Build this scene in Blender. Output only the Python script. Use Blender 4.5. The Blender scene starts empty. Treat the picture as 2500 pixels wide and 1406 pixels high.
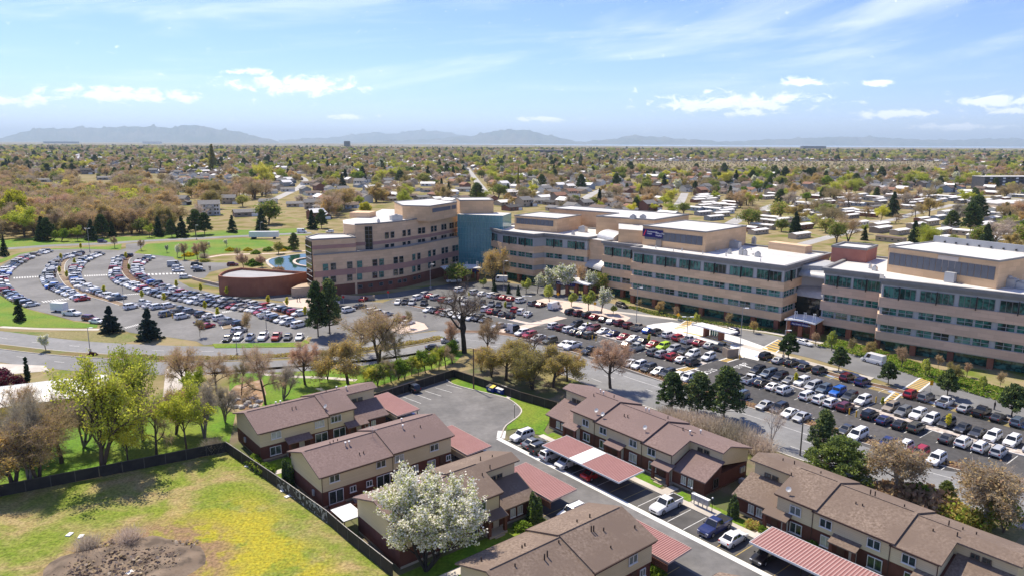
import bpy, math, random
import numpy as np
from mathutils import Matrix, Vector
R_=math.radians
scene=bpy.context.scene
COL=scene.collection
# ---------------------------------------------------------------- camera
F=1740.0; PIT=math.atan(353/F); HC=52.0; ROLL=0.0052
cp,sp_,cr,sr=math.cos(PIT),math.sin(PIT),math.cos(ROLL),math.sin(ROLL)
cam=bpy.data.cameras.new('camera'); camo=bpy.data.objects.new('camera',cam); COL.objects.link(camo)
cam.sensor_width=36; cam.lens=36*F/2500; cam.clip_start=0.5; cam.clip_end=250000
_r=Vector((1,0,0)); _f=Vector((0,cp,-sp_)); _u=Vector((0,sp_,cp))
_r2=_r*cr+_u*sr; _u2=-_r*sr+_u*cr
camo.matrix_world=Matrix(((_r2.x,_u2.x,-_f.x,0),(_r2.y,_u2.y,-_f.y,0),(_r2.z,_u2.z,-_f.z,HC),(0,0,0,1)))
scene.camera=camo
# ---------------------------------------------------------------- sun, sky, exposure
SUN_AZ=-36.0; SUN_EL=54.0          # azimuth from +Y towards +X, degrees
sun=bpy.data.lights.new('sun','SUN'); sun.energy=3.25; sun.angle=R_(0.53); sun.color=(1,0.90,0.74)
suno=bpy.data.objects.new('sun',sun); COL.objects.link(suno)
sd=Vector((math.sin(R_(SUN_AZ))*math.cos(R_(SUN_EL)),math.cos(R_(SUN_AZ))*math.cos(R_(SUN_EL)),math.sin(R_(SUN_EL))))
suno.rotation_euler=sd.to_track_quat('Z','Y').to_euler(); suno.location=(0,0,120)
vs=scene.view_settings; vs.view_transform='Standard'; vs.look='None'; vs.exposure=1.12; vs.gamma=1; vs.use_curve_mapping=False
scene.render.engine='CYCLES'
cy=scene.cycles; cy.max_bounces=5; cy.diffuse_bounces=3; cy.glossy_bounces=3; cy.transmission_bounces=2; cy.volume_bounces=0; cy.transparent_max_bounces=6
cy.use_denoising=True; cy.caustics_reflective=False; cy.caustics_refractive=False; cy.sample_clamp_indirect=6
try: cy.denoiser='OPENIMAGEDENOISE'
except Exception: pass
world=bpy.data.worlds.new('World'); scene.world=world; world.use_nodes=True
def build_world():
    nt=world.node_tree; N=nt.nodes; L=nt.links; N.clear()
    out=N.new('ShaderNodeOutputWorld'); bg=N.new('ShaderNodeBackground'); L.new(bg.outputs[0],out.inputs[0])
    bg.inputs[1].default_value=0.094
    sky=N.new('ShaderNodeTexSky'); sky.sky_type='NISHITA'; sky.sun_disc=False
    sky.sun_elevation=R_(SUN_EL); sky.sun_rotation=R_(SUN_AZ); sky.altitude=1400; sky.air_density=1.0; sky.dust_density=0.4; sky.ozone_density=3.5
    tc=N.new('ShaderNodeTexCoord'); sx=N.new('ShaderNodeSeparateXYZ'); L.new(tc.outputs['Generated'],sx.inputs[0])
    def M(op,a,b=None,c=None):
        n=N.new('ShaderNodeMath'); n.operation=op
        for i,v in enumerate((a,b,c)):
            if v is None: continue
            if isinstance(v,(int,float)): n.inputs[i].default_value=v
            else: L.new(v,n.inputs[i])
        return n.outputs[0]
    az=M('ARCTAN2',sx.outputs[0],sx.outputs[1]); el=M('ARCSINE',sx.outputs[2])
    def noise(sa,se,off,detail=6,rough=0.55,rot=0.0,dist=0.0):
        cx=N.new('ShaderNodeCombineXYZ')
        a2=M('ADD',M('MULTIPLY',az,math.cos(rot)),M('MULTIPLY',el,math.sin(rot)))
        e2=M('SUBTRACT',M('MULTIPLY',el,math.cos(rot)),M('MULTIPLY',az,math.sin(rot)))
        L.new(M('MULTIPLY_ADD',a2,sa,off),cx.inputs[0]); L.new(M('MULTIPLY',e2,se),cx.inputs[1])
        n=N.new('ShaderNodeTexNoise'); n.inputs['Scale'].default_value=1; n.inputs['Detail'].default_value=detail; n.inputs['Roughness'].default_value=rough; n.inputs['Distortion'].default_value=dist
        L.new(cx.outputs[0],n.inputs['Vector']); return n.outputs['Fac']
    def sstep(v,a,b):
        n=N.new('ShaderNodeMapRange'); n.interpolation_type='SMOOTHSTEP'; L.new(v,n.inputs[0]); n.inputs[1].default_value=a; n.inputs[2].default_value=b; return n.outputs[0]
    # heaps of fair-weather cumulus standing low over the horizon: azimuth, elevation, half-width, half-height (radians)
    heaps=[(720,212,150,24),(300,236,170,18),(40,250,90,14),(1790,248,210,22),(1960,198,60,12),(2130,198,45,9),(1310,291,70,8),(2440,240,80,15),(2180,275,90,11),(840,288,55,8),(1830,272,55,10),(2330,305,100,8),(2480,262,60,10),(600,180,60,8)]
    tot=None
    for (x,y,w,h) in heaps:
        u=(x-1250)/F; v=(703-y)/F; d=Vector((u,cp+v*sp_,-sp_+v*cp)).normalized()
        a0=math.atan2(d.x,d.y); e0=math.asin(d.z)
        q=M('ADD',M('POWER',M('DIVIDE',M('SUBTRACT',az,a0),w/F),2),M('POWER',M('DIVIDE',M('SUBTRACT',el,e0),h/F),2))
        g=M('POWER',2.718,M('MULTIPLY',q,-1.0)); tot=g if tot is None else M('MAXIMUM',tot,g)
    # the same kind of heaps all round, beyond the part of the sky in view
    ring=M('MULTIPLY',M('MULTIPLY',sstep(el,0.02,0.05),sstep(el,0.12,0.08)),M('MULTIPLY',sstep(noise(2.2,9,31.0,2),0.52,0.62),sstep(M('ABSOLUTE',az),0.75,0.95)))
    tot=M('MAXIMUM',tot,M('MULTIPLY',ring,0.9))
    nz=noise(48,92,4.0,9,0.64,0,0.5)
    cum=sstep(M('ADD',M('MULTIPLY',tot,0.42),M('MULTIPLY',nz,1.25)),0.78,1.02)
    ci=M('MULTIPLY',sstep(noise(2.4,15,11.3,7,0.6,0.16,0.6),0.46,0.78),sstep(el,0.03,0.12))
    ci2=M('MULTIPLY',sstep(noise(3.0,34,2.7,7,0.6,0.05,0.4),0.50,0.80),sstep(el,0.02,0.08))
    fac=M('MINIMUM',M('ADD',M('MULTIPLY',cum,0.62),M('ADD',M('MULTIPLY',ci,0.34),M('MULTIPLY',ci2,0.20))),0.95)
    hs=N.new('ShaderNodeHueSaturation'); hs.inputs['Saturation'].default_value=1.0; L.new(sky.outputs[0],hs.inputs['Color'])
    mx=N.new('ShaderNodeMix'); mx.data_type='RGBA'; L.new(fac,mx.inputs['Factor']); tn=N.new('ShaderNodeMix'); tn.data_type='RGBA'; tn.blend_type='MULTIPLY'; tn.inputs['Factor'].default_value=1; tn.inputs['B'].default_value=(.635,.675,.93,1); L.new(hs.outputs[0],tn.inputs['A']); L.new(tn.outputs['Result'],mx.inputs['A'])
    mx.inputs['B'].default_value=(9.0,8.9,8.8,1)
    L.new(mx.outputs['Result'],bg.inputs[0])
build_world()

# ---------------------------------------------------------------- geometry from the photograph's pixels (2500 x 1406)
def G(x,y,z=0.0):
    a=x-1250; b=703-y
    u=(a*cr-b*sr)/F; v=(a*sr+b*cr)/F
    d=(u,cp+v*sp_,-sp_+v*cp); t=(z-HC)/d[2]
    return Vector((t*d[0],t*d[1]))
def GV(x,y,z=0.0):
    g=G(x,y,z); return Vector((g.x,g.y,z))
def PXY(X,Y,Z):
    dz=Z-HC; dep=Y*cp-dz*sp_; up=Y*sp_+dz*cp
    u=F*X/dep; v=F*up/dep
    return 1250+u*cr+v*sr, 703-(-u*sr+v*cr)
def ZAT(g,y):
    lo,hi=-20.,80.
    for _ in range(40):
        m=(lo+hi)/2
        if PXY(g[0],g[1],m)[1]>y: lo=m
        else: hi=m
    return lo
def C1(x,y): return (x/3.125,500+y/3.125)
def C2(x,y): return (700+x/3.125,450+y/3.125)
def C3(x,y): return (1200+x/3.125,470+y/3.125)
def C4(x,y): return (1700+x/3.125,550+y/3.125)
# townhouse lane frame: p along the lane, q away from it
LO=G(1219.7,1070.8); LT=R_(-50.5); LA=Vector((math.cos(LT),math.sin(LT))); LB=Vector((-LA.y,LA.x))
def PQ(p,q): return LO+LA*p+LB*q
def toPQ(g):
    d=Vector((g[0],g[1]))-LO; return d.dot(LA),d.dot(LB)
rng=random.Random(7)

# ---------------------------------------------------------------- mesh helper
class MB:
    def __init__(s): s.v=[]; s.f=[]; s.m=[]
    def add(s,vs,fs,m=0):
        o=len(s.v); s.v.extend([tuple(v) for v in vs])
        for f in fs: s.f.append(tuple(i+o for i in f)); s.m.append(m)
    def quad(s,a,b,c,d,m=0): s.add([a,b,c,d],[(0,1,2,3)],m)
    def obox(s,o,ex,ey,ez,m=0,top=None):
        """box from corner o with edge vectors"""
        o,ex,ey,ez=Vector(o),Vector(ex),Vector(ey),Vector(ez)
        p=[o,o+ex,o+ex+ey,o+ey,o+ez,o+ex+ez,o+ex+ey+ez,o+ey+ez]
        s.add(p,[(3,2,1,0),(0,1,5,4),(1,2,6,5),(2,3,7,6),(3,0,4,7)],m); s.add(p,[(4,5,6,7)],m if top is None else top)
    def box(s,c,size,ang=0.0,m=0,top=None):
        ca,sa=math.cos(ang),math.sin(ang); sx,sy,sz=size
        o=Vector((c[0]-ca*sx/2+sa*sy/2,c[1]-sa*sx/2-ca*sy/2,c[2]))
        s.obox(o,(ca*sx,sa*sx,0),(-sa*sy,ca*sy,0),(0,0,sz),m,top)
    def prism(s,poly,z0,z1,m=0,top=None,bottom=False):
        if area2(poly)<0: poly=list(reversed(poly))
        n=len(poly); vs=[(p[0],p[1],z0) for p in poly]+[(p[0],p[1],z1) for p in poly]
        s.add(vs,[(i,(i+1)%n,n+(i+1)%n,n+i) for i in range(n)],m)
        s.add(vs,[tuple(range(n,2*n))],m if top is None else top)
        if bottom: s.add(vs,[tuple(reversed(range(n)))],m)
    def tube(s,a,b,r0,r1=None,n=6,m=0,cap=True):
        a,b=Vector(a),Vector(b); r1=r0 if r1 is None else r1
        d=(b-a).normalized(); x=d.orthogonal().normalized(); y=d.cross(x)
        vs=[]
        for p,r in ((a,r0),(b,r1)):
            for i in range(n):
                t=2*math.pi*i/n; vs.append(p+x*(r*math.cos(t))+y*(r*math.sin(t)))
        fs=[(i,(i+1)%n,n+(i+1)%n,n+i) for i in range(n)]
        if cap: fs+= [tuple(reversed(range(n))),tuple(range(n,2*n))]
        s.add(vs,fs,m)
    def sphere(s,c,r,n=8,k=5,m=0,sc=(1,1,1)):
        vs=[];fs=[]
        for j in range(k+1):
            ph=math.pi*j/k
            for i in range(n):
                t=2*math.pi*i/n; vs.append((c[0]+r*sc[0]*math.sin(ph)*math.cos(t),c[1]+r*sc[1]*math.sin(ph)*math.sin(t),c[2]+r*sc[2]*math.cos(ph)))
        for j in range(k):
            for i in range(n): fs.append((j*n+i,(j+1)*n+i,(j+1)*n+(i+1)%n,j*n+(i+1)%n))
        s.add(vs,fs,m)
    def mesh(s,name,mats):
        me=bpy.data.meshes.new(name); me.from_pydata(s.v,[],s.f)
        for m in mats: me.materials.append(m)
        if len(mats)>1: me.polygons.foreach_set('material_index',s.m)
        me.update(); return me
    def obj(s,name,mats,parent=None,smooth=False):
        if not isinstance(mats,(list,tuple)): mats=[mats]
        me=s.mesh(name,mats)
        if smooth: me.polygons.foreach_set('use_smooth',[True]*len(me.polygons))
        return link(name,me,parent)
def area2(p): return sum(p[i][0]*p[(i+1)%len(p)][1]-p[(i+1)%len(p)][0]*p[i][1] for i in range(len(p)))
def link(name,data,parent=None,loc=None,rz=0.0,sc=None):
    o=bpy.data.objects.new(name,data); COL.objects.link(o)
    if loc is not None: o.location=loc
    if rz: o.rotation_euler=(0,0,rz)
    if sc is not None: o.scale=sc
    if parent is not None:
        o.parent=parent
        if parent.type=='EMPTY' or parent.parent is None:
            o.location=Vector(o.location)-parent_world(parent)
        else: o.location=Vector(o.location)-parent_world(parent)
    return o
def parent_world(p):
    w=Vector(p.location); q=p.parent
    while q is not None: w+=Vector(q.location); q=q.parent
    return w
def thing(name,label,cat,loc=(0,0,0),group=None):
    o=bpy.data.objects.new(name,None); COL.objects.link(o); o.location=(loc[0],loc[1],loc[2] if len(loc)>2 else 0)
    o.empty_display_size=0.3
    return tag(o,label,cat,group)
def tag(o,label=None,cat=None,group=None,kind=None):
    if label: o['label']=label
    if cat: o['category']=cat
    if group: o['group']=group
    if kind: o['kind']=kind
    return o
# ---------------------------------------------------------------- materials
MATS={}
def mat(name,c1,c2=None,scale=1.0,rough=0.85,detail=6,spec=0.3,c3=None,scale3=0.1,metal=0.0,bump=0.0,bscale=None,stretch=None,lo=0.35,hi=0.65,lo3=0.42,hi3=0.6,fine=None):
    m=bpy.data.materials.new(name); m.use_nodes=True; nt=m.node_tree; N=nt.nodes; L=nt.links
    b=N['Principled BSDF']; b.inputs['Roughness'].default_value=rough; b.inputs['Specular IOR Level'].default_value=spec; b.inputs['Metallic'].default_value=metal
    b.inputs['Base Color'].default_value=(*c1,1)
    MATS[name]=m
    if c2 is None and bump==0: return m
    tc=N.new('ShaderNodeTexCoord'); vec=tc.outputs['Object']
    if stretch:
        mp=N.new('ShaderNodeMapping'); mp.inputs['Scale'].default_value=stretch[0]; mp.inputs['Rotation'].default_value=(0,0,stretch[1]); L.new(vec,mp.inputs[0]); vec=mp.outputs[0]
    def nz(sc,de=detail):
        n=N.new('ShaderNodeTexNoise'); n.inputs['Scale'].default_value=sc; n.inputs['Detail'].default_value=de; n.inputs['Roughness'].default_value=0.6; L.new(vec,n.inputs['Vector']); return n.outputs['Fac']
    def ramp(f,a,bb):
        n=N.new('ShaderNodeMapRange'); L.new(f,n.inputs[0]); n.inputs[1].default_value=a; n.inputs[2].default_value=bb; return n.outputs[0]
    def mix(f,A,B):
        n=N.new('ShaderNodeMix'); n.data_type='RGBA'; L.new(f,n.inputs['Factor'])
        for k,v in (('A',A),('B',B)):
            if isinstance(v,tuple): n.inputs[k].default_value=(*v,1)
            else: L.new(v,n.inputs[k])
        return n.outputs['Result']
    if c2 is not None:
        col=mix(ramp(nz(scale),lo,hi),c1,c2)
        if c3 is not None: col=mix(ramp(nz(scale3,4),lo3,hi3),col,c3)
        if fine:
            fr=N.new('ShaderNodeMapRange'); L.new(nz(fine[0],8),fr.inputs[0]); fr.inputs[1].default_value=.3; fr.inputs[2].default_value=.7; fr.inputs[3].default_value=1-fine[1]; fr.inputs[4].default_value=1+fine[1]
            vm=N.new('ShaderNodeVectorMath'); vm.operation='SCALE'; L.new(col,vm.inputs[0]); L.new(fr.outputs[0],vm.inputs['Scale']); col=vm.outputs[0]
        L.new(col,b.inputs['Base Color'])
    if bump:
        bp=N.new('ShaderNodeBump'); bp.inputs['Strength'].default_value=bump; bp.inputs['Distance'].default_value=0.05; L.new(nz(bscale or scale*4),bp.inputs['Height']); L.new(bp.outputs[0],b.inputs['Normal'])
    return m
def panelmat(name,c1,c2,cj,row,width,bump=0.0,mortar=0.03,horiz=False,spread=0.12):
    """courses of panels, shingles or boards: joints by a brick texture laid on the wall"""
    m=mat(name,c1,c2,0.3,0.88,c3=tuple(v*.94 for v in c1),scale3=0.07); nt=m.node_tree; N=nt.nodes; L=nt.links; b=N['Principled BSDF']
    src=b.inputs['Base Color'].links[0].from_socket; ge=N.new('ShaderNodeNewGeometry'); sx=N.new('ShaderNodeSeparateXYZ'); L.new(ge.outputs['Position'],sx.inputs[0])
    ad=N.new('ShaderNodeMath'); ad.operation='MULTIPLY_ADD'; L.new(sx.outputs[0],ad.inputs[0]); ad.inputs[1].default_value=1.414 if not horiz else LAX+LAY; 
    if horiz:
        m2=N.new('ShaderNodeMath'); m2.operation='MULTIPLY'; L.new(sx.outputs[1],m2.inputs[0]); m2.inputs[1].default_value=LAY-LAX; L.new(m2.outputs[0],ad.inputs[2])
    else: ad.inputs[2].default_value=0.0
    cx=N.new('ShaderNodeCombineXYZ'); L.new(ad.outputs[0],cx.inputs[0]); L.new(sx.outputs[2],cx.inputs[1])
    bt=N.new('ShaderNodeTexBrick'); L.new(cx.outputs[0],bt.inputs['Vector']); bt.inputs['Scale'].default_value=1; bt.inputs['Row Height'].default_value=row; bt.inputs['Brick Width'].default_value=width; bt.inputs['Mortar Size'].default_value=mortar
    bt.inputs['Color1'].default_value=(1-spread,)*3+(1,); bt.inputs['Color2'].default_value=(1+spread*.4,)*3+(1,); bt.inputs['Mortar'].default_value=(*cj,1)
    mx=N.new('ShaderNodeMix'); mx.data_type='RGBA'; mx.blend_type='MULTIPLY'; mx.inputs['Factor'].default_value=1; L.new(src,mx.inputs['A']); L.new(bt.outputs['Color'],mx.inputs['B']); L.new(mx.outputs['Result'],b.inputs['Base Color'])
    return m
LAX,LAY=math.cos(R_(-50.5)),math.sin(R_(-50.5))
def varyglass(name,cols,rough=0.07):
    """glass whose tint differs from pane to pane: blinds, dark rooms, sky"""
    m=mat(name,cols[0],rough=rough,spec=0.6); N=m.node_tree.nodes; L=m.node_tree.links; b=N['Principled BSDF']; ge=N.new('ShaderNodeNewGeometry'); oi=N.new('ShaderNodeObjectInfo')
    n=N.new('ShaderNodeTexNoise'); n.inputs['Scale'].default_value=0.55; n.inputs['Detail'].default_value=2; L.new(ge.outputs['Position'],n.inputs['Vector'])
    a=N.new('ShaderNodeMath'); a.operation='MULTIPLY_ADD'; L.new(oi.outputs['Random'],a.inputs[0]); a.inputs[1].default_value=0.45; L.new(n.outputs['Fac'],a.inputs[2])
    s_=N.new('ShaderNodeMath'); s_.operation='SUBTRACT'; L.new(a.outputs[0],s_.inputs[0]); s_.inputs[1].default_value=0.22
    r=N.new('ShaderNodeValToRGB'); e=r.color_ramp.elements
    while len(e)<len(cols): e.new(0.5)
    for i,c in enumerate(cols): e[i].position=0.25+0.5*i/(len(cols)-1); e[i].color=(*c,1)
    r.color_ramp.interpolation='CONSTANT' if False else 'LINEAR'; L.new(s_.outputs[0],r.inputs[0]); L.new(r.outputs[0],b.inputs['Base Color']); return m
def leafmat(name,c,trans=0.35,rough=0.6):
    m=bpy.data.materials.new(name); m.use_nodes=True; nt=m.node_tree; N=nt.nodes; L=nt.links; N.clear()
    out=N.new('ShaderNodeOutputMaterial'); d=N.new('ShaderNodeBsdfDiffuse'); t=N.new('ShaderNodeBsdfTranslucent'); mx=N.new('ShaderNodeMixShader')
    oi=N.new('ShaderNodeObjectInfo'); mr=N.new('ShaderNodeMapRange'); L.new(oi.outputs['Random'],mr.inputs[0]); mr.inputs[3].default_value=0.8; mr.inputs[4].default_value=1.45
    hs=N.new('ShaderNodeHueSaturation'); hs.inputs['Color'].default_value=(*c,1); L.new(mr.outputs[0],hs.inputs['Value'])
    mh=N.new('ShaderNodeMapRange'); L.new(oi.outputs['Random'],mh.inputs[0]); mh.inputs[3].default_value=0.52; mh.inputs[4].default_value=0.48; L.new(mh.outputs[0],hs.inputs['Hue'])
    L.new(hs.outputs[0],d.inputs[0]); L.new(hs.outputs[0],t.inputs[0]); mx.inputs[0].default_value=trans
    L.new(d.outputs[0],mx.inputs[1]); L.new(t.outputs[0],mx.inputs[2]); L.new(mx.outputs[0],out.inputs[0]); MATS[name]=m; return m
# paint: the colour of the object that carries it
def paintmat():
    m=mat('car_paint',(0.5,0.5,0.5),rough=0.28,spec=0.5); N=m.node_tree.nodes; L=m.node_tree.links; b=N['Principled BSDF']
    oi=N.new('ShaderNodeObjectInfo'); L.new(oi.outputs['Color'],b.inputs['Base Color']); b.inputs['Coat Weight'].default_value=0.5; b.inputs['Coat Roughness'].default_value=0.08
    return m
PAINT=paintmat()
GLASS=mat('car_glass',(0.015,0.018,0.022),rough=0.06,spec=0.6)
TYRE=mat('tyre_rubber',(0.015,0.015,0.015),rough=0.9)
RIM=mat('wheel_rim',(0.45,0.45,0.46),rough=0.35,metal=0.7)
LAMPW=mat('headlight_glass',(0.75,0.77,0.8),rough=0.15); LAMPR=mat('taillight_red',(0.45,0.015,0.01),rough=0.2)
BLKPL=mat('black_trim',(0.02,0.02,0.02),rough=0.6)
ASPH_OLD=mat('asphalt_old',(0.175,0.173,0.17),(0.21,0.205,0.2),0.35,0.9,c3=(0.14,0.138,0.135),scale3=0.05,fine=(.9,.10))
ASPH_NEW=mat('asphalt_new',(0.055,0.054,0.055),(0.075,0.073,0.072),0.5,0.9,c3=(0.095,0.09,0.088),scale3=0.06,fine=(1.2,.22))
ASPH_LANE=mat('asphalt_lane',(0.155,0.15,0.146),(0.20,0.193,0.187),0.3,0.9,c3=(0.13,0.127,0.125),scale3=0.08,fine=(.9,.14))
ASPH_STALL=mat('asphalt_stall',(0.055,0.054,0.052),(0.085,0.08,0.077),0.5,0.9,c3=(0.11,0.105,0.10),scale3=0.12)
ASPH_ROAD=mat('asphalt_road',(0.21,0.212,0.215),(0.25,0.25,0.25),0.25,0.9,c3=(0.19,0.19,0.19),scale3=0.04,fine=(.8,.10))
CONC=mat('concrete',(0.5,0.46,0.4),(0.6,0.56,0.5),0.6,0.9,c3=(0.44,0.4,0.35),scale3=0.1)
CONC_W=mat('concrete_white',(0.66,0.65,0.62),(0.74,0.73,0.7),0.6,0.9)
CONC_P=mat('concrete_pink',(0.56,0.44,0.36),(0.64,0.52,0.44),0.6,0.9)
GRASS=mat('lawn_grass',(0.075,0.165,0.008),(0.115,0.225,0.012),0.35,0.95,c3=(0.16,0.21,0.02),scale3=0.07,bump=0.4,bscale=6,fine=(2.2,.38))
GRASS_DK=mat('verge_grass',(0.07,0.14,0.015),(0.16,0.17,0.045),0.3,0.95,c3=(0.22,0.19,0.08),scale3=0.05,fine=(1.6,.35))
DIRT=mat('bare_soil',(0.16,0.11,0.075),(0.24,0.17,0.11),0.6,0.95,c3=(0.3,0.24,0.16),scale3=0.15,bump=0.5,bscale=5)
MULCH=mat('bark_mulch',(0.14,0.085,0.055),(0.2,0.13,0.085),1.2,0.95,c3=(0.11,0.065,0.042),scale3=0.3,bump=0.5,bscale=6)
GRAVEL=mat('pale_gravel',(0.45,0.39,0.34),(0.66,0.6,0.54),3.0,0.95,c3=(0.35,0.3,0.26),scale3=1.2,bump=0.6,bscale=5)
PAINT_W=mat('road_paint_white',(0.72,0.72,0.7),(0.5,0.5,0.48),1.5,0.8)
PAINT_Y=mat('road_paint_yellow',(0.62,0.40,0.08),(0.5,0.36,0.14),1.0,0.8)
PAINT_B=mat('road_paint_blue',(0.18,0.27,0.5),(0.4,0.46,0.58),1.2,0.8)
WATER=mat('pond_water',(0.018,0.06,0.04),rough=0.05,spec=0.22,bump=0.05,bscale=1.5)
# ================================================================ terrain and paved surfaces
def smooth_line(pts,step=4.0):
    """Catmull-Rom through 2D points, resampled"""
    P=[Vector(p) for p in pts]; P=[P[0]*2-P[1]]+P+[P[-1]*2-P[-2]]; out=[]
    for i in range(1,len(P)-2):
        n=max(2,int((P[i+1]-P[i]).length/step))
        for k in range(n):
            t=k/n; a,b,c,d=P[i-1],P[i],P[i+1],P[i+2]
            out.append(0.5*((2*b)+(c-a)*t+(2*a-5*b+4*c-d)*t*t+(3*b-a-3*c+d)*t**3))
    out.append(P[-2]); return out
def normals2(L):
    n=[]
    for i in range(len(L)):
        d=(L[min(i+1,len(L)-1)]-L[max(i-1,0)]); d=d.normalized() if d.length>1e-6 else Vector((1,0)); n.append(Vector((-d.y,d.x)))
    return n
def ribbon_mb(mb,L,w,z,off=0.0,h=0.0,m=0):
    N=normals2(L)
    for i in range(len(L)-1):
        a,b=L[i],L[i+1]; na,nb=N[i],N[i+1]
        q=[a+na*(off-w/2),b+nb*(off-w/2),b+nb*(off+w/2),a+na*(off+w/2)]
        if h<=0: mb.quad(*[(p.x,p.y,z) for p in (q[0],q[1],q[2],q[3])],m)
        else: mb.prism(q,z-h,z,m)
def surface(name,poly,z,m,struct=True,h=0.0):
    mb=MB()
    if area2(poly)<0: poly=list(reversed(poly))
    if h: mb.prism(poly,z-h,z)
    else: mb.add([(p[0],p[1],z) for p in poly],[tuple(range(len(poly)))])
    o=mb.obj(name,m)
    if struct: o['kind']='structure'
    return o
def gpoly(px,f=None): return [G(*(f(*p) if f else p)) for p in px]
def strip(name,px,w,z,m,f=None,step=4.0,h=0.0):
    mb=MB(); L=smooth_line([G(*(f(*p) if f else p)) for p in px],step); ribbon_mb(mb,L,w,z,h=h); o=mb.obj(name,m); o['kind']='structure'; return o,L
def kerb(name,L,w=0.18,z=0.13,off=0.0):
    mb=MB(); ribbon_mb(mb,L,w,z,off=off,h=z-0.001 if z<0.2 else 0.1); o=mb.obj(name,CONC); o['kind']='structure'; return o

def terrain_mat():
    m=bpy.data.materials.new('terrain'); m.use_nodes=True; nt=m.node_tree; N=nt.nodes; L=nt.links; b=N['Principled BSDF']; b.inputs['Roughness'].default_value=1; b.inputs['Specular IOR Level'].default_value=0.0
    tc=N.new('ShaderNodeTexCoord')
    def nz(sc,d=5):
        n=N.new('ShaderNodeTexNoise'); n.inputs['Scale'].default_value=sc; n.inputs['Detail'].default_value=d; L.new(tc.outputs['Object'],n.inputs['Vector']); return n.outputs['Fac']
    def rp(f,stops):
        r=N.new('ShaderNodeValToRGB'); e=r.color_ramp.elements
        while len(e)<len(stops): e.new(0.5)
        for k,(p,c) in enumerate(stops): e[k].position=p; e[k].color=(*c,1)
        L.new(f,r.inputs[0]); return r.outputs[0]
    def mix(f,a,c):
        n=N.new('ShaderNodeMix'); n.data_type='RGBA'; L.new(f,n.inputs['Factor']); L.new(a,n.inputs['A']); L.new(c,n.inputs['B']); return n.outputs['Result']
    near=rp(nz(0.06),[(0.3,(0.13,0.16,0.035)),(0.45,(0.24,0.20,0.10)),(0.55,(0.31,0.25,0.15)),(0.68,(0.15,0.19,0.04))])
    far=rp(nz(0.012,8),[(0.3,(0.10,0.10,0.055)),(0.44,(0.19,0.165,0.11)),(0.54,(0.28,0.235,0.18)),(0.62,(0.17,0.165,0.085)),(0.75,(0.34,0.28,0.23))])
    cd=N.new('ShaderNodeCameraData') if False else None
    sx=N.new('ShaderNodeSeparateXYZ'); L.new(tc.outputs['Object'],sx.inputs[0])
    mr=N.new('ShaderNodeMapRange'); L.new(sx.outputs[1],mr.inputs[0]); mr.inputs[1].default_value=600; mr.inputs[2].default_value=2500
    c=mix(mr.outputs[0],near,far)
    L.new(c,b.inputs['Base Color']); return m
TERR=terrain_mat()
mb=MB()
S=90000
ys=[-S,-2000,0,400,2000,9000,S]; xs=[-S,-9000,-2000,0,2000,9000,S]
for i in range(len(xs)-1):
    for j in range(len(ys)-1): mb.quad((xs[i],ys[j],0),(xs[i+1],ys[j],0),(xs[i+1],ys[j+1],0),(xs[i],ys[j+1],0))
tag(mb.obj('ground',TERR),kind='structure')
# far lake below the hills, seen as a pale strip on the right
LAKE=mat('lake_water',(0.30,0.36,0.40),rough=0.25)
surface('lake',[(3000,15500),(30000,15500),(52000,26000),(52000,40000),(-2000,40000),(-6000,30000)],0.6,LAKE)
# --- mountains across the valley
MTN=mat('mountain_rock',(0.10,0.11,0.07),(0.17,0.15,0.11),0.0012,1.0,c3=(0.07,0.09,0.05),scale3=0.0004,spec=0)
def mountain(name,dist,prof,depth,seed):
    r=random.Random(seed); P=[]
    for i in range(len(prof)-1):
        (x0,y0),(x1,y1)=prof[i],prof[i+1]; n=max(2,int(abs(x1-x0)/5))
        for k in range(n):
            t=k/n; P.append((x0+(x1-x0)*t,y0+(y1-y0)*t))
    P.append(prof[-1]); nx=len(P); rows=13; vs=[]; fs=[]
    ph=[r.uniform(0,6.28) for _ in range(6)]
    for j in range(rows):
        s=(j/(rows-1))*2-1
        for i,(x,y) in enumerate(P):
            ys=y+0.9*math.sin(i*0.9+ph[0])+0.7*math.sin(i*0.37+ph[1])
            ang=math.atan((x-1250)/F); D=dist
            hz=max(0.0,(353+(x-1250)*0.0052-ys)/F*D)*0.98+HC
            fall=max(0.0,1-abs(s))**0.8
            rib=1+0.22*math.sin(i*0.55+s*3.0+ph[2])+0.15*math.sin(i*1.3-s*5+ph[3]) if 0<abs(s)<1 else 1
            z=hz*fall*(rib if abs(s)>0.01 else 1) - (5 if abs(s)>0.99 else 0)
            dd=D*math.sqrt(1+((x-1250)/F)**2)+s*depth
            vs.append((math.sin(ang)*dd,math.cos(ang)*dd,min(z,hz+2) if s<0 else z))
    for j in range(rows-1):
        for i in range(nx-1): fs.append((j*nx+i,j*nx+i+1,(j+1)*nx+i+1,(j+1)*nx+i))
    m=MB(); m.add(vs,fs); o=m.obj(name,MTN,smooth=True); o['kind']='structure'
mountain('mountain_range',36000,[(-260,348),(-120,338),(30,340),(90,325),(120,317),(170,320),(215,314),(250,318),(300,315),(390,313),(430,318),(470,310),(510,313),(560,322),(600,327),(640,338),(690,349)],4500,1)
mountain('mountain_range',52000,[(690,346),(780,341),(830,339),(880,331),(920,328),(960,331),(1020,323),(1070,324),(1115,332),(1180,340),(1260,350)],5000,2)
mountain('mountain_range',40000,[(840,352),(960,347),(1040,345),(1100,339),(1150,336),(1180,330),(1240,320),(1290,324),(1330,333),(1380,345),(1440,353)],4500,3)
mountain('mountain_range',42000,[(1390,352),(1440,348),(1500,342),(1530,335),(1580,337),(1640,342),(1700,346),(1770,350),(1860,356)],4500,4)
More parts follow.
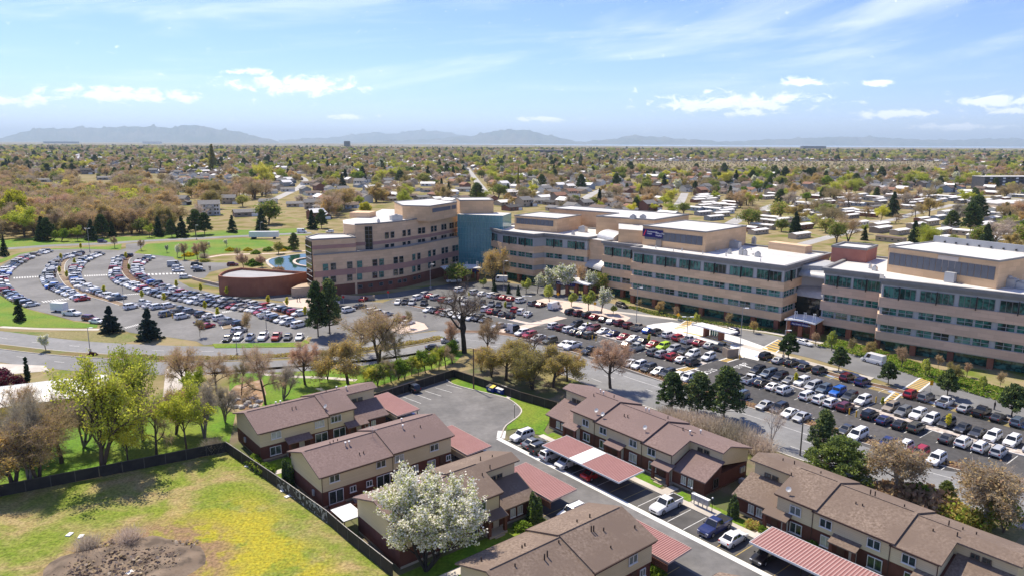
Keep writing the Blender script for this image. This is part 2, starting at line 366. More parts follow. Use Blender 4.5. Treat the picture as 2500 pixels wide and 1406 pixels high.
mountain('mountain_range',45000,[(1680,354),(1760,350),(1850,345),(1950,341),(2050,338),(2120,339),(2200,344),(2300,346),(2400,342),(2500,343),(2640,348),(2800,362)],5000,5)

# --- main road: two carriageways with a planted median, merging to the right
ROADZ=0.03
road_far,Lfar=strip('road',[(-220,795),(0,823),(112,838),(224,848),(400,856),(544,858),(640,856),(760,851),(880,843),(976,832),(1060,820),(1130,812)],9.5,ROADZ,ASPH_ROAD)
road_near,Lnear=strip('road',[(-220,838),(0,864),(112,879),(260,893),(430,899),(616,895),(760,889.6),(880,878),(1000,861),(1084,845),(1160,836)],9.5,ROADZ+0.004,ASPH_ROAD)
road_main,Lmain=strip('road',[(1090,832),(1170,831),(1250,846),(1350,874),(1437,902),(1568,950),(1700,993),(1857,1041),(1924,1065),(2080,1117),(2224,1162),(2486,1232),(2760,1310)],15.0,ROADZ+0.008,ASPH_ROAD)
MEDIAN=mat('median_bed',(0.16,0.105,0.05),(0.2,0.16,0.06),0.5,0.95,c3=(0.13,0.15,0.04),scale3=0.12)
# lane dashes
mb=MB()
def dashes(L,off,ln,gap,w=0.13,z=ROADZ+0.013):
    acc=0; i=0; seg=[]
    Ls=smooth_line(L,1.5); N=normals2(Ls); t=0
    for i in range(len(Ls)-1):
        a,b=Ls[i],Ls[i+1]; 
        if (t%(ln+gap))<ln: mb.quad(*[(q.x,q.y,z) for q in (a+N[i]*(off-w/2),b+N[i+1]*(off-w/2),b+N[i+1]*(off+w/2),a+N[i]*(off+w/2))])
        t+=(b-a).length
sub=lambda L,k: L[::k] if len(L)>2*k else L
dashes(sub(Lfar,6),0,3,9); dashes(sub(Lnear,6),0,3,9); 
dashes(sub(Lmain,6),-3.6,3,9); dashes(sub(Lmain,6),3.6,200,0.1,0.12); dashes(sub(Lmain,6),0.4,3,9)
tag(mb.obj('lane_marking',PAINT_W),kind='structure')
# --- hospital campus paving
surface('parking_lot',gpoly([(-60,470),(0,470),(150,380),(330,345),(640,338),(900,350),(960,335),(960,300),(1110,290),(1080,330),(1020,372),(1180,385),(1320,400),(1340,425),(1560,440),(1740,445),(1750,480),(1600,515),(1560,560),(1440,560),(1350,575),(1450,630),(1700,690),(1900,720),(2100,745),(2400,760),(2560,800),(3050,800),(3300,820),(3330,900),(3000,940),(2700,980),(2500,985),(2340,1010),(2290,1050),(1640,1060),(1560,1070),(1500,1040),(1300,1010),(1000,975),(760,900),(560,880),(370,830),(210,790),(100,740),(0,690),(-250,560)],C1),0.036,ASPH_OLD)
surface('parking_lot',gpoly([(930,740),(1000,715),(1110,690),(1200,688),(1330,700),(1480,745),(1530,772),(1440,800),(1330,806),(1230,812),(1150,806),(1090,775)]),0.042,mat('asphalt_mid',(0.12,0.12,0.12),(0.15,0.15,0.148),0.4,0.9,c3=(0.1,0.1,0.1),scale3=0.06))
surface('parking_lot',gpoly([(1200,805),(1330,795),(1400,765),(1480,765),(1560,800),(1700,840),(1860,880),(2000,915),(2200,970),(2350,1010),(2780,1132),(2780,1240),(2560,1180),(2440,1165),(2320,1150),(2230,1135),(2100,1085),(1990,1045),(1850,998),(1640,938),(1500,897),(1400,862),(1290,835)]),0.048,ASPH_NEW)
surface('parking_lot',gpoly([(800,738),(860,734),(930,738),(1100,773),(1205,806),(1150,816),(1060,806),(960,822),(860,838),(790,846),(755,838),(770,800),(790,760)]),0.039,ASPH_OLD)
surface('gravel_island',gpoly([(955,806),(975,790),(1010,783),(1036,790),(1046,803),(1010,812),(975,815)]),0.15,CONC_P,h=0.11)
# hospital front drive
drive,Ldrive=strip('road',[(1330,706),(1420,735),(1520,766),(1640,796),(1812,820),(1924,843),(2020,864),(2180,912),(2308,958),(2436,990),(2620,1040),(2850,1105)],13.5,0.054,mat('asphalt_drive',(0.17,0.17,0.172),(0.21,0.21,0.21),0.3,0.9,c3=(0.15,0.15,0.15),scale3=0.06))
drive2,Ldr2=strip('road',[(1330,706),(1240,700),(1150,697),(1060,706),(960,722),(880,728),(800,735),(700,728),(600,706),(520,690)],9,0.058,MATS['asphalt_mid'])
strip('pavement',[(1490,760),(1640,778),(1800,800),(1915,818),(2030,843),(2190,890),(2330,938),(2500,975),(2600,1000)],2.2,0.075,CONC)
strip('pavement',[(1760,830),(1900,866),(2000,893),(2100,918),(2130,925)],2.4,0.13,CONC,h=0.12)
surface('pavement',gpoly([(1548,800),(1600,790),(1640,786),(1700,796),(1800,822),(1872,848),(1882,862),(1850,880),(1800,868),(1700,840),(1600,818)]),0.070,CONC_W)
surface('pavement',gpoly([(1640,808),(1660,803),(1770,829),(1790,838),(1775,842)]),0.19,CONC_W,h=0.118)
mb=MB(); ribbon_mb(mb,smooth_line(gpoly([(1668,811),(1720,823),(1785,840)])),0.9,0.196); tag(mb.obj('kerb_marking',PAINT_Y),kind='structure')
surface('pavement',gpoly([(690,735),(740,728),(830,735),(830,742),(760,752),(700,748)]),0.064,CONC_P)
surface('pavement',gpoly([(1440,742),(1490,757),(1540,775),(1520,790),(1470,770),(1380,765),(1340,745),(1300,735),(1330,728)]),0.062,CONC_P)
surface('pavement',gpoly([(1205,806),(1250,800),(1360,772),(1385,776),(1270,806),(1225,818)]),0.066,CONC_P)
# the hedge-planted median between the carriageways
mb=MB()
Lmed=smooth_line(gpoly([(-200,822),(0,846),(112,859),(224,868),(400,876),(544,876),(700,869),(850,858),(980,843),(1085,824)]))
ribbon_mb(mb,Lmed,3.0,0.16,h=0.13); tag(mb.obj('median',MEDIAN),kind='structure')
kerb('kerb',Lmed,0.22,0.17,1.62); kerb('kerb',Lmed,0.22,0.17,-1.62)
# --- lawns
surface('lawn',gpoly([(-200,560),(-20,500),(0,560),(0,690),(100,745),(210,795),(370,838),(560,888),(745,915),(740,935),(300,935),(-200,915)],C1),0.028,GRASS)
surface('lawn',gpoly([(-300,1000),(0,962),(300,968),(740,965),(990,985),(1060,1030),(860,1062),(500,1020),(0,968)],C1),0.024,GRASS_DK)
surface('lawn',gpoly([(-200,480),(150,370),(420,335),(640,325),(850,318),(930,300),(920,345),(640,338),(400,345),(150,385),(-60,470)],C1),0.03,GRASS)
surface('lawn',gpoly([(-200,300),(60,260),(700,255),(1100,240),(1800,195),(2330,180),(2330,235),(1850,245),(1200,275),(700,290),(60,330),(-200,400)],C1),0.016,GRASS)
surface('lawn',gpoly([(1120,300),(1500,275),(1850,255),(2000,260),(2100,290),(2080,320),(1900,345),(1560,390),(1560,420),(1350,420),(1180,385),(1030,368),(1090,325)],C1),0.024,GRASS)
strip('road',[(-40,612),(0,609),(130,600),(260,595),(330,590),(450,584),(590,577),(760,569)],8,0.02,ASPH_ROAD)
surface('lawn',gpoly([(1620,1060),(2290,1050),(2330,1030),(2360,1050),(2300,1085),(1640,1092)],C1),0.12,GRASS,h=0.1)
strip('pavement',[(0,930),(300,945),(600,950),(760,950)],1.8,0.034,CONC,f=C1)
strip('pavement',[(505,912),(580,905),(700,896),(800,888),(900,880),(1000,866),(1090,851),(1150,846)],1.8,0.034,CONC)
strip('pavement',[(640,912),(700,918),(800,922),(870,928)],1.5,0.038,CONC)
surface('lawn',gpoly([(560,915),(640,903),(800,891),(900,885),(1080,858),(1140,855),(1110,885),(1000,915),(900,950),(760,985),(640,1000),(560,960)]),0.026,GRASS)
surface('gravel_bed',gpoly([(575,940),(640,925),(650,960),(640,990),(600,1000),(545,985),(560,955)]),0.032,mat('dry_bed',(0.3,0.17,0.08),(0.42,0.32,0.24),0.8,0.95,c3=(0.2,0.13,0.07),scale3=0.25,bump=0.5,bscale=4))
surface('pavement',gpoly([(-60,930),(-60,885),(0,887),(110,892),(120,905),(0,915)]),0.04,CONC)
surface('pavement',gpoly([(405,900),(470,882),(485,905),(445,940),(430,990),(395,990)]),0.042,CONC)
# verge between the trees and the right road
mb=MB(); ribbon_mb(mb,smooth_line([PQ(-30,34),PQ(0,30),PQ(20,32),PQ(44,32),PQ(70,33)]),9,0.02); tag(mb.obj('lawn',GRASS_DK),kind='structure')
for off in (7.6,-7.6): kerb('kerb',Lmain,0.25,0.15,off)
mb=MB(); ribbon_mb(mb,Lmain,2.6,0.1,off=9.2); o=mb.obj('mulch_bed',MULCH); o['kind']='structure'
# gravel islands of the right lots
for nm,px,w,m in (('gravel_island',[(1838,908),(1950,945),(2070,984),(2100,993)],1.5,GRAVEL),('gravel_island',[(2112,997),(2250,1038),(2360,1071),(2530,1115)],2.2,GRAVEL),('gravel_island',[(1345,797),(1440,811),(1540,838),(1640,866),(1722,889)],1.3,GRAVEL),('gravel_island',[(1205,770),(1290,790),(1330,788)],1.5,CONC_P),('mulch_bed',[(2010,908),(2090,930),(2180,951),(2215,960)],2.2,MULCH),('mulch_bed',[(2245,967),(2340,995),(2450,1023),(2540,1045)],2.2,MULCH),('mulch_bed',[(960,738),(1010,748),(1100,768),(1200,785)],1.6,MULCH)):
    o,L=strip(nm,px,w,0.16,m,h=0.11)
    mbk=MB(); ribbon_mb(mbk,L,0.15,0.18,off=w/2+0.08,h=0.13); ribbon_mb(mbk,L,0.15,0.18,off=-w/2-0.08,h=0.13); tag(mbk.obj('kerb',CONC_W),kind='structure')
# left-lot planting strips between the curved rows
ISL=[[(640,365),(540,400),(480,440),(465,500),(490,560),(540,620),(620,665),(720,700),(830,730),(940,765)],[(1010,390),(965,420),(955,470),(965,520),(1020,575),(1100,615),(1200,640),(1330,670),(1450,695),(1560,715),(1700,740),(1850,768),(2000,800),(2150,835),(2260,860)],[(1060,755),(1180,765),(1300,790),(1420,800),(1560,815),(1680,870),(1740,945)]]
for i,px in enumerate(ISL):
    o,L=strip('planting_strip',px,2.4,0.16,MULCH if i==1 else DIRT,f=C1,h=0.12)
    mbk=MB(); ribbon_mb(mbk,L,0.15,0.18,off=1.3,h=0.13); ribbon_mb(mbk,L,0.15,0.18,off=-1.3,h=0.13); tag(mbk.obj('kerb',CONC_W),kind='structure')
# crosswalks: bars of paint
def crosswalk(px4,n,m=PAINT_Y,edge=True,f=None,z=0.082):
    """px4: quad corners; bars run from side 0-1 to side 3-2"""
    q=[G(*(f(*p) if f else p)) for p in px4]; mb=MB()
    for i in range(n):
        t0=(i+0.2)/n; t1=(i+0.75)/n
        a=q[0].lerp(q[1],t0); b=q[0].lerp(q[1],t1); c=q[3].lerp(q[2],t1); d=q[3].lerp(q[2],t0)
        mb.quad((a.x,a.y,z),(b.x,b.y,z),(c.x,c.y,z),(d.x,d.y,z),0)
    if edge:
        for a,b in ((q[0],q[1]),(q[3],q[2])):
            nn=(b-a).normalized(); nn=Vector((-nn.y,nn.x))*0.2
            mb.quad(*[(p.x,p.y,z+0.004) for p in (a-nn,b-nn,b+nn,a+nn)],1)
    tag(mb.obj('crosswalk',[m,PAINT_W]),kind='structure')
crosswalk([(2205,949),(2246,922),(2275,931),(2238,960)],9)
crosswalk([(1643,803),(1680,779),(1702,783),(1668,806)],7)
crosswalk([(1856,852),(1900,828),(1925,836),(1893,862)],6)
crosswalk([(1755,880),(1800,866),(1818,871),(1776,884)],7)
crosswalk([(1648,902),(1690,892),(1705,898),(1665,909)],7,f=None)
crosswalk([(2150,985),(2185,955),(2200,962),(2172,985)],6)
for p in ([(100,555),(300,545),(302,555),(100,566)],[(640,540),(820,532),(822,542),(642,551)],[(1120,527),(1400,520),(1402,530),(1125,540)],[(310,735),(520,712),(540,720),(330,747)],[(930,685),(1080,672),(1090,680),(945,692)],[(945,935),(1080,900),(1095,908),(960,945)],[(1690,815),(1820,795),(1830,805),(1700,826)]):
    crosswalk(p,10,PAINT_W,False,C1)
# stop bars, arrows and handicap boxes of the right lot are laid with the rows of cars further down
# --- pond behind the drum building
surface('pond',gpoly([(2020,425),(2120,395),(2250,380),(2345,378),(2345,525),(2200,525),(2120,490),(2060,450)],C1),0.06,WATER)
o,L=strip('pavement',[(1560,410),(1700,385),(1900,378),(2100,372),(2340,352)],2.5,0.05,CONC_P,f=C1)
o,L=strip('pond_rim',[(2345,372),(2200,388),(2060,415),(2040,445),(2090,485),(2190,528)],1.2,0.16,CONC,f=C1,h=0.15)
mb=MB(); ribbon_mb(mb,smooth_line(gpoly([(2330,412),(2260,425),(2245,445),(2280,465),(2340,475)],C1),1.5),1.2,0.5,h=0.45); tag(mb.obj('pond_terrace',CONC_P),kind='structure')

# ================================================================ townhouse court: lane, stalls, yards
Z0=0.012
yard=[PQ(-36,-41),PQ(66,-39),PQ(80,-39),PQ(82,30),PQ(40,30),PQ(-5,30),PQ(-36,24)]
surface('yard',yard,Z0,mat('yard_soil',(0.15,0.12,0.08),(0.19,0.16,0.1),0.4,0.95,c3=(0.10,0.12,0.04),scale3=0.15))
turn=gpoly([(870,975),(905,965),(1000,930),(1085,922),(1105,937),(1150,950),(1200,962),(1240,973),(1268,993),(1273,1006),(1260,1021),(1236,1038),(1228,1052)])+[PQ(0,0.3),PQ(82,0.3),PQ(82,-12.2),PQ(-27.5,-12.2)]
surface('lane',turn,0.02,ASPH_LANE)
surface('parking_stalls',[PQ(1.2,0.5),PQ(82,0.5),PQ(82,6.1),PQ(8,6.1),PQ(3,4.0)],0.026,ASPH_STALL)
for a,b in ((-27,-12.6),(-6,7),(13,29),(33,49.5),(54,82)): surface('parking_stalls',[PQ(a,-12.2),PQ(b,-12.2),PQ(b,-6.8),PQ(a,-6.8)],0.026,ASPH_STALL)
mb=MB(); ribbon_mb(mb,[PQ(-0.3,-0.1),PQ(82,-0.1)],0.95,0.034); ribbon_mb(mb,[PQ(-0.1,0.35),PQ(-2.6,2.6)],1.5,0.031); tag(mb.obj('gutter',CONC_W),kind='structure')
mb=MB(); ribbon_mb(mb,[PQ(3.5,6.75),PQ(82,6.75)],1.3,0.14,h=0.12); 
for p,q0,q1 in ((31.5,7.3,9.6),(21,7.3,9.0),(9,7.3,9.4),(47.5,7.3,9.3),(57,7.3,9),(66,7.3,9)): ribbon_mb(mb,[PQ(p,q0),PQ(p,q1)],1.5,0.13,h=0.1)
tag(mb.obj('footpath',CONC),kind='structure')
kl=smooth_line(gpoly([(1085,922),(1105,937),(1150,950),(1200,962),(1240,973),(1268,993),(1273,1006),(1260,1021),(1236,1038),(1228,1052),(1222,1068)]),1.5)
kerb('kerb',kl,0.25,0.15)
surface('lawn',gpoly([(1105,938),(1098,920),(1130,925),(1180,938),(1240,957),(1236,970),(1200,961),(1150,949)]),0.10,GRASS)
surface('lawn',gpoly([(1243,973),(1260,965),(1310,975),(1350,985),(1345,1020),(1328,1052),(1340,1065),(1300,1058),(1262,1046),(1238,1050),(1238,1040),(1262,1022),(1275,1006),(1269,992)]),0.10,GRASS)
for a,b in ((4,10),(12,20),(22.5,30),(33,41),(41,46),(50,56),(59,65),(69,82)): surface('lawn',[PQ(a,7.5),PQ(b,7.5),PQ(b,9.4),PQ(a,9.4)],0.09,GRASS)
for p0,p1 in ((-16.6,-7.0),(24.6,34.2)): surface('lawn',[PQ(p0,-36.5),PQ(p1,-36.5),PQ(p1,-12.6),PQ(p0,-12.6)],0.03,GRASS)
surface('patio',[PQ(4.0,-36),PQ(7.5,-36),PQ(7.5,-26),PQ(4.0,-26)],0.03,mat('red_patio',(0.22,0.09,0.055),(0.28,0.12,0.075),0.8,0.9))
for p0,q0 in ((-12,-36.5),(28.5,-36.5)):
    mb=MB(); ribbon_mb(mb,[PQ(p0,q0),PQ(p0,-13)],1.4,0.08,h=0.06); tag(mb.obj('footpath',CONC),kind='structure')
# stall lines
mb=MB()
for i in range(30):
    p=1.6+i*2.74
    ribbon_mb(mb,[PQ(p,0.6),PQ(p,5.9)],0.11,0.033,m=1 if 24<p<31 or p>43 else 0)
for a,b in ((-27,-12.6),(-6,7),(13,29),(33,49.5)):
    k=a+1.2
    while k<b: ribbon_mb(mb,[PQ(k,-12),PQ(k,-7)],0.11,0.033,m=1); k+=2.74
for k in range(5):
    a=GV(985+k*26,968-k*7.5,0.031); b=GV(1028+k*25,984-k*9.0,0.031); 
    ribbon_mb(mb,[Vector((a.x,a.y)),Vector((b.x,b.y))],0.12,0.031)
tag(mb.obj('stall_marking',[PAINT_W,mat('stall_yellow',(0.5,0.36,0.1),(0.35,0.28,0.14),1.2)]),kind='structure')
# --- the field at lower left
def field_mat():
    m=bpy.data.materials.new('field_grass'); m.use_nodes=True; nt=m.node_tree; N=nt.nodes; L=nt.links; b=N['Principled BSDF']; b.inputs['Roughness'].default_value=0.95; b.inputs['Specular IOR Level'].default_value=0.1
    tc=N.new('ShaderNodeTexCoord')
    def nz(sc,d=6,ds=0.0):
        n=N.new('ShaderNodeTexNoise'); n.inputs['Scale'].default_value=sc; n.inputs['Detail'].default_value=d; n.inputs['Roughness'].default_value=0.62; n.inputs['Distortion'].default_value=ds; L.new(tc.outputs['Object'],n.inputs['Vector']); return n.outputs['Fac']
    def mr(f,a,c):
        n=N.new('ShaderNodeMapRange'); n.interpolation_type='SMOOTHSTEP'; L.new(f,n.inputs[0]); n.inputs[1].default_value=a; n.inputs[2].default_value=c; return n.outputs[0]
    def mix(f,a,c):
        n=N.new('ShaderNodeMix'); n.data_type='RGBA'; L.new(f,n.inputs['Factor'])
        for k,v in (('A',a),('B',c)):
            if isinstance(v,tuple): n.inputs[k].default_value=(*v,1)
            else: L.new(v,n.inputs[k])
        return n.outputs['Result']
    def M(op,a,c=None):
        n=N.new('ShaderNodeMath'); n.operation=op
        for i,v in enumerate((a,c)):
            if v is None: continue
            if isinstance(v,(int,float)): n.inputs[i].default_value=v
            else: L.new(v,n.inputs[i])
        return n.outputs[0]
    sx=N.new('ShaderNodeSeparateXYZ'); L.new(tc.outputs['Object'],sx.inputs[0])
    # how far from the lane fence, along the mowing direction and across
    ax=M('ADD',M('MULTIPLY',sx.outputs[0],LB.x),M('MULTIPLY',sx.outputs[1],LB.y)); q0=LO.dot(LB)
    q=M('SUBTRACT',ax,q0)       # lane q
    al=M('SUBTRACT',M('ADD',M('MULTIPLY',sx.outputs[0],LA.x),M('MULTIPLY',sx.outputs[1],LA.y)),LO.dot(LA))
    green=mix(mr(nz(0.9),0.35,0.65),(0.13,0.185,0.022),(0.20,0.24,0.04))
    dry=mix(mr(nz(0.7),0.35,0.65),(0.30,0.215,0.105),(0.36,0.28,0.14))
    lime=mix(mr(nz(1.1),0.3,0.7),(0.37,0.31,0.03),(0.30,0.28,0.035))
    c=mix(mr(nz(0.11,6,0.6),0.40,0.66),green,dry)
    zone=M('MULTIPLY',mr(q,-62,-50),M('MULTIPLY',mr(al,-14,2),mr(q,-38.5,-44)))
    c=mix(M('MULTIPLY',zone,mr(nz(0.16,5,0.4),0.36,0.5)),c,lime)
    cv=N.new('ShaderNodeVectorMath'); cv.operation='DISTANCE'; L.new(tc.outputs['Object'],cv.inputs[0]); h0=G(330,1392); cv.inputs[1].default_value=(h0.x,h0.y,0)
    c=mix(M('MULTIPLY',mr(cv.outputs['Value'],14.5,9.0),mr(nz(0.35,5,0.5),0.36,0.55)),c,(0.25,0.165,0.095))
    # mowing lines, pale and straight
    w=N.new('ShaderNodeTexWave'); w.wave_type='BANDS'; w.bands_direction='X'; w.inputs['Scale'].default_value=0.33; w.inputs['Distortion'].default_value=3.0; w.inputs['Detail'].default_value=2
    cx=N.new('ShaderNodeCombineXYZ'); L.new(q,cx.inputs[0]); L.new(M('MULTIPLY',al,0.1),cx.inputs[1]); L.new(cx.outputs[0],w.inputs['Vector'])
    c=mix(M('MULTIPLY',M('MULTIPLY',mr(w.outputs['Fac'],0.8,1.0),mr(al,2,14)),M('MULTIPLY',zone,0.0)),c,(0.42,0.34,0.17))
    c=mix(M('MULTIPLY',mr(nz(1.7,6),0.55,0.75),0.45),c,(0.09,0.13,0.02))
    fr=N.new('ShaderNodeMapRange'); L.new(nz(2.4,9),fr.inputs[0]); fr.inputs[1].default_value=.32; fr.inputs[2].default_value=.68; fr.inputs[3].default_value=.55; fr.inputs[4].default_value=1.4
    vm=N.new('ShaderNodeVectorMath'); vm.operation='SCALE'; L.new(c,vm.inputs[0]); L.new(fr.outputs[0],vm.inputs['Scale']); c=vm.outputs[0]
    L.new(c,b.inputs['Base Color'])
    bp=N.new('ShaderNodeBump'); bp.inputs['Strength'].default_value=0.5; bp.inputs['Distance'].default_value=0.06; L.new(nz(5,4),bp.inputs['Height']); L.new(bp.outputs[0],b.inputs['Normal'])
    return m
FIELD=field_mat()
fence_a=[G(-260,1262),G(0,1212),G(300,1153),G(553,1103)]
fence_b=[G(553,1103),G(700,1204),G(800,1277),G(850,1321),G(903,1364),G(960,1410)]
fb=toPQ(fence_b[0]); fe=toPQ(fence_b[3])
surface('field',fence_a+fence_b[1:]+[G(1040,1480),G(600,1720),G(-300,1720),G(-700,1500)],0.018,FIELD)
# burnt hollow with rubble
def hollow():
    c=G(292,1392); n=40; rings=[0,0.35,0.7,0.9,1.0,1.12]; hz=[-0.0,0.15,0.45,0.55,0.3,0.0]; vs=[];fs=[]
    r2=random.Random(3)
    for j,rr in enumerate(rings):
        for i in range(n):
            t=2*math.pi*i/n; rad=(7.4+1.0*math.sin(2*t+1)+0.6*math.sin(5*t)+r2.uniform(-.3,.3))*rr
            vs.append((c.x+rad*math.cos(t),c.y+rad*math.sin(t),0.022+hz[j]+r2.uniform(-.05,.05)*(0<j<5)))
    for j in range(len(rings)-1):
        for i in range(n): fs.append((j*n+i,j*n+(i+1)%n,(j+1)*n+(i+1)%n,(j+1)*n+i))
    m=MB(); m.add(vs,fs); o=m.obj('soil_hollow',mat('burnt_soil',(0.19,0.14,0.10),(0.29,0.225,0.165),0.9,0.95,c3=(0.105,0.08,0.06),scale3=0.45,bump=0.8,bscale=4),smooth=True); o['kind']='structure'
    return c
HOL=hollow()
# side lawn behind the field fence
surface('lawn',gpoly([(-300,1290),(-260,1235),(0,1190),(300,1130),(560,1080),(575,1010),(520,985),(440,990),(300,1010),(0,1080),(-300,1140)]),0.022,GRASS)
# ================================================================ hospital
TAN=panelmat('tan_precast',(0.70,0.485,0.305),(0.74,0.525,0.34),(.80,.78,.76),0.95,3.6)
TANR=panelmat('buff_precast',(0.67,0.45,0.265),(0.71,0.485,0.295),(.84,.82,.8),1.1,4.2)
PINKB=panelmat('pink_precast',(0.66,0.46,0.335),(0.70,0.495,0.365),(.80,.78,.76),0.95,3.6)
MAUVE=mat('mauve_band',(0.36,0.205,0.17),(0.40,0.235,0.195),0.3,0.85)
GREYM=mat('grey_metal_panel',(0.40,0.405,0.41),(0.45,0.455,0.46),0.4,0.6,c3=(0.37,0.375,0.38),scale3=0.2)
GREYD=mat('grey_cornice',(0.21,0.205,0.2),(0.25,0.245,0.24),0.5,0.6)
ROOFW=mat('white_membrane',(0.60,0.59,0.57),(0.68,0.67,0.65),0.2,0.8,c3=(0.52,0.51,0.49),scale3=0.05,fine=(.5,.12))
ROOFG=mat('grey_roof',(0.36,0.35,0.34),(0.44,0.43,0.42),0.15,0.85)
BRICKH=mat('hospital_brick',(0.19,0.075,0.052),(0.24,0.10,0.07),0.8,0.85,c3=(0.16,0.065,0.045),scale3=0.2)
BRICKO=mat('orange_brick',(0.27,0.11,0.065),(0.32,0.135,0.08),0.7,0.85,c3=(0.24,0.095,0.06),scale3=0.2)
TEAL=varyglass('teal_glass',[(.012,.02,.02),(.02,.09,.075),(.05,.20,.16),(.015,.04,.036),(.09,.24,.20)])
DKGL=mat('dark_glass',(0.012,0.02,0.02),rough=0.06,spec=0.6)
LOUV=mat('slate_louver',(0.10,0.11,0.135),(0.12,0.13,0.155),0.5,0.5)
WHITEM=mat('white_metal',(0.78,0.78,0.77),rough=0.5)
NAVY=mat('navy_sign',(0.012,0.012,0.11),rough=0.5); REDS=mat('red_mark',(0.5,0.02,0.06),rough=0.5); LETT=mat('white_letter',(0.8,0.8,0.82),rough=0.6)
STEEL=mat('galvanised_steel',(0.42,0.42,0.42),(0.5,0.5,0.5),0.8,0.45,metal=0.3)
def offset_poly(poly,d):
    """CCW polygon moved outward by d"""
    n=len(poly); out=[]
    for i in range(n):
        a,b,c=Vector(poly[i-1]),Vector(poly[i]),Vector(poly[(i+1)%n])
        e1=(b-a).normalized(); e2=(c-b).normalized(); n1=Vector((e1.y,-e1.x)); n2=Vector((e2.y,-e2.x))
        k=1+n1.dot(n2); k=max(k,0.35); out.append(b+(n1+n2)*(d/k))
    return out
def ccw(p): 
    p=[Vector((v[0],v[1])) for v in p]
    return p if area2(p)>0 else list(reversed(p))
def parapet(mb,poly,do,di,z0,z1,zr,m=0,mr=1):
    o=offset_poly(poly,do); i=offset_poly(poly,-di); n=len(poly)
    for k in range(n):
        a,b,c,d=o[k],o[(k+1)%n],i[(k+1)%n],i[k]
        mb.quad((a.x,a.y,z0),(b.x,b.y,z0),(b.x,b.y,z1),(a.x,a.y,z1),m)
        mb.quad((a.x,a.y,z1),(b.x,b.y,z1),(c.x,c.y,z1),(d.x,d.y,z1),m)
        mb.quad((d.x,d.y,z1),(c.x,c.y,z1),(c.x,c.y,zr),(d.x,d.y,zr),m)
    mb.add([(p.x,p.y,zr) for p in i],[tuple(range(n))],mr)
    p0=offset_poly(poly,0)
    for k in range(n):
        a,b,c,d=o[k],o[(k+1)%n],p0[(k+1)%n],p0[k]
        mb.quad((d.x,d.y,z0),(c.x,c.y,z0),(b.x,b.y,z0),(a.x,a.y,z0),m)
_winc={}
def window_mesh(w,h,nv,nh,fr,gl,key='window',depth=0.12,ft=0.09):
    k=(round(w,2),round(h,2),nv,nh,fr.name,gl.name)
    if k in _winc: return _winc[k]
    m=MB()   # local: x along the wall, -y outward, z up, centred
    m.quad((-w/2,-0.02,-h/2),(w/2,-0.02,-h/2),(w/2,-0.02,h/2),(-w/2,-0.02,h/2),1)
    def bar(x0,x1,z0,z1): m.obox((x0,-depth,z0),(x1-x0,0,0),(0,depth,0),(0,0,z1-z0),0)
    bar(-w/2,w/2,h/2-ft,h/2); bar(-w/2,w/2,-h/2,-h/2+ft); bar(-w/2,-w/2+ft,-h/2+ft,h/2-ft); bar(w/2-ft,w/2,-h/2+ft,h/2-ft)
    for i in range(1,nv): x=-w/2+w*i/nv; bar(x-ft/2,x+ft/2,-h/2+ft,h/2-ft)
    for i in range(1,nh): z=-h/2+h*i/nh; bar(-w/2+ft,w/2-ft,z-ft/2,z+ft/2)
    _winc[k]=m.mesh('window',[fr,gl]); return _winc[k]
def put_window(root,c,ang,me,name='window'):
    return link(name,me,root,loc=c,rz=ang)
def wall_frame(a,b):
    d=(b-a); ln=d.length; d=d/ln; n=Vector((d.y,-d.x)); return d,n,ln,math.atan2(d.y,d.x)
ZB=(3.1,5.2,7.1,9.7,11.6,14.1,17.3,18.9)
def banded_block(name,label,poly,edges,tan=TAN,zb=ZB,roofm=ROOFW,ground=True):
    poly=ccw(poly); c=sum(poly,Vector((0,0)))/len(poly)
    root=thing(name,label,'hospital building',(c.x,c.y,0),'hospital wings')
    m=MB(); m.prism(poly,zb[0]-0.3,zb[6],0); m.obj('core_wall',[GREYM],root)
    for z0,z1 in ((zb[0],zb[1]),(zb[2],zb[3]),(zb[4],zb[5])):
        m=MB(); m.prism(offset_poly(poly,0.38),z0,z1,0,bottom=True); m.obj('wall_band',tan,root)
    m=MB(); m.prism(offset_poly(poly,0.25),zb[6],zb[6]+0.8,0,bottom=True); m.obj('cornice',GREYD,root)
    m=MB(); parapet(m,poly,0.75,0.25,zb[6]+0.8,zb[7],zb[7]-0.55); m.obj('roof',[GREYD,roofm],root)
    if ground:
        m=MB(); m.prism(offset_poly(poly,-2.2),0,zb[0],0); m.obj('ground_floor_glass',TEAL,root)
    for ei,(nb,skip) in edges.items():
        a,b=poly[ei],poly[(ei+1)%len(poly)]; d,n,ln,ang=wall_frame(a,b); bw=ln/nb
        for k in range(nb):
            s0=k*bw
            w=min(3.45,(bw-1.0)/2)
            for j in (0,1):
                s=s0+bw/2+(j-0.5)*(w+0.3)
                for zi,(z0,z1) in enumerate(((zb[1],zb[2]),(zb[3],zb[4]))):
                    p=a+d*s+n*0.02; put_window(root,(p.x,p.y,(z0+z1)/2),ang,window_mesh(w,z1-z0-0.04,2,2,GREYM,TEAL))
                p=a+d*s+n*0.02; put_window(root,(p.x,p.y,zb[5]+1.42),ang,window_mesh(w+0.1,2.75,3,1,GREYD,TEAL))
            f=MB(); p=a+d*(s0+bw/2)
            f.obox(Vector((p.x,p.y,zb[5]-0.3))-Vector((d.x,d.y,0))*0.08,(d.x*0.16,d.y*0.16,0),(n.x*0.7,n.y*0.7,0),(0,0,3.2)); f.obj('sunshade_fin',BLKPL,root)
            if ground:
                f=MB(); q=a+d*(s0+0.1)-n*1.0
                f.box((q.x,q.y,0),(1.3,1.3,zb[0]),ang,0); f.obj('brick_pier',BRICKO if k%2 else BRICKH,root)
    return root
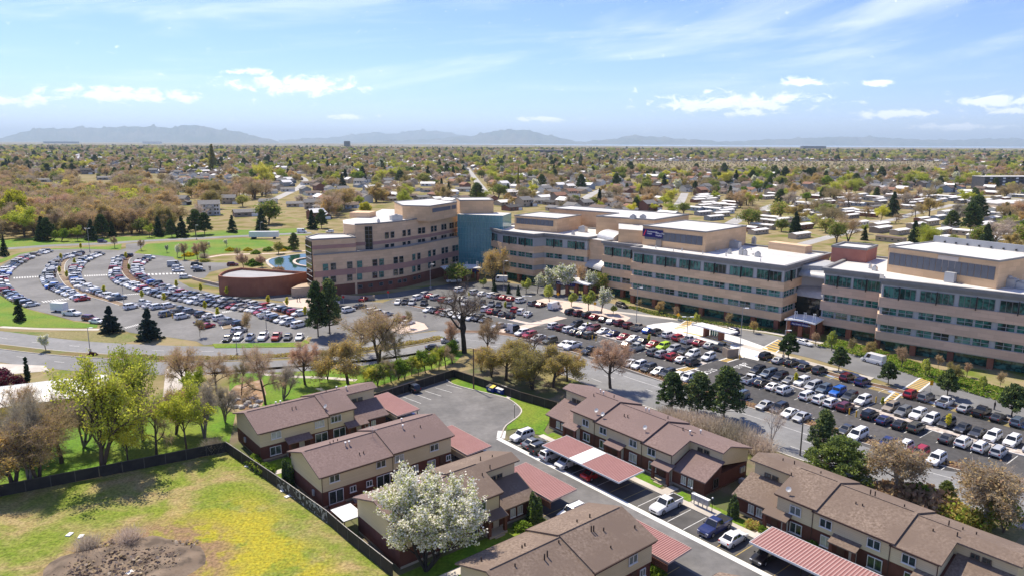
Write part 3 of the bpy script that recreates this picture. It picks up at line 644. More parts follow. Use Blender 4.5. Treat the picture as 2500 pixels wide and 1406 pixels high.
def penthouse(root,px,zb,ytop,depth,wall=TAN,louv=None,f=None,roof=ROOFW,side=None):
    """px: pixels of the front wall's foot (left, right) at height zb; ytop: pixel rows of its top"""
    a=G(*(f(*px[0])),zb); b=G(*(f(*px[1])),zb)
    za=ZAT(a,f(0,ytop[0])[1]); zb2=ZAT(b,f(0,ytop[1])[1]); zt=(za+zb2)/2
    d,n,ln,ang=wall_frame(a,b); c=b-n*depth; e=a-n*depth
    poly=ccw([a,b,c,e])
    m=MB(); m.prism(poly,zb-0.6,zt,0); m.obj('penthouse_wall',wall,root)
    m=MB(); parapet(m,poly,0.12,0.35,zt-0.05,zt+0.35,zt+0.1); m.obj('penthouse_roof',[GREYD,roof],root)
    if louv:
        s0,s1,z0,z1,np_=louv; w=(s1-s0)*ln/np_
        for k in range(np_):
            p=a+d*(s0*ln+w*k)+n*0.03; mm=MB()
            mm.obox((p.x,p.y,zb+z0),(d.x*(w-0.12),d.y*(w-0.12),0),(n.x*0.1,n.y*0.1,0),(0,0,z1-z0)); mm.obj('louver_panel',LOUV,root)
    return a,b,d,n,ang,zt
def roof_unit(root,p,z,size,ang,name='roof_unit'):
    m=MB(); m.box((p.x,p.y,z),size,ang); m.box((p.x,p.y,z+size[2]),(size[0]*0.7,size[1]*0.7,0.25),ang); m.tube((p.x,p.y,z+size[2]+.2),(p.x,p.y,z+size[2]+.55),min(size[0],size[1])*0.28,n=8); return m.obj(name,STEEL,root)
def letters(root,text,p,ang,size,m=LETT,name='sign_lettering',align='LEFT'):
    c=bpy.data.curves.new(name,'FONT'); c.body=text; c.size=size; c.extrude=0.02; c.align_x=align; c.materials.append(m)
    t=bpy.data.objects.new(name,c); COL.objects.link(t); dg=bpy.context.evaluated_depsgraph_get(); me=bpy.data.meshes.new_from_object(t.evaluated_get(dg)); bpy.data.objects.remove(t)
    me.name=name; o=link(name,me,root,loc=p); o.rotation_euler=(R_(90),0,ang); return o
# --- centre block (with the navy sign on its penthouse)
zt=18.9
HA=R_(-43.5); E1=Vector((math.cos(HA),math.sin(HA))); E2=Vector((-E1.y,E1.x)); DC=Vector((76.3,196.8))
def HS(s,t): return DC+E1*s+E2*t
D=banded_block('hospital_wing','long four-storey hospital wing with navy logo sign on its rooftop penthouse',[HS(-50.6,0),HS(0,0),HS(0,34),HS(-66,34),HS(-66,5.2),HS(-50.6,5.2)],{0:(6,0),1:(4,0),4:(2,0)})
D.location  # built in place
pa=penthouse(D,[(1150,402),(1628,462)],18.3,(243,325),26,TANR,(0.04,0.96,2.2,5.0,11),C3)
a,b,d,n,ang,ztp=pa
sg=MB(); p=a+d*0.1+n*0.05; w=(b-a).length*0.335
sg.obox((p.x,p.y,ztp-3.4),(d.x*w,d.y*w,0),(n.x*0.22,n.y*0.22,0),(0,0,2.6)); so=sg.obj('sign_board',NAVY,D)
fm=MB(); q=p+d*0.45+n*0.25
for k,(x0,z0,x1,z1,r) in enumerate(((0.15,0.25,0.55,1.3,0.2),(0.55,1.2,0.95,2.2,0.16))): fm.tube((q.x+d.x*x0,q.y+d.y*x0,ztp-3.3+z0),(q.x+d.x*x1,q.y+d.y*x1,ztp-3.3+z1),r,n=6)
fm.obj('logo_mark',REDS,so)
tp=lambda s,z:(p.x+d.x*s+n.x*0.24,p.y+d.y*s+n.y*0.24,z)
letters(so,'Intermountain\nHealth',tp(1.9,ztp-1.75),ang,0.72); letters(so,'McKay-Dee\nHospital',tp(w*0.66,ztp-2.1),ang,0.72)
dm=MB(); p2=a+d*(w*0.98)+n*0.15; dm.obox((p2.x,p2.y,18.3),(d.x*-2.2,d.y*-2.2,0),(n.x*0.25,n.y*0.25,0),(0,0,2.6)); dm.obj('service_door',mat('taupe_door',(0.26,0.22,0.19),rough=0.7),D)
for x,y,s in ((1850,425,(4,2.2,2.2)),(1910,395,(1.2,1.2,2.4)),(2000,400,(1.2,1.2,2.4)),(1905,475,(1.2,1.2,1.6)),(1935,480,(1.0,1.0,1.4)),(2030,490,(1.4,1.4,1.2)),(1815,468,(1,1,1.0)),(1250,395,(2,1.6,1.4))):
    roof_unit(D,G(*C3(x,y),18.4),18.36,s,HA)
m=MB(); q=[G(*C3(2110,430),18.4),G(*C3(2390,468),18.4)]; dd,nn,ll,aa=wall_frame(q[0],q[1]); m.obox((q[0].x,q[0].y,18.35),(dd.x*ll,dd.y*ll,0),(-nn.x*4,-nn.y*4,0),(0,0,2.3)); m.obj('roof_screen',TAN,D)
ur=random.Random(9)
for k in range(16):
    q=HS(ur.uniform(-46,-4),ur.uniform(3,30)); m=MB(); s=ur.uniform(.3,.7); m.tube((q.x,q.y,18.36),(q.x,q.y,18.36+ur.uniform(.4,1.1)),s*.35,n=7); m.tube((q.x,q.y,18.3+.9),(q.x,q.y,18.3+1.0),s*.5,n=7); m.obj('roof_vent',STEEL,D)
for k in range(5):
    a_=HS(-48+k*10,1.2); b_=HS(-48+k*10,32); m=MB(); ribbon_mb(m,[a_,b_],0.35,18.37); m.obj('roof_seam',mat('roof_seam_grey',(.52,.51,.5)) if 'roof_seam_grey' not in MATS else MATS['roof_seam_grey'],D)
# --- right block
EL=G(*C4(985,320),19); ESL=G(*C4(1425,372),19); ES=G(*C4(1425,400),19); ER=G(*C4(2500,520),19); dE=(ER-ES).normalized(); ER=ES+dE*66; nE=Vector((-dE.y,dE.x))
E=banded_block('hospital_wing','rightmost four-storey hospital wing with pinkish bands and a large rooftop penthouse',[EL,ESL,ES,ER,ER+nE*34,EL+nE*32],{0:(2,0),2:(8,0)},PINKB)
pe=penthouse(E,[(1450,352),(2285,486)],18.4,(206,240),22,TANR,(0.015,0.98,2.0,5.2,17),C4,ROOFW)
a,b,d,n,ang,ztp=pe
m=MB(); q=a+d*((b-a).length*0.48)+n*0.02; m.obox((q.x,q.y,ztp-3.2),(d.x*5,d.y*5,0),(n.x*0.06,n.y*0.06,0),(0,0,3.0)); m.obj('pale_wall_panel',mat('pale_precast',(0.50,0.42,0.36),(0.54,0.46,0.4),0.4,0.85),E)
m=MB(); q=a+d*((b-a).length*0.58)+n*0.15; m.obox((q.x,q.y,18.4),(d.x*2.4,d.y*2.4,0),(n.x*1.2,n.y*1.2,0),(0,0,2.5)); m.obj('roof_door',GREYM,E)
m=MB()
i0=a-n*21.3
for k in range(8):
    q=i0+d*((b-a).length*(0.12+0.11*k)); m.tube((q.x,q.y,ztp+0.5),(q.x+n.x*0.3,q.y+n.y*0.3,ztp+0.5),0.22,n=8)
bw=MB(); dd=(b-a).length; bw.obox((i0.x,i0.y,ztp),(d.x*dd,d.y*dd,0),(-n.x*0.4,-n.y*0.4,0),(0,0,1.9)); bw.obj('rear_parapet',GREYM,E); m.obj('scupper',BLKPL,E)
for x,y,s in ((2380,470,(3.4,2,2.2)),(2480,482,(2.2,2.2,1.5)),(1360,345,(1.2,1,1)),(1325,330,(.6,.6,1))): roof_unit(E,G(*C4(x,y),18.4),18.36,s,ang)
# red stair tower between centre and right blocks, and the grey link under it
q0=G(*C4(1025,262),18.3); q1=G(*C4(1290,290),18.3); dd,nn,ll,aa=wall_frame(q0,q1)
RT=thing('stair_tower','red-brown brick stair tower rising between the centre and right hospital wings','stair tower',(q0.x,q0.y,0))
zt2=ZAT(q0,C4(0,168)[1]); pl=ccw([q0,q1,q1-nn*11,q0-nn*11]); m=MB(); m.prism(pl,0,zt2,0); m.obj('wall',mat('red_precast',(0.33,0.135,0.105),(0.37,0.16,0.125),0.4,0.85),RT)
m=MB(); parapet(m,pl,0.15,0.4,zt2-0.05,zt2+0.6,zt2+0.1); m.obj('roof',[GREYD,ROOFW],RT)
LK=thing('hospital_link','grey curved link with dark glass joining the centre and right wings','hospital link',tuple(HS(6,16)))
pl=ccw([HS(-0.6,12),HS(9,14.5),HS(11,26),HS(-0.6,26)]); m=MB(); m.prism(pl,0,17.6,0); m.obj('wall',GREYM,LK)
def barrel(root,c,dirv,nrm,length,rad,z,name='barrel_roof',mt=None):
    m=MB(); k=8
    for i in range(k):
        t0=math.pi/2*i/k; t1=math.pi/2*(i+1)/k
        p=[]
        for t in (t0,t1):
            p.append((c.x+nrm.x*rad*math.cos(t),c.y+nrm.y*rad*math.cos(t),z+rad*0.6*math.sin(t)))
        ex=Vector((dirv.x,dirv.y,0))*length
        m.quad(p[0],Vector(p[0])+ex,Vector(p[1])+ex,p[1])
        m.add([p[0],p[1],(c.x,c.y,z)],[(0,1,2)]); m.add([Vector(p[0])+ex,(Vector((c.x,c.y,z))+ex),Vector(p[1])+ex],[(0,1,2)])
    return m.obj(name,mt or STEEL,root)
barrel(LK,HS(-0.2,14),E1,-E2,9.5,4.5,9.0); barrel(LK,HS(-0.2,13.5),E1,-E2,9.0,3.0,14.6)
m=MB(); q=HS(0.2,9.7); m.obox((q.x,q.y,0),(E1.x*9,E1.y*9,0),(E2.x*4,E2.y*4,0),(0,0,9)); m.obj('link_glass',DKGL,LK)
# --- block left of centre with the stepped front
c0=G(*C2(1515,318),19); c1=G(*C2(1645,350),19); c2=G(*C2(1885,378),19); c3=G(*C2(1962,371),19); c4=G(*C2(2295,402),19)
C_=banded_block('hospital_wing','four-storey hospital wing with stepped front between glass atrium and centre wing',[c0,c1,c2,c3,c4,c4+E2*26,c0+E2*24+E1*3],{0:(1,0),1:(2,0),3:(2,0)})
pc=penthouse(C_,[(1738,345),(2062,374)],18.3,(241,270),18,TANR,(0.05,0.92,2.4,4.6,9),C2)
roof_unit(C_,G(*C2(2260,365),18.4),18.36,(3.2,1.8,2.0),HA); roof_unit(C_,G(*C2(2185,385),18.4),18.36,(1,1,0.8),HA); roof_unit(C_,G(*C2(2380,360),18.4),18.36,(1.6,1.4,1.4),HA)
LK2=thing('hospital_link','tan link with arched canopy and dark glass between the stepped and centre wings','hospital link',tuple(HS(-72,14)))
pl=ccw([c4+E2*1.0,HS(-66,9),HS(-66,28),c4+E2*22]); m=MB(); m.prism(pl,0,18.2,0,1); m.obj('wall',[TAN,ROOFW],LK2)
mid=(c4+HS(-66,5.2))/2; gl=ccw([c4+E2*0.2,HS(-66.4,5.4),HS(-66.4,10),c4+E2*6]); m=MB(); m.prism(gl,0,8.2,0); m.obj('link_glass',DKGL,LK2)
dd,nn,ll,aa=wall_frame(c4+E2*0.2,HS(-66.4,5.4)); barrel(LK2,c4+E2*0.4-nn*4.5,dd,nn,ll,5.6,8.2,'arched_roof'); barrel(LK2,c4+E2*2.5-nn*7,dd,nn,ll,5,18.2,'arched_roof')
# --- rear block with the big white roof
bp=[G(*C3(x,y),25) for x,y in ((440,124),(600,107),(1505,174),(1240,215),(800,186),(965,164))]
RB=thing('hospital_wing','tan rear hospital block with wide white flat roof behind the centre wing','hospital building',(bp[2].x,bp[2].y,0),'hospital wings')
m=MB(); m.prism(ccw(bp),0,25,0); m.obj('wall',TANR,RB); m=MB(); parapet(m,ccw(bp),0.1,0.4,24.9,25.4,25.05); m.obj('roof',[GREYD,ROOFW],RB)
for x,y in ((1080,205),(1155,205)): roof_unit(RB,G(*C3(x,y),25),25.05,(1.8,1.8,1.2),HA)
bp=[G(*C3(x,y),23) for x,y in ((970,236),(1330,232),(1390,208),(1870,288),(1700,330),(970,280))]
m=MB(); m.prism(ccw(bp),0,23,0,1); m.obj('lower_wall',[TANR,ROOFW],RB)
# --- curved left wing
low=smooth_line([G(*C2(x,y),14.6) for x,y in ((205,545),(320,536),(450,525),(600,513),(750,499),(900,481),(1000,463),(1100,443),(1200,423),(1300,405),(1380,392))],3.5)
up=smooth_line([G(*C2(x,y),23.5) for x,y in ((520,312),(600,308),(680,304),(850,288),(1000,268),(1090,258),(1200,241),(1300,224))],3.5)
AW=thing('hospital_wing','curved left hospital wing with mauve bands, paired windows and stepped white roofs','hospital building',(low[0].x,low[0].y,0),'hospital wings')
def curved(front,back,z0,z1,mats,name,bands=()):
    m=MB(); n=len(front)
    zs=[(z0,z1,0)] if not bands else bands
    for a0,a1,mi in zs:
        for i in range(n-1):
            a,b=front[i],front[i+1]; m.quad((a.x,a.y,a0),(b.x,b.y,a0),(b.x,b.y,a1),(a.x,a.y,a1),mi)
        for a,b in ((back[0],front[0]),(front[-1],back[1])): m.quad((a.x,a.y,a0),(b.x,b.y,a0),(b.x,b.y,a1),(a.x,a.y,a1),mi)
    return m.obj(name,mats,AW)
Nl=normals2(low); inw=Vector((-0.62,0.78))
lb=(low[0]+Vector((-6,14)),low[-1]+Vector((-14,9)))
curved(low,lb,0,14.6,[BRICKH,TAN,MAUVE],'lower_wall',[(0,3.9,0),(3.9,7.0,1),(9.1,14.6,1)])
lowp=[low[i]-Vector((-normals2(low)[i].x,-normals2(low)[i].y))*-0.0 for i in range(len(low))]
m=MB()
No=[-v for v in Nl]
for i in range(len(low)-1):
    a,b=low[i]+No[i]*0.06,low[i+1]+No[i+1]*0.06; m.quad((a.x,a.y,7.0),(b.x,b.y,7.0),(b.x,b.y,9.1),(a.x,a.y,9.1))
m.obj('mauve_band',MAUVE,AW)
def capstrip(L,w,z,name,ins=0.0,h=0.35,mt=GREYD):
    m=MB(); ribbon_mb(m,L,w,z,off=ins,h=h); return m.obj(name,mt,AW)
capstrip(low,0.5,15.0,'parapet_cap',0.1,0.45)
m=MB(); poly=[*low,lb[1],lb[1]+Vector((-6,10)),lb[0]+Vector((4,14)),lb[0]]; m.add([(p.x,p.y,14.55) for p in ccw(poly)],[tuple(range(len(poly)))]); m.obj('lower_roof',ROOFG,AW)
ub=(up[0]+Vector((-5.0,4.0)),up[-1]+Vector((-12,10)))
Nu=normals2(up); Nuo=[-v for v in Nu]
curved(up,(ub[0],ub[1]),13,23.5,[TAN],'upper_wall')
m=MB()
for i in range(len(up)-1):
    a,b=up[i]+Nuo[i]*0.06,up[i+1]+Nuo[i+1]*0.06; m.quad((a.x,a.y,16.1),(b.x,b.y,16.1),(b.x,b.y,17.3),(a.x,a.y,17.3))
m.obj('mauve_band',MAUVE,AW)
capstrip(up,0.5,23.9,'parapet_cap',0.1,0.45)
upoly=[*up,ub[1]+Vector((-4,4)),ub[1]+Vector((-22,8)),ub[0]+Vector((2,24)),ub[0]+Vector((-3,12)),ub[0]]
m=MB(); m.add([(p.x,p.y,23.45) for p in ccw(upoly)],[tuple(range(len(upoly)))]); q=ccw(upoly)
m.obj('upper_roof',ROOFW,AW); m=MB(); m.prism([p for p in ccw([ub[0],ub[0]+Vector((-3,12)),ub[0]+Vector((2,24)),up[4]])],13,23.4,0); m.obj('upper_wall',TAN,AW)
roof_unit(AW,G(*C2(835,275),23.5),23.5,(4.5,2.0,1.7),R_(35)); roof_unit(AW,G(*C2(700,290),23.5),23.5,(1,1,.7),R_(35))
m=MB(); q=[G(*C2(480,255),23.5),G(*C2(630,258),23.5)]; dd,nn,ll,aa=wall_frame(q[0],q[1]); m.obox((q[0].x,q[0].y,23.4),(dd.x*ll,dd.y*ll,0),(-nn.x*8,-nn.y*8,0),(0,0,2.0)); m.obj('roof_screen',TAN,AW)
def on_wall(L,N,px,z,w,h,gl,nv=1,nh=2,y=None):
    """window where the pixel column meets the wall line L at height z"""
    best=None
    for i in range(len(L)-1):
        x0=PXY(L[i].x,L[i].y,z)[0]; x1=PXY(L[i+1].x,L[i+1].y,z)[0]
        if min(x0,x1)<=px<=max(x0,x1):
            t=(px-x0)/(x1-x0); p=L[i].lerp(L[i+1],t); d=(L[i+1]-L[i]).normalized(); best=(p,d)
    if not best: return
    p,d=best; nrm=Vector((d.y,-d.x)); p=p+nrm*0.05
    put_window(AW,(p.x,p.y,z),math.atan2(d.y,d.x),window_mesh(w,h,nv,nh,GREYD,gl))
for zc,hh in ((10.3,2.4),(5.9,2.3)):
    for k,x in enumerate((295,355,480,555,672,722,830,873,968,1007,1088,1123,1190,1218,1273,1296,1337,1353)):
        on_wall(low,Nl,C2(x,0)[0],zc,1.9,hh,TEAL if (k*7)%5<2 else DKGL)
for k,x in enumerate((560,640,720,790,860,900,975,1010)): on_wall(low,Nl,C2(x,0)[0],2.4,1.6,1.2,DKGL)
for zc in (19.0,14.3+0.35):
    for x in (763,805,895,932,1012,1042,1108,1133,1187,1208,1248,1265,1294): on_wall(up,Nu,C2(x,0)[0],zc,1.7,2.3,DKGL)
on_wall(up,Nu,C2(626,0)[0],18.3,2.7,9.0,DKGL,2,6)
# left shoulder block with glass corner
s0=G(*C2(146,408),19.6); s1=G(*C2(190,428),19.6); s2=G(*C2(524,410),19.6)
pl=ccw([s1,s2,s2+Vector((-5,9)),s0+Vector((2,8)),s0]); m=MB(); m.prism(pl,0,19.6,0); m.obj('shoulder_wall',TAN,AW); m=MB(); parapet(m,pl,0.15,0.35,19.5,20.0,19.65); m.obj('shoulder_roof',[GREYD,ROOFW],AW)
d,n,ll,ang=wall_frame(s1,s2); m=MB(); m.obox((s1.x+n.x*.02,s1.y+n.y*.02,16.4),(d.x*ll,d.y*ll,0),(n.x*.1,n.y*.1,0),(0,0,1.3)); m.obj('mauve_band',MAUVE,AW)
d,n,ll,ang=wall_frame(s0,s1); m=MB(); m.obox((s0.x+n.x*.02,s0.y+n.y*.02,1),(d.x*ll,d.y*ll,0),(n.x*.3,n.y*.3,0),(0,0,18)); 
for k in range(1,9): m.obox((s0.x+n.x*.3,s0.y+n.y*.3,1+2*k),(d.x*ll,d.y*ll,0),(n.x*.12,n.y*.12,0),(0,0,0.18),1)
m.obj('corner_glazing',[DKGL,GREYM],AW)
# penthouse and rear block of the curved wing
a1=G(*C2(885,266),23.5); a2=G(*C2(1095,272),23.5); a3=G(*C2(1300,233),23.5); z3=ZAT(a2,C2(0,172)[1])
pl=ccw([a1,a2,a3,a3+Vector((-12,16)),a1+Vector((-6,18))]); m=MB(); m.prism(pl,22.8,z3,0); m.obj('penthouse_wall',TANR,AW); m=MB(); parapet(m,pl,0.1,0.35,z3-.05,z3+.35,z3+.1); m.obj('penthouse_roof',[GREYD,ROOFW],AW)
d,n,ll,ang=wall_frame(a2,a3)
for s,w in ((0.08,0.66),(0.78,0.17)):
    q=a2+d*(ll*s)+n*0.03; m=MB(); m.obox((q.x,q.y,z3-2.4),(d.x*ll*w,d.y*ll*w,0),(n.x*.1,n.y*.1,0),(0,0,1.5)); m.obj('louver_panel',LOUV,AW)
b1=G(*C2(1322,222),24); b2=G(*C2(1578,219),24); zb_=ZAT(b1,C2(0,128)[1]); d,n,ll,ang=wall_frame(b1,b2)
pl=ccw([b1,b2,b2-n*14,b1-n*14]); m=MB(); m.prism(pl,0,zb_,0); m.obj('rear_wall',TANR,AW); m=MB(); parapet(m,pl,0.1,0.35,zb_-.05,zb_+.35,zb_+.1); m.obj('rear_roof',[GREYD,ROOFW],AW)
# --- glass atrium
g1=G(*C2(1303,226),24); g2=G(*C2(1648,238),24); d,n,ll,ang=wall_frame(g1,g2)
AT=thing('glass_atrium','tall blue-green glass atrium between the curved wing and stepped wing','atrium',(g1.x,g1.y,0))
ATG=mat('atrium_glass',(0.07,0.22,0.25),(0.10,0.28,0.31),0.15,0.12,spec=0.7); ATF=mat('atrium_mullion',(0.2,0.36,0.4),rough=0.5)
pl=ccw([g1,g2,g2-n*12,g1-n*12]); m=MB(); m.prism(pl,0,23.8,0,1); m.obj('core',[ATG,ROOFW],AT)
nx=14; nzz=9
for i in range(nx):
    for k in range(nzz):
        p=g1+d*(ll*i/nx+0.09)+n*0.02; m=MB(); w=ll/nx-0.18; z=1.0+k*2.5
        m.obox((p.x,p.y,z),(d.x*w,d.y*w,0),(n.x*.06,n.y*.06,0),(0,0,2.32)); m.obj('glass_pane',ATG,AT)
m=MB()
for i in range(nx+1): p=g1+d*(ll*i/nx-0.06); m.obox((p.x,p.y,0.5),(d.x*.12,d.y*.12,0),(n.x*.14,n.y*.14,0),(0,0,23.3))
for k in range(nzz+1): m.obox((g1.x,g1.y,0.86+k*2.5),(d.x*ll,d.y*ll,0),(n.x*.12,n.y*.12,0),(0,0,0.12))
m.obj('mullion',ATF,AT)
# --- drum building
dp=[G(*C1(x,y),6.2) for x,y in ((1664,548),(1680,528),(1740,505),(1840,485),(1900,490),(2345,516))]
front=[G(*C1(x,y),6.2) for x,y in ((1664,548),(1690,556),(1760,562),(1900,566),(2050,560),(2200,546),(2345,520))]
DR=thing('drum_building','low round red-brick auditorium with grey roof beside the pond','auditorium',(front[2].x,front[2].y,0))
fr=smooth_line(front,2.0); bk=smooth_line([front[0],G(*C1(1690,525),6.2),G(*C1(1740,505),6.2),G(*C1(1840,487),6.2)],2.0)+[front[-1]]
poly=ccw(fr+list(reversed(bk))[1:-1]); m=MB(); m.prism(poly,0,5.6,0); m.obj('brick_wall',BRICKO,DR); m=MB(); parapet(m,poly,0.0,0.5,5.6,6.6,5.75); m.obj('roof',[BRICKO,mat('slate_roof',(0.32,0.32,0.33),(0.38,0.38,0.39),0.2)],DR)
RW=thing('retaining_wall','pale stone retaining wall between drum building and curved wing','wall',(G(765,720).x,G(765,720).y,0))
m=MB(); w0=[G(712,726),G(760,722)]; m.prism([*w0,w0[1]+Vector((1,9)),w0[0]+Vector((1,9))],0,3.2); m.obj('stone_wall',mat('buff_stone',(0.42,0.32,0.23),(0.5,0.39,0.29),0.9),RW)
m=MB(); w0=[G(470,682),G(500,690),G(560,704),G(620,716)]; ribbon_mb(m,smooth_line(w0),0.5,1.0,h=1.0); tag(m.obj('garden_wall',MATS['buff_stone']),'long low buff garden wall curving in front of the brick drum building','wall')
m=MB(); w0=[G(835,728),G(880,732),G(915,730)]; ribbon_mb(m,smooth_line(w0),0.5,1.3,h=1.3); tag(m.obj('garden_wall',MATS['buff_stone']),'short buff garden wall below the curved hospital wing','wall')
# --- entrance canopies
def canopy(label,pl,pr,zc,depth,text,sgn,ncol,f):
    a=G(*f(*pl),zc); b=G(*f(*pr),zc); d,n,ll,ang=wall_frame(a,b)
    r=thing('entrance_canopy',label,'canopy',(a.x,a.y,0),'hospital entrance canopies')
    m=MB()
    for i in range(8):
        t0,t1=i/8,(i+1)/8; z=lambda t: zc+0.35*math.sin(t*math.pi)
        p=[a+d*(ll*t0),a+d*(ll*t1),a+d*(ll*t1)-n*depth,a+d*(ll*t0)-n*depth]
        m.add([(p[0].x,p[0].y,z(t0)),(p[1].x,p[1].y,z(t1)),(p[2].x,p[2].y,z(t1)),(p[3].x,p[3].y,z(t0)),(p[0].x,p[0].y,z(t0)-.35),(p[1].x,p[1].y,z(t1)-.35),(p[2].x,p[2].y,z(t1)-.35),(p[3].x,p[3].y,z(t0)-.35)],[(0,1,2,3),(7,6,5,4),(4,5,1,0),(5,6,2,1),(6,7,3,2),(7,4,0,3)])
    m.obj('canopy_roof',WHITEM,r)
    for k in range(ncol):
        for dep in (1.0,depth-1.2):
            q=a+d*(ll*(0.12+0.78*k/max(1,ncol-1)))-n*dep; c=MB(); c.box((q.x,q.y,0),(1.1,1.1,zc-0.35),ang); c.obj('brick_column',BRICKO,r)
    for k in range(3):
        q=a+d*(ll*(0.3+0.3*k))-n*1.5; c=MB()
        for o_ in (-.3,.3):
            c.tube((q.x+d.x*o_,q.y+d.y*o_,zc),(q.x+d.x*o_,q.y+d.y*o_,zc+2.4),0.07)
        c.tube((q.x-d.x*.3,q.y-d.y*.3,zc+2.3),(q.x+d.x*.3,q.y+d.y*.3,zc+2.3),0.06); c.tube((q.x,q.y,zc+2.2),(q.x+n.x*1.3,q.y+n.y*1.3,zc+.2),0.04); c.obj('mast',WHITEM,r)
    q=a+d*(ll*sgn)+n*0.1; sb=MB(); w=ll*0.55; sb.obox((q.x,q.y,zc-1.25),(d.x*w,d.y*w,0),(n.x*.15,n.y*.15,0),(0,0,0.95)); so=sb.obj('sign_board',NAVY,r)
    letters(so,text,(q.x+d.x*.4+n.x*.17,q.y+d.y*.4+n.y*.17,zc-1.0),ang,0.62)
canopy('white winged entrance canopy with navy sign at the right end of the centre wing',(2235,962),(2470,1000),4.6,8,'Northeast Entrance',0.22,3,C3)
canopy('white entrance canopy on brick columns with navy sign among the flowering trees',(470,668),(735,705),5.0,8,'Main Entrance',0.1,4,C3)
canopy('white entrance canopy on brick columns in front of the glass atrium',(1215,655),(1490,640),5.0,9,'Patient Entrance',0.35,3,C2)
# ================================================================ townhouses
def brickmat(name,c1,c2,c3):
    m=mat(name,c1,c2,0.9,0.9,c3=c3,scale3=0.15); return m
BRK=brickmat('house_brick',(0.125,0.048,0.034),(0.165,0.066,0.047),(0.105,0.042,0.03))
CREAM=panelmat('cream_siding',(0.63,0.525,0.33),(0.67,0.56,0.36),(.86,.85,.83),0.24,60.0,mortar=0.018,spread=.04)
def shinglemat(name,c1,c2,c3):
    m=mat(name,c1,c2,3.2,0.95,detail=3,c3=c3,scale3=0.12,lo=0.3,hi=0.7,bump=0.35,bscale=5); return m
SH_RED=shinglemat('shingle_mauve',(0.165,0.112,0.10),(0.255,0.185,0.168),(0.19,0.135,0.122))
SH_BRN=shinglemat('shingle_brown',(0.12,0.085,0.064),(0.28,0.215,0.17),(0.165,0.122,0.096))
TRIM=mat('brown_trim',(0.075,0.045,0.035),rough=0.8); FOUND=mat('foundation_concrete',(0.36,0.30,0.22),(0.44,0.37,0.28),0.6)
WFR=mat('window_white',(0.72,0.71,0.68),rough=0.6); WBR=mat('window_brown',(0.12,0.09,0.07),rough=0.6)
WGL=varyglass('house_glass',[(.012,.016,.016),(.05,.075,.07),(.02,.03,.03),(.14,.17,.16)]); CURT=varyglass('curtained_glass',[(.42,.43,.4),(.2,.24,.23),(.5,.5,.46)],.2)
DOORM=mat('door_brown',(0.09,0.05,0.035),rough=0.6); DOORW=mat('door_pale',(0.5,0.47,0.4),rough=0.6)
VENT=mat('vent_brown',(0.05,0.035,0.03),rough=0.8)
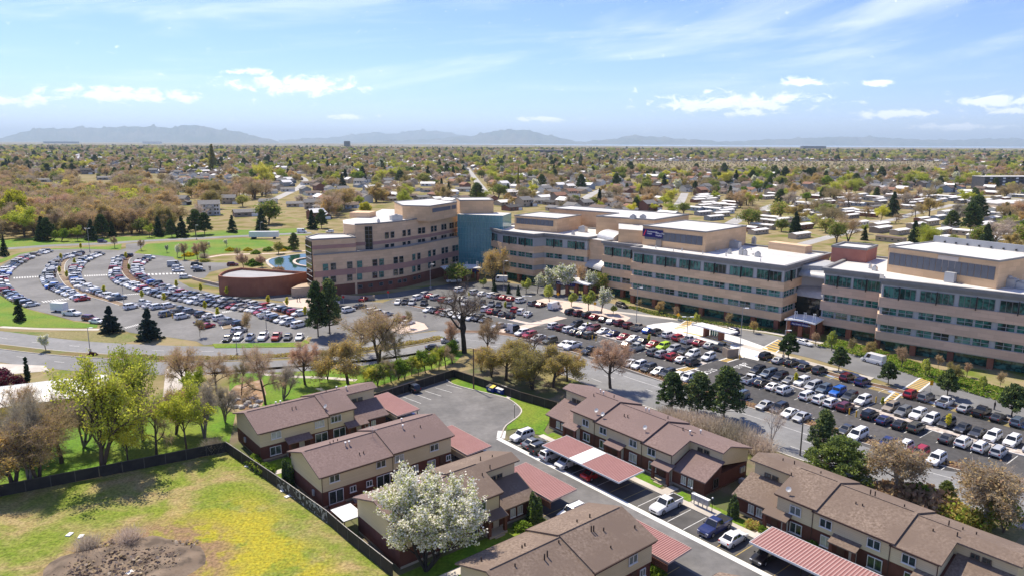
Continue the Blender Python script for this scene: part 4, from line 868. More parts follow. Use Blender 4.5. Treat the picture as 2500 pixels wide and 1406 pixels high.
class House:
    def __init__(s,name,label,fr,roofm,depth,loc,ev=5.2,rise=1.75):
        s.F=fr; s.rm=roofm; s.D=depth; s.root=thing(name,label,'townhouse',loc,'townhouse buildings round the lane'); s.ev=ev; s.rise=rise
    def P(s,u,w,z): g=s.F(u,w); return Vector((g.x,g.y,z))
    def hexa(s,mb,u0,u1,prof,m=0):
        """extrude a (w,z) profile along u"""
        n=len(prof); vs=[s.P(u0,w,z) for w,z in prof]+[s.P(u1,w,z) for w,z in prof]
        fs=[(i,(i+1)%n,n+(i+1)%n,n+i) for i in range(n)]+[tuple(range(n-1,-1,-1)),tuple(range(n,2*n))]
        mb.add(vs,fs,m)
    def wall(s,mb,u0,w0,u1,w1,z0,z1,t=0.2,m=0):
        a=s.P(u0,w0,z0); b=s.P(u1,w1,z0); mb.add([a,b,Vector((b.x,b.y,z1)),Vector((a.x,a.y,z1))],[(0,1,2,3)],m)
    def slope_z(s,w,dz=0):
        h=s.D/2; return s.ev+dz+s.rise*(1-abs(w-h)/h)
    def unit(s,u0,u1,dz=0.0,wing=None,ends=(0.0,0.0)):
        """two-storey part u0..u1 minus the one-storey wing range"""
        D=s.D; h=D/2; ov=0.55; th=0.2
        a0,a1=u0,u1
        if wing:
            if wing[0]<=u0+1e-3: a0=wing[1]
            else: a1=wing[0]
        br=MB(); sd_=MB(); rf=MB(); fd=MB()
        s.hexa(fd,u0,u1,[(-0.04,0),(D+0.04,0),(D+0.04,0.35),(-0.04,0.35)])
        s.hexa(br,a0,a1,[(0,0.05),(D,0.05),(D,2.6),(0,2.6)])
        e=s.ev+dz
        s.hexa(sd_,a0,a1,[(-0.12,2.6),(D+0.12,2.6),(D+0.12,e-0.05),(h,e+s.rise-0.05),(-0.12,e-0.05)])
        def slabs(ua,ub,wf):
            zf=s.slope_z(wf,dz) if wf>=0 else e-(-wf)*s.rise/h
            s.hexa(rf,ua,ub,[(wf,zf),(h,e+s.rise),(h,e+s.rise+th),(wf,zf+th)]); zb=e-ov*s.rise/h
            s.hexa(rf,ua,ub,[(h,e+s.rise),(D+ov,zb),(D+ov,zb+th),(h,e+s.rise+th)])
        slabs(a0-(ends[0] if a0==u0 else 0.35),a1+(ends[1] if a1==u1 else 0.35),-ov)
        if wing:
            g0,g1=(u0,a0) if a0!=u0 else (a1,u1); wc=h-1.3
            x0,x1=(g0-ends[0],g1-0.35) if a0!=u0 else (g0+0.35,g1+ends[1])
            slabs(x0,x1,wc-0.6)
            zl0=2.75; zl1=4.55
            s.hexa(br,g0,g1,[(0,0.05),(D,0.05),(D,2.6),(wc,2.6),(wc,zl1-0.1),(0,zl0+0.1)])
            s.hexa(sd_,g0,g1,[(wc-0.02,zl1-0.6),(D+0.12,2.62),(D+0.12,e-0.05),(h,e+s.rise-0.05),(wc-0.02,s.slope_z(wc,dz)-0.05)])
            sl=(zl1-zl0)/(wc)
            s.hexa(rf,x0,x1 if a0==u0 else x1+0.0,[(-ov,zl0-ov*sl),(wc+0.0,zl1),(wc,zl1+th),(-ov,zl0-ov*sl+th)])
            s.wins('front',(g0+g1)/2-1.0,zl1+0.6,0.95,0.6,WGL,WBR,wc-0.04); s.wins('front',(g0+g1)/2+0.2,zl1+0.6,0.95,0.6,WGL,WBR,wc-0.04)
            s.wins('front',(g0+g1)/2-0.7,1.45,0.9,1.3,CURT,WFR); s.wins('front',(g0+g1)/2+0.6,1.45,0.9,1.3,CURT,WFR)
        fd.obj('foundation',FOUND,s.root); br.obj('brick_wall',BRK,s.root); sd_.obj('siding_wall',CREAM,s.root); ro=rf.obj('roof',s.rm,s.root)
        # ridge cap, fascia and downpipe
        m=MB(); q=s.P(a0,h,e+s.rise+th+.02); q2=s.P(a1,h,e+s.rise+th+.02); m.tube(q,q2,0.09,n=4); m.obj('ridge_cap',s.rm,ro)
        m=MB(); zf=e-ov*s.rise/h; s.hexa(m,a0-0.1,a1+0.1,[(-ov-0.1,zf-0.02),(-ov,zf-0.02),(-ov,zf+0.17),(-ov-0.1,zf+0.17)]); s.hexa(m,u0-0.1,u1+0.1,[(D+ov,zf-0.02),(D+ov+.1,zf-0.02),(D+ov+.1,zf+0.17),(D+ov,zf+0.17)]); m.obj('gutter',TRIM,s.root)
        m=MB(); m.tube(s.P(a1-0.1,-0.18,0.1),s.P(a1-0.1,-0.18,e-.1),0.05,n=5); m.tube(s.P(u0+.06,D+.18,0.1),s.P(u0+.06,D+.18,e-.1),0.05,n=5); m.obj('downpipe',TRIM,s.root)
        return ro
    def side(s,side,u,z,off=0.0):
        if side=='front': p=s.P(u,off,z); o=s.F(u,-1)-s.F(u,0)
        elif side=='back': p=s.P(u,s.D+off,z); o=s.F(u,1)-s.F(u,0)
        elif side=='end0': p=s.P(off,u,z); o=s.F(-1,0)-s.F(0,0)
        else: p=s.P(off,u,z); o=s.F(1,0)-s.F(0,0)
        return p,o.normalized(),math.atan2(o.x,-o.y)
    def wins(s,side,u,z,w,h,gl=None,fr=None,off=None,nv=2):
        up=z>2.6
        if off is None: off={'front':-0.14 if up else -0.02,'back':0.14 if up else 0.02}.get(side,0)
        p,o,ang=s.side(side,u,z,off); q=p+Vector((o.x,o.y,0))*0.02
        W=link('window',window_mesh(w,h,nv,1,fr or WFR,gl or WGL,ft=0.075),s.root,loc=q,rz=ang)
        sm=MB(); sm.box((0,-0.1,-h/2-0.06),(w+0.16,0.16,0.06)); so=link('sill',sm.mesh('sill',[fr or WFR]),W); so.location=(0,0,0); return W
    def door(s,side,u,w=0.95,h=2.05,m=None,off=None):
        p,o,ang=s.side(side,u,0.35,-0.02 if side=='front' else 0.02); mb=MB(); mb.box((0,-0.04,0),(w,0.09,h)); mb.box((w*0.35,-0.11,h*0.48),(0.06,0.06,0.06)); return link('door',mb.mesh('door',[m or DOORM]),s.root,loc=p,rz=ang)
    def slider(s,side,u): s.wins(side,u,1.35,2.3,2.05,WGL,WFR)
    def porch(s,u,w=3.4,dep=1.7):
        rf=MB(); s.hexa(rf,u-w/2,u+w/2,[(-dep,2.45),(0.0,3.05),(0.0,3.2),(-dep,2.6)]); r=rf.obj('porch_roof',s.rm,s.root)
        c=MB(); s.hexa(c,u-w/2+.15,u-w/2+.55,[(-dep+.15,0),(-dep+.55,0),(-dep+.55,2.45),(-dep+.15,2.45)]); c.obj('porch_pillar',BRK,s.root)
        c=MB(); s.hexa(c,u+w/2-.55,u+w/2-.15,[(-dep+.15,0),(-dep+.55,0),(-dep+.55,2.45),(-dep+.15,2.45)]); c.obj('porch_pillar',BRK,s.root)
        c=MB(); s.hexa(c,u-w/2+.2,u+w/2-.2,[(-dep,0.02),(0,0.02),(0,0.32),(-dep,0.32)]); s.hexa(c,u-.8,u+.8,[(-dep-.35,0.02),(-dep,0.02),(-dep,0.17),(-dep-.35,0.17)]); c.obj('porch_step',FOUND,s.root)
        s.door('front',u-0.75); s.door('front',u+0.8,m=DOORW)
    def vent(s,u,w,dz=0.0,h=0.5,r=0.07,cap=False):
        z=s.slope_z(w,dz)+0.15; m=MB(); m.tube(s.P(u,w,z),s.P(u,w,z+h),r,n=6)
        if cap: m.tube(s.P(u,w,z+h+.02),s.P(u,w,z+h+.18),r*2.1,n=8,m=1)
        m.obj('roof_vent',[VENT if not cap else STEEL,WHITEM],s.root)
    def dish(s,u,w,dz=0.0):
        z=s.slope_z(w,dz)+0.2; m=MB(); a=s.P(u,w,z); b=a+Vector((0,0,0.7)); m.tube(a,b,0.03); n=10
        ax=Vector((-0.5,-0.6,0.6)).normalized(); x=ax.orthogonal().normalized(); y=ax.cross(x); c=b+ax*0.1
        vs=[c-ax*0.08]+[c+x*(0.38*math.cos(6.283*i/n))+y*(0.38*math.sin(6.283*i/n)) for i in range(n)]
        m.add(vs,[(0,1+i,1+(i+1)%n) for i in range(n)]); m.tube(c-ax*0.05,c+ax*0.4,0.015); m.obj('satellite_dish',STEEL,s.root)
    def antenna(s,u,w):
        z=s.slope_z(w)+0.1; m=MB(); a=s.P(u,w,z); m.tube(a,a+Vector((0,0,1.6)),0.025,n=4); 
        for k in range(5): d=Vector((0.5-.05*k,0.3,0)); c=a+Vector((0.3*k-.6,-.3*k+.6,1.5)); m.tube(c-d,c+d,0.014,n=3)
        m.tube(a+Vector((-.7,.7,1.5)),a+Vector((.8,-.8,1.5)),0.02,n=3); m.obj('aerial',STEEL,s.root)
    def meter(s,u,side='end0',off=0.0):
        p,o,ang=s.side(side,u,1.2,off); m=MB(); m.box((0,-0.12,0),(0.5,0.22,0.9)); link('meter_box',m.mesh('meter_box',[STEEL]),s.root,loc=p,rz=ang)
    def aircon(s,u,w):
        p=s.P(u,w,0.03); m=MB(); m.box((p.x,p.y,0.03),(0.8,0.8,0.75),LT); m.tube((p.x,p.y,.78),(p.x,p.y,.84),0.33,n=10); m.obj('air_conditioner',STEEL,s.root)
# rows along the lane
def row_house(label,p0,units,roofm,qf=10.4):
    fr=lambda u,w: PQ(u,qf+w)
    g=fr(p0,0); H_=House('townhouse',label,fr,roofm,11.2,(g.x,g.y,0))
    return H_
T5=row_house('mauve-roofed brick townhouse row behind the carport with the white panel',1.8,None,SH_RED)
T5.unit(1.8,13.6,0.30,(1.8,8.2),(0.5,0.45)); T5.unit(13.6,24.2,0.0,None,(0.0,0.45)); T5.unit(24.2,36.2,-0.30,(30.2,36.2),(0.0,0.5))
for u in (11.4,): T5.wins('front',u,4.1,1.5,1.2); T5.wins('front',u+.2,1.5,1.6,1.4)
for u in (15.6,22.3): T5.wins('front',u,4.0,1.6,1.2); T5.wins('front',u,1.45,1.6,1.5,CURT if u>20 else WGL)
T5.wins('front',26.2,3.85,1.6,1.2); T5.wins('front',26.4,1.45,1.5,1.4)
T5.porch(8.6); T5.porch(18.9,3.8); T5.porch(29.0,3.6)
T5.wins('end1',2.8,1.5,1.3,1.5,WGL,WBR,off=36.24); T5.meter(9.5,'end1',36.22); T5.meter(10.2,'end1',36.22); T5.aircon(37.2,8.6)
for u,w,c in ((7.5,7.5,True),(9.3,6.4,True),(8.6,4.6,False),(18.6,7.2,True),(19.3,7.2,True),(17.4,3.0,False),(18.1,3.1,False),(29.6,4.9,True),(30.4,6.6,True),(28,5.2,False),(23,7.7,False),(11,7.4,False)): T5.vent(u,w,0.3 if u<13 else (0 if u<24 else -.3),0.55,0.08,c)
T5.dish(13.0,0.8,0.3); T5.dish(14.4,0.9); T5.dish(23.2,1.6)
T6=row_house('brown-shingled brick townhouse row at the lower right beside the ribbed carport',41.6,None,SH_BRN,10.6)
T6.unit(41.6,53.1,0.25,(41.6,47.9),(0.5,0.45)); T6.unit(53.1,62.9,0.0,None,(0.0,0.45)); T6.unit(62.9,74.6,-0.25,(68.2,74.6),(0.0,0.5))
T6.wins('front',50.6,4.0,1.6,1.2); T6.wins('front',50.8,1.45,1.7,1.5); T6.wins('front',54.8,3.95,1.6,1.2); T6.wins('front',60.9,3.95,1.6,1.2); T6.wins('front',55.0,1.45,1.5,1.5,CURT); T6.wins('front',61.2,1.4,1.8,1.6)
T6.wins('front',65.0,3.8,1.6,1.2); T6.wins('front',65.4,1.4,1.5,1.5)
T6.porch(48.4,3.6); T6.porch(57.7,3.6); T6.porch(67.4,3.2)
for u,w,h in ((44.8,6.2,.45),(46.3,6.7,.6),(47.6,3.6,.5),(50,7.2,.4),(57.2,6.4,.75),(57.8,6.4,.75),(56.8,3.3,.35),(57.6,3.4,.35),(61.4,6.6,.4),(66.7,6.2,.75),(68.2,4.6,.6),(68,7.0,.4),(69.4,7.2,.4),(65.8,4.0,.35)): T6.vent(u,w,0.25 if u<53 else (0 if u<63 else -.25),h,0.08)
T6.dish(49.2,-1.2+1.4,0.25)
# rows end-on to the lane; front side faces +p (T1, T3) or -p (T2, T4, T7)
def end_house(label,pf,sgn,q0,q1,roofm,depth=10.9):
    fr=lambda u,w: PQ(pf-sgn*w,u)
    g=fr(q0,0); return House('townhouse',label,fr,roofm,depth,(g.x,g.y,0))
T1=end_house('mauve-roofed townhouse row at the upper left, farthest from the camera',-17.4,1,-36.7,-13.2,SH_RED)
T1.unit(-36.7,-24.6,0.0,None,(0.5,0.0)); T1.unit(-24.6,-13.3,0.28,(-19.6,-13.3),(0.0,0.5))
T1.wins('front',-34.0,4.1,1.7,1.2,CURT); T1.wins('front',-26.3,4.1,1.7,1.2,CURT); T1.wins('front',-23.2,4.3,2.0,1.2,nv=3); T1.wins('front',-34.2,1.4,1.9,1.5); T1.slider('front',-26.0); T1.slider('front',-22.6)
T1.porch(-30.4,4.4); T1.porch(-19.6,4.2); T1.meter(7.0,'end0',-36.72)
for u,w,c in ((-31.5,5.8,True),(-30.6,6.0,True),(-29.6,3.4,False),(-28.9,3.4,False),(-18.5,5.0,True),(-19.8,6.3,True),(-22,6,False)): T1.vent(u,w,0 if u<-24.6 else .28,0.5,0.08,c)
T1.dish(-24.4,1.2); T1.antenna(-23.5,4.9)
T2=end_house('mauve-roofed townhouse row with its long cream rear wall facing the red patio',-7.0,-1,-35.6,-13.0,SH_RED,10.6)
T2.unit(-35.6,-24.0,0.0,None,(0.5,0.0)); T2.unit(-24.0,-13.1,0.28,None,(0.0,0.5))
for u,g in ((-33.6,WGL),(-26.0,WGL),(-22.8,CURT),(-16.4,WGL)): T2.wins('back',u,4.3,1.6,1.1,g)
T2.slider('back',-33.4); T2.slider('back',-25.6); T2.slider('back',-22.6); T2.wins('back',-30.7,1.7,1.0,0.95); T2.wins('back',-28.0,1.7,1.0,0.95); T2.wins('back',-19.9,1.8,1.0,.95,CURT); T2.wins('back',-16.9,1.5,1.5,1.4,CURT); T2.door('back',-14.8); T2.wins('back',-13.9+.3,1.7,0.9,.9)
T2.meter(8.0,'end0',-35.62); T2.aircon(-30.6,11.6); T2.aircon(-14.2,11.6)
for u,w,h,c in ((-31.5,5.2,.45,False),(-29.6,6.5,.5,True),(-29.0,6.5,.5,True),(-30.4,4.0,.4,False),(-29.7,4.0,.4,False),(-28.6,9.0,.4,False),(-27.9,9.0,.4,False),(-19.6,6.6,.5,True),(-18.2,3.9,.45,True),(-16.8,7.4,.4,False),(-19,9,.35,False)): T2.vent(u,w,0 if u<-24 else .28,h,0.08,c)
T2.antenna(-24.8,6.2)
st=MB()
for k in range(2): T2.hexa(st,-34.7,-32.1,[(10.65+k*.0,0.03),(11.5-k*.4,0.03),(11.5-k*.4,0.17+k*.17),(10.65,0.17+k*.17)])
st.obj('patio_step',MATS['red_patio'],T2.root)
T3=end_house('townhouse row half hidden by the white flowering tree, mauve and brown roof',23.6,1,-34.6,-12.6,SH_BRN)
r=T3.unit(-34.5,-23.6,0.0,None,(0.5,0.0)); r.data.materials[0]=SH_RED
T3.unit(-23.6,-12.7,0.28,(-18.8,-12.7),(0.0,0.5)); T3.wins('front',-22,4.3,1.5,1.2); T3.porch(-20.2,3.4); T3.wins('front',-23.2,1.4,1.2,1.6)
for u,w,h,c in ((-28.6,5.9,.5,True),(-28.0,5.9,.5,True),(-25.3,6.0,.4,True),(-17.2,6.4,.7,False),(-15.2,6.2,.4,False),(-17.4,3.9,.6,False),(-19.3,3.2,.45,False)): T3.vent(u,w,0 if u<-23.6 else .28,h,0.08,c)
T4=end_house('brown-shingled townhouse row at the bottom centre with big near roof slope',34.0,-1,-32.8,-12.0,SH_BRN,10.6)
T4.unit(-32.6,-22.4,0.0,None,(0.5,0.0)); T4.unit(-22.4,-12.1,0.28,None,(0.0,0.5))
for u in (-15.6,-24.2): T4.wins('back',u,4.3,1.5,1.1)
T4.wins('back',-13.6,1.7,1.0,1.0); T4.door('back',-15.2); T4.slider('back',-19)
for u,w,h in ((-31.4,2.2,.6),(-26.6,3.6,.4),(-26.0,3.4,.4),(-16.4,4.4,.55),(-18.2,4.0,.4),(-29.8,6.2,.4),(-26.2,7.0,.8),(-25.6,6.8,.8),(-23,5.9,.4),(-18.4,6.6,.8),(-18.1,6.7,.8),(-16.9,7.2,.5),(-18,9.4,.3),(-12.9,8.6,.45)): T4.vent(u,w,0 if u<-22.4 else .28,h,0.09)
T7=end_house('brown townhouse roof just showing at the bottom edge beside the lane',64.6,1,-31,-11.6,SH_BRN,10.6); T7.unit(-31,-11.6,0.0,None,(0.5,0.5))
# ---------------------------------------------------------------- carports
CP_DK=mat('carport_red',(0.255,0.11,0.10),(0.29,0.13,0.118),0.5,0.6); CP_LT=mat('carport_rib',(0.37,0.195,0.178),(0.41,0.225,0.206),0.6,0.55); CP_W=mat('carport_white',(0.72,0.73,0.72),rough=0.5)
def carport(label,p0,p1,q0,q1,screen=None,white=None,rib=0.33,tilt=0.10,lt=CP_LT):
    c=PQ((p0+p1)/2,(q0+q1)/2); r=thing('carport',label,'carport',(c.x,c.y,0),'metal carports along the lane'); z=2.55
    zz=lambda q:z+tilt*(q-q0)/(q1-q0)*2.0
    def slab(mb,a,b,c_,d_,dz0,dz1,m=0):
        vs=[]
        for dz in (dz0,dz1):
            for p,q in ((a,c_),(b,c_),(b,d_),(a,d_)): g=PQ(p,q); vs.append((g.x,g.y,zz(q)+dz))
        mb.add(vs,[(3,2,1,0),(4,5,6,7),(0,1,5,4),(1,2,6,5),(2,3,7,6),(3,0,4,7)],m)
    deck=MB(); slab(deck,p0,p1,q0,q1,0,0.05); deck.obj('roof_deck',CP_DK,r)
    rb=MB(); n=int((p1-p0)/rib)
    for i in range(n):
        a=p0+rib*(i+0.15); 
        if white and white[0]<a<white[1]: continue
        slab(rb,a,a+rib*0.42,q0,q1,0.05,0.09)
    rb.obj('roof_ribs',lt,r)
    if white:
        w=MB(); slab(w,white[0],white[1],q0+.02,q1-.02,0.052,0.10); w.obj('white_roof_panel',CP_W,r)
    fa=MB(); slab(fa,p0-.04,p1+.04,q0-.06,q0,-0.16,0.11); slab(fa,p0-.04,p1+.04,q1,q1+.06,-0.16,0.11); slab(fa,p0-.06,p0-.0,q0,q1,-0.16,0.11); slab(fa,p1,p1+.06,q0,q1,-0.16,0.11); fa.obj('fascia',CP_W if not screen else mat('carport_fascia_'+str(int(p0+99)),(0.5,0.36,0.32)),r)
    for i in range(int((p1-p0)//5.4)+1):
        p=p0+1.0+i*5.4
        if p>p1: break
        for q in (q0+1.2,q1-0.4):
            g=PQ(p,q); m=MB(); m.box((g.x,g.y,0.02),(0.12,0.12,z-0.1),LT); m.obj('post',BLKPL,r)
    if screen:
        for k in range(4):
            m=MB(); g=PQ(p1-4.8,q0+.02); h=PQ(p1,q0+.02)
            slab(m,p1-5.6,p1,q0-.12,q0-.07,-0.22-0.24*(k+1),-0.03-0.24*(k+1)); m.obj('screen_board',screen,r)
    return r
WOODP=mat('weathered_wood',(0.36,0.28,0.2),(0.45,0.36,0.26),1.2); WOODR=mat('red_wood',(0.17,0.07,0.045),(0.2,0.09,0.06),1.2)
carport('pink ribbed carport with slatted end beside the farthest upper-left townhouse',-27.2,-15.3,-11.9,-7.2,WOODP)
carport('pink ribbed carport with slatted end beside the cream-walled townhouse',-5.0,6.4,-11.8,-6.9,WOODP)
carport('pink ribbed carport beside the townhouse behind the flowering tree',14.8,26.1,-11.4,-6.5,WOODR)
carport('red and white striped carport behind the bottom-centre townhouse roof',34.6,46.2,-10.7,-6.3,WOODR)
carport('long pink carport with one white roof panel in front of the mauve townhouse row',11.2,28.3,0.2,5.9,None,(17.6,20.4))
carport('large red and white ribbed carport at the lower right',49.8,76.0,1.0,6.2,None,None,0.42,lt=mat('carport_rib_pale',(0.44,0.27,0.245),rough=0.5))
# small white patio cover beside T3
r=thing('patio_cover','small white corrugated patio cover beside the flowering tree','patio cover',tuple(PQ(11,-35)))
m=MB(); vs=[PQ(8.6,-36.6),PQ(12.6,-36.6),PQ(12.6,-33.6),PQ(8.6,-33.6)]; m.add([(v.x,v.y,z) for z in (2.35,2.42) for v in vs],[(3,2,1,0),(4,5,6,7),(0,1,5,4),(1,2,6,5),(2,3,7,6),(3,0,4,7)]); m.obj('cover_sheet',WHITEM,r)
m=MB()
for k in range(11): ribbon_mb(m,[PQ(8.7+k*.37,-36.55),PQ(8.7+k*.37,-33.65)],0.1,2.45,h=0.03)
m.obj('cover_ribs',WHITEM,r)
for p,q in ((8.8,-36.4),(12.4,-36.4),(8.8,-33.8),(12.4,-33.8)):
    g=PQ(p,q); m=MB(); m.box((g.x,g.y,0.02),(.1,.1,2.33),LT); m.obj('post',WOODR,r)
# ---------------------------------------------------------------- fences
MESHF=mat('dark_fence_mesh',(0.030,0.027,0.024),(0.05,0.043,0.036),0.7,0.9); RAILF=mat('fence_rail',(0.42,0.39,0.36),rough=0.6); POSTF=mat('fence_post',(0.10,0.09,0.08),rough=0.8)
def graffmat():
    m=mat('graffiti_panel',(0.045,0.04,0.035),(0.33,0.33,0.32),1.6,0.9,lo=0.53,hi=0.56); return m
GRAF=graffmat()
def fence(label,pts,h,panel,rail,post,bay=3.0,graf=None):
    L=[Vector(p) for p in pts]; r=thing('fence',label,'fence',(L[0].x,L[0].y,0)); acc=0
    for i in range(len(L)-1):
        a,b=L[i],L[i+1]; d=b-a; ln=d.length; d=d/ln; n=max(1,round(ln/bay)); w=ln/n; nn=Vector((-d.y,d.x)); ang=math.atan2(d.y,d.x)
        for k in range(n):
            p=a+d*(w*k); m=MB(); m.box((p.x,p.y,0),(0.09,0.09,h+0.06),ang); m.obj('post',post,r)
            m=MB(); q=p+d*0.05; m.obox((q.x-nn.x*.02,q.y-nn.y*.02,0.04),(d.x*(w-.1),d.y*(w-.1),0),(nn.x*.04,nn.y*.04,0),(0,0,h-0.08)); m.obj('mesh_panel',GRAF if graf and graf[0]<=acc<graf[1] else panel,r); acc+=1
        m=MB(); m.tube((a.x,a.y,h),(b.x,b.y,h),0.055,n=5); m.obj('top_rail',rail,r)
    return r
fence('black mesh fence along the far side of the field under the trees',fence_a,1.85,MESHF,POSTF,POSTF)
fence('dark graffiti-marked fence with pale top rail between the field and townhouses',fence_b,1.9,MESHF,RAILF,POSTF,3.0,(6,11))
fence('dark slatted fence behind the turning circle and blue dumpsters',[G(905,985),G(1010,952),G(1108,921),G(1180,945),G(1270,977),G(1360,1003)],1.9,MESHF,mat('fence_rail_brown',(0.13,0.10,0.08)),POSTF)
m=mat('red_fence_wood',(0.16,0.06,0.04),(0.2,0.08,0.05),1.0)
fence('short red wooden garden fence between the two end-on townhouses',[PQ(7.8,-36.2),PQ(7.8,-28)],1.5,m,m,m,1.6)
# ---------------------------------------------------------------- dumpsters, mailboxes, poles, lamps
BLUEM=mat('dumpster_blue',(0.012,0.035,0.20),(0.02,0.05,0.24),0.8,0.5); YELM=mat('dumpster_yellow',(0.75,0.55,0.06),rough=0.5)
def dumpster(px,label,lid):
    g=G(*px); ang=LT+R_(10); r=thing('dumpster',label,'dumpster',(g.x,g.y,0),'dumpsters by the fence'); ca,sa=math.cos(ang),math.sin(ang)
    def T(x,y): return Vector((g.x+ca*x-sa*y,g.y+sa*x+ca*y))
    m=MB(); b=[T(-.95,-.65),T(.95,-.65),T(.95,.65),T(-.95,.65)]; t=[T(-1.0,-.85),T(1.0,-.85),T(1.0,.75),T(-1.0,.75)]; zt=(1.15,1.15,1.5,1.5)
    vs=[(p.x,p.y,0.15) for p in b]+[(p.x,p.y,z) for p,z in zip(t,zt)]; m.add(vs,[(3,2,1,0),(0,1,5,4),(1,2,6,5),(2,3,7,6),(3,0,4,7)]); m.obj('bin_body',BLUEM,r)
    for x0,x1,mt in ((-.98,-.02,lid[0]),(.02,.98,lid[1])):
        m=MB(); q=[T(x0,-.88),T(x1,-.88),T(x1,.76),T(x0,.76)]; m.add([(p.x,p.y,z+dz) for dz in (0.02,0.07) for p,z in zip(q,zt)],[(3,2,1,0),(4,5,6,7),(0,1,5,4),(1,2,6,5),(2,3,7,6),(3,0,4,7)]); m.obj('lid',mt,r)
    m=MB(); q=[T(-.35,-.80),T(.35,-.80),T(.35,-.77),T(-.35,-.77)]; m.prism(q,.55,1.0); m.obj('notice_plate',WHITEM,r)
    for x in (-.8,.8):
        for y in (-.5,.5): q=T(x,y); m=MB(); m.tube((q.x-.04,q.y,.08),(q.x+.04,q.y,.08),.08,n=8); m.obj('castor',TYRE,r)
surface('dumpster_pad',gpoly([(1178,957),(1190,945),(1258,958),(1250,975),(1235,972)]),0.05,CONC)
dumpster((1201,955),'blue dumpster with one yellow lid, left of the pair by the fence',(BLKPL,YELM)); dumpster((1224,960),'blue dumpster with two grey lids, right of the pair by the fence',(STEEL,STEEL))
r0=PQ(37.6,7.4)
for k in range(4):
    g=PQ(36.6+k*0.75,7.5); r=thing('mailbox_cluster',['first','second','third','fourth'][k]+' grey cluster mailbox from the left, on the concrete pad by the stalls','mailbox',(g.x,g.y,0.1),'cluster mailboxes')
    m=MB(); m.box((g.x,g.y,0.12),(0.12,0.12,0.75),LT); m.obj('pedestal',STEEL,r); m=MB(); m.box((g.x,g.y,0.85),(0.68,0.5,0.85),LT); m.obj('box_body',STEEL,r); m=MB(); m.box((g.x,g.y,1.7),(0.74,0.58,0.1),LT); m.obj('box_top',WHITEM,r)
surface('mailbox_pad',[PQ(35.8,7.1),PQ(40.6,7.1),PQ(40.6,8.6),PQ(35.8,8.6)],0.118,CONC)
def small_lamp(g,label,h=2.2):
    r=thing('garden_lamp',label,'lamp',(g.x,g.y,0),'garden lamps'); m=MB(); m.tube((g.x,g.y,0),(g.x,g.y,h),0.05); m.obj('post',BLKPL,r); m=MB(); m.sphere((g.x,g.y,h+.15),.14); m.obj('globe',WHITEM,r)
small_lamp(PQ(36.0,7.6),'short black lamp post just left of the cluster mailboxes'); small_lamp(PQ(39.7,7.5),'short black lamp post just right of the cluster mailboxes'); small_lamp(G(1256,1020),'short dark lamp post on the kerb of the turning circle',2.6)
def street_light(px,hpx,label,arms=1,dirx=1.0,group='parking lot light poles',base=True):
    g=G(*px); h=max(4.0,ZAT(g,hpx)); r=thing('light_pole',label,'light pole',(g.x,g.y,0),group)
    m=MB(); m.tube((g.x,g.y,0),(g.x,g.y,h),0.11,0.07,8); m.obj('pole',mat('pole_grey',(0.33,0.31,0.29),rough=0.6) if 'pole_grey' not in MATS else MATS['pole_grey'],r)
    if base: m=MB(); m.tube((g.x,g.y,0),(g.x,g.y,0.8),0.32,n=10); m.obj('pole_base',CONC,r)
    for k in range(arms):
        s=dirx if k==0 else -dirx; m=MB(); m.tube((g.x,g.y,h-.1),(g.x+s*.6,g.y-.1,h-.05),0.05); m.box((g.x+s*1.0,g.y-.1,h-.13),(0.9,0.45,0.16)); m.obj('lamp_head',WHITEM if k==0 else WHITEM,r)
for px,hp,lb,ar in (((219.5,616),558,'light pole standing at the top of the curved left parking lot',2),((220,857),799,'light pole on the planted median near the small white tree',1),((303,745),690,'light pole among the middle rows of the curved lot',2),((651,810),755,'light pole beside the red pickup in the lower left lot',2),((579,868),800,'light pole on the verge below the left lot',1),((1051,705),645,'light pole in front of the curved hospital wing',1),((1230,709),637,'light pole by the white passenger van',1),((1286,776),722,'light pole rising from the middle lot beside the white cars',2),((1553,800),702,'light pole at the start of the front drive by the maroon cars',1),((1675,856),772,'light pole among the cars below the bus shelter',2),((1805,874),751,'light pole beside the concrete enclosure by the crosswalk',1),((1917,832),776,'light pole in front of the right entrance canopy',1),((1912,872),805,'light pole hidden by the leftmost lot pine',1),((480,586),550,'light pole by the far drive behind the left lot',1),((637,575),543,'light pole by the far drive near the white house',1)):
    street_light(px,hp,lb,ar,1.0 if px[0]>300 else 0.9)
g=G(1156.4,949.6); h=ZAT(g,850); r=thing('utility_pole','tall brown wooden utility pole beside the blue dumpsters','utility pole',(g.x,g.y,0)); m=MB(); m.tube((g.x,g.y,0),(g.x,g.y,h),0.17,0.11,8); m.obj('pole',mat('pole_wood',(0.13,0.085,0.05),(0.17,0.11,0.07),1.5),r); m=MB(); m.tube((g.x-.7,g.y-.3,h-.5),(g.x+.7,g.y+.3,h-.5),0.06,n=4); m.obj('crossarm',MATS['pole_wood'],r)
g=G(1953,1112); h=ZAT(g,1022); r=thing('utility_pole','dark pole standing beside the dense green pine at the road','utility pole',(g.x,g.y,0)); m=MB(); m.tube((g.x,g.y,0),(g.x,g.y,h),0.14,0.1,8); m.obj('pole',POSTF,r); m=MB(); m.box((g.x,g.y,h),(.35,.35,.3)); m.obj('cap',POSTF,r)
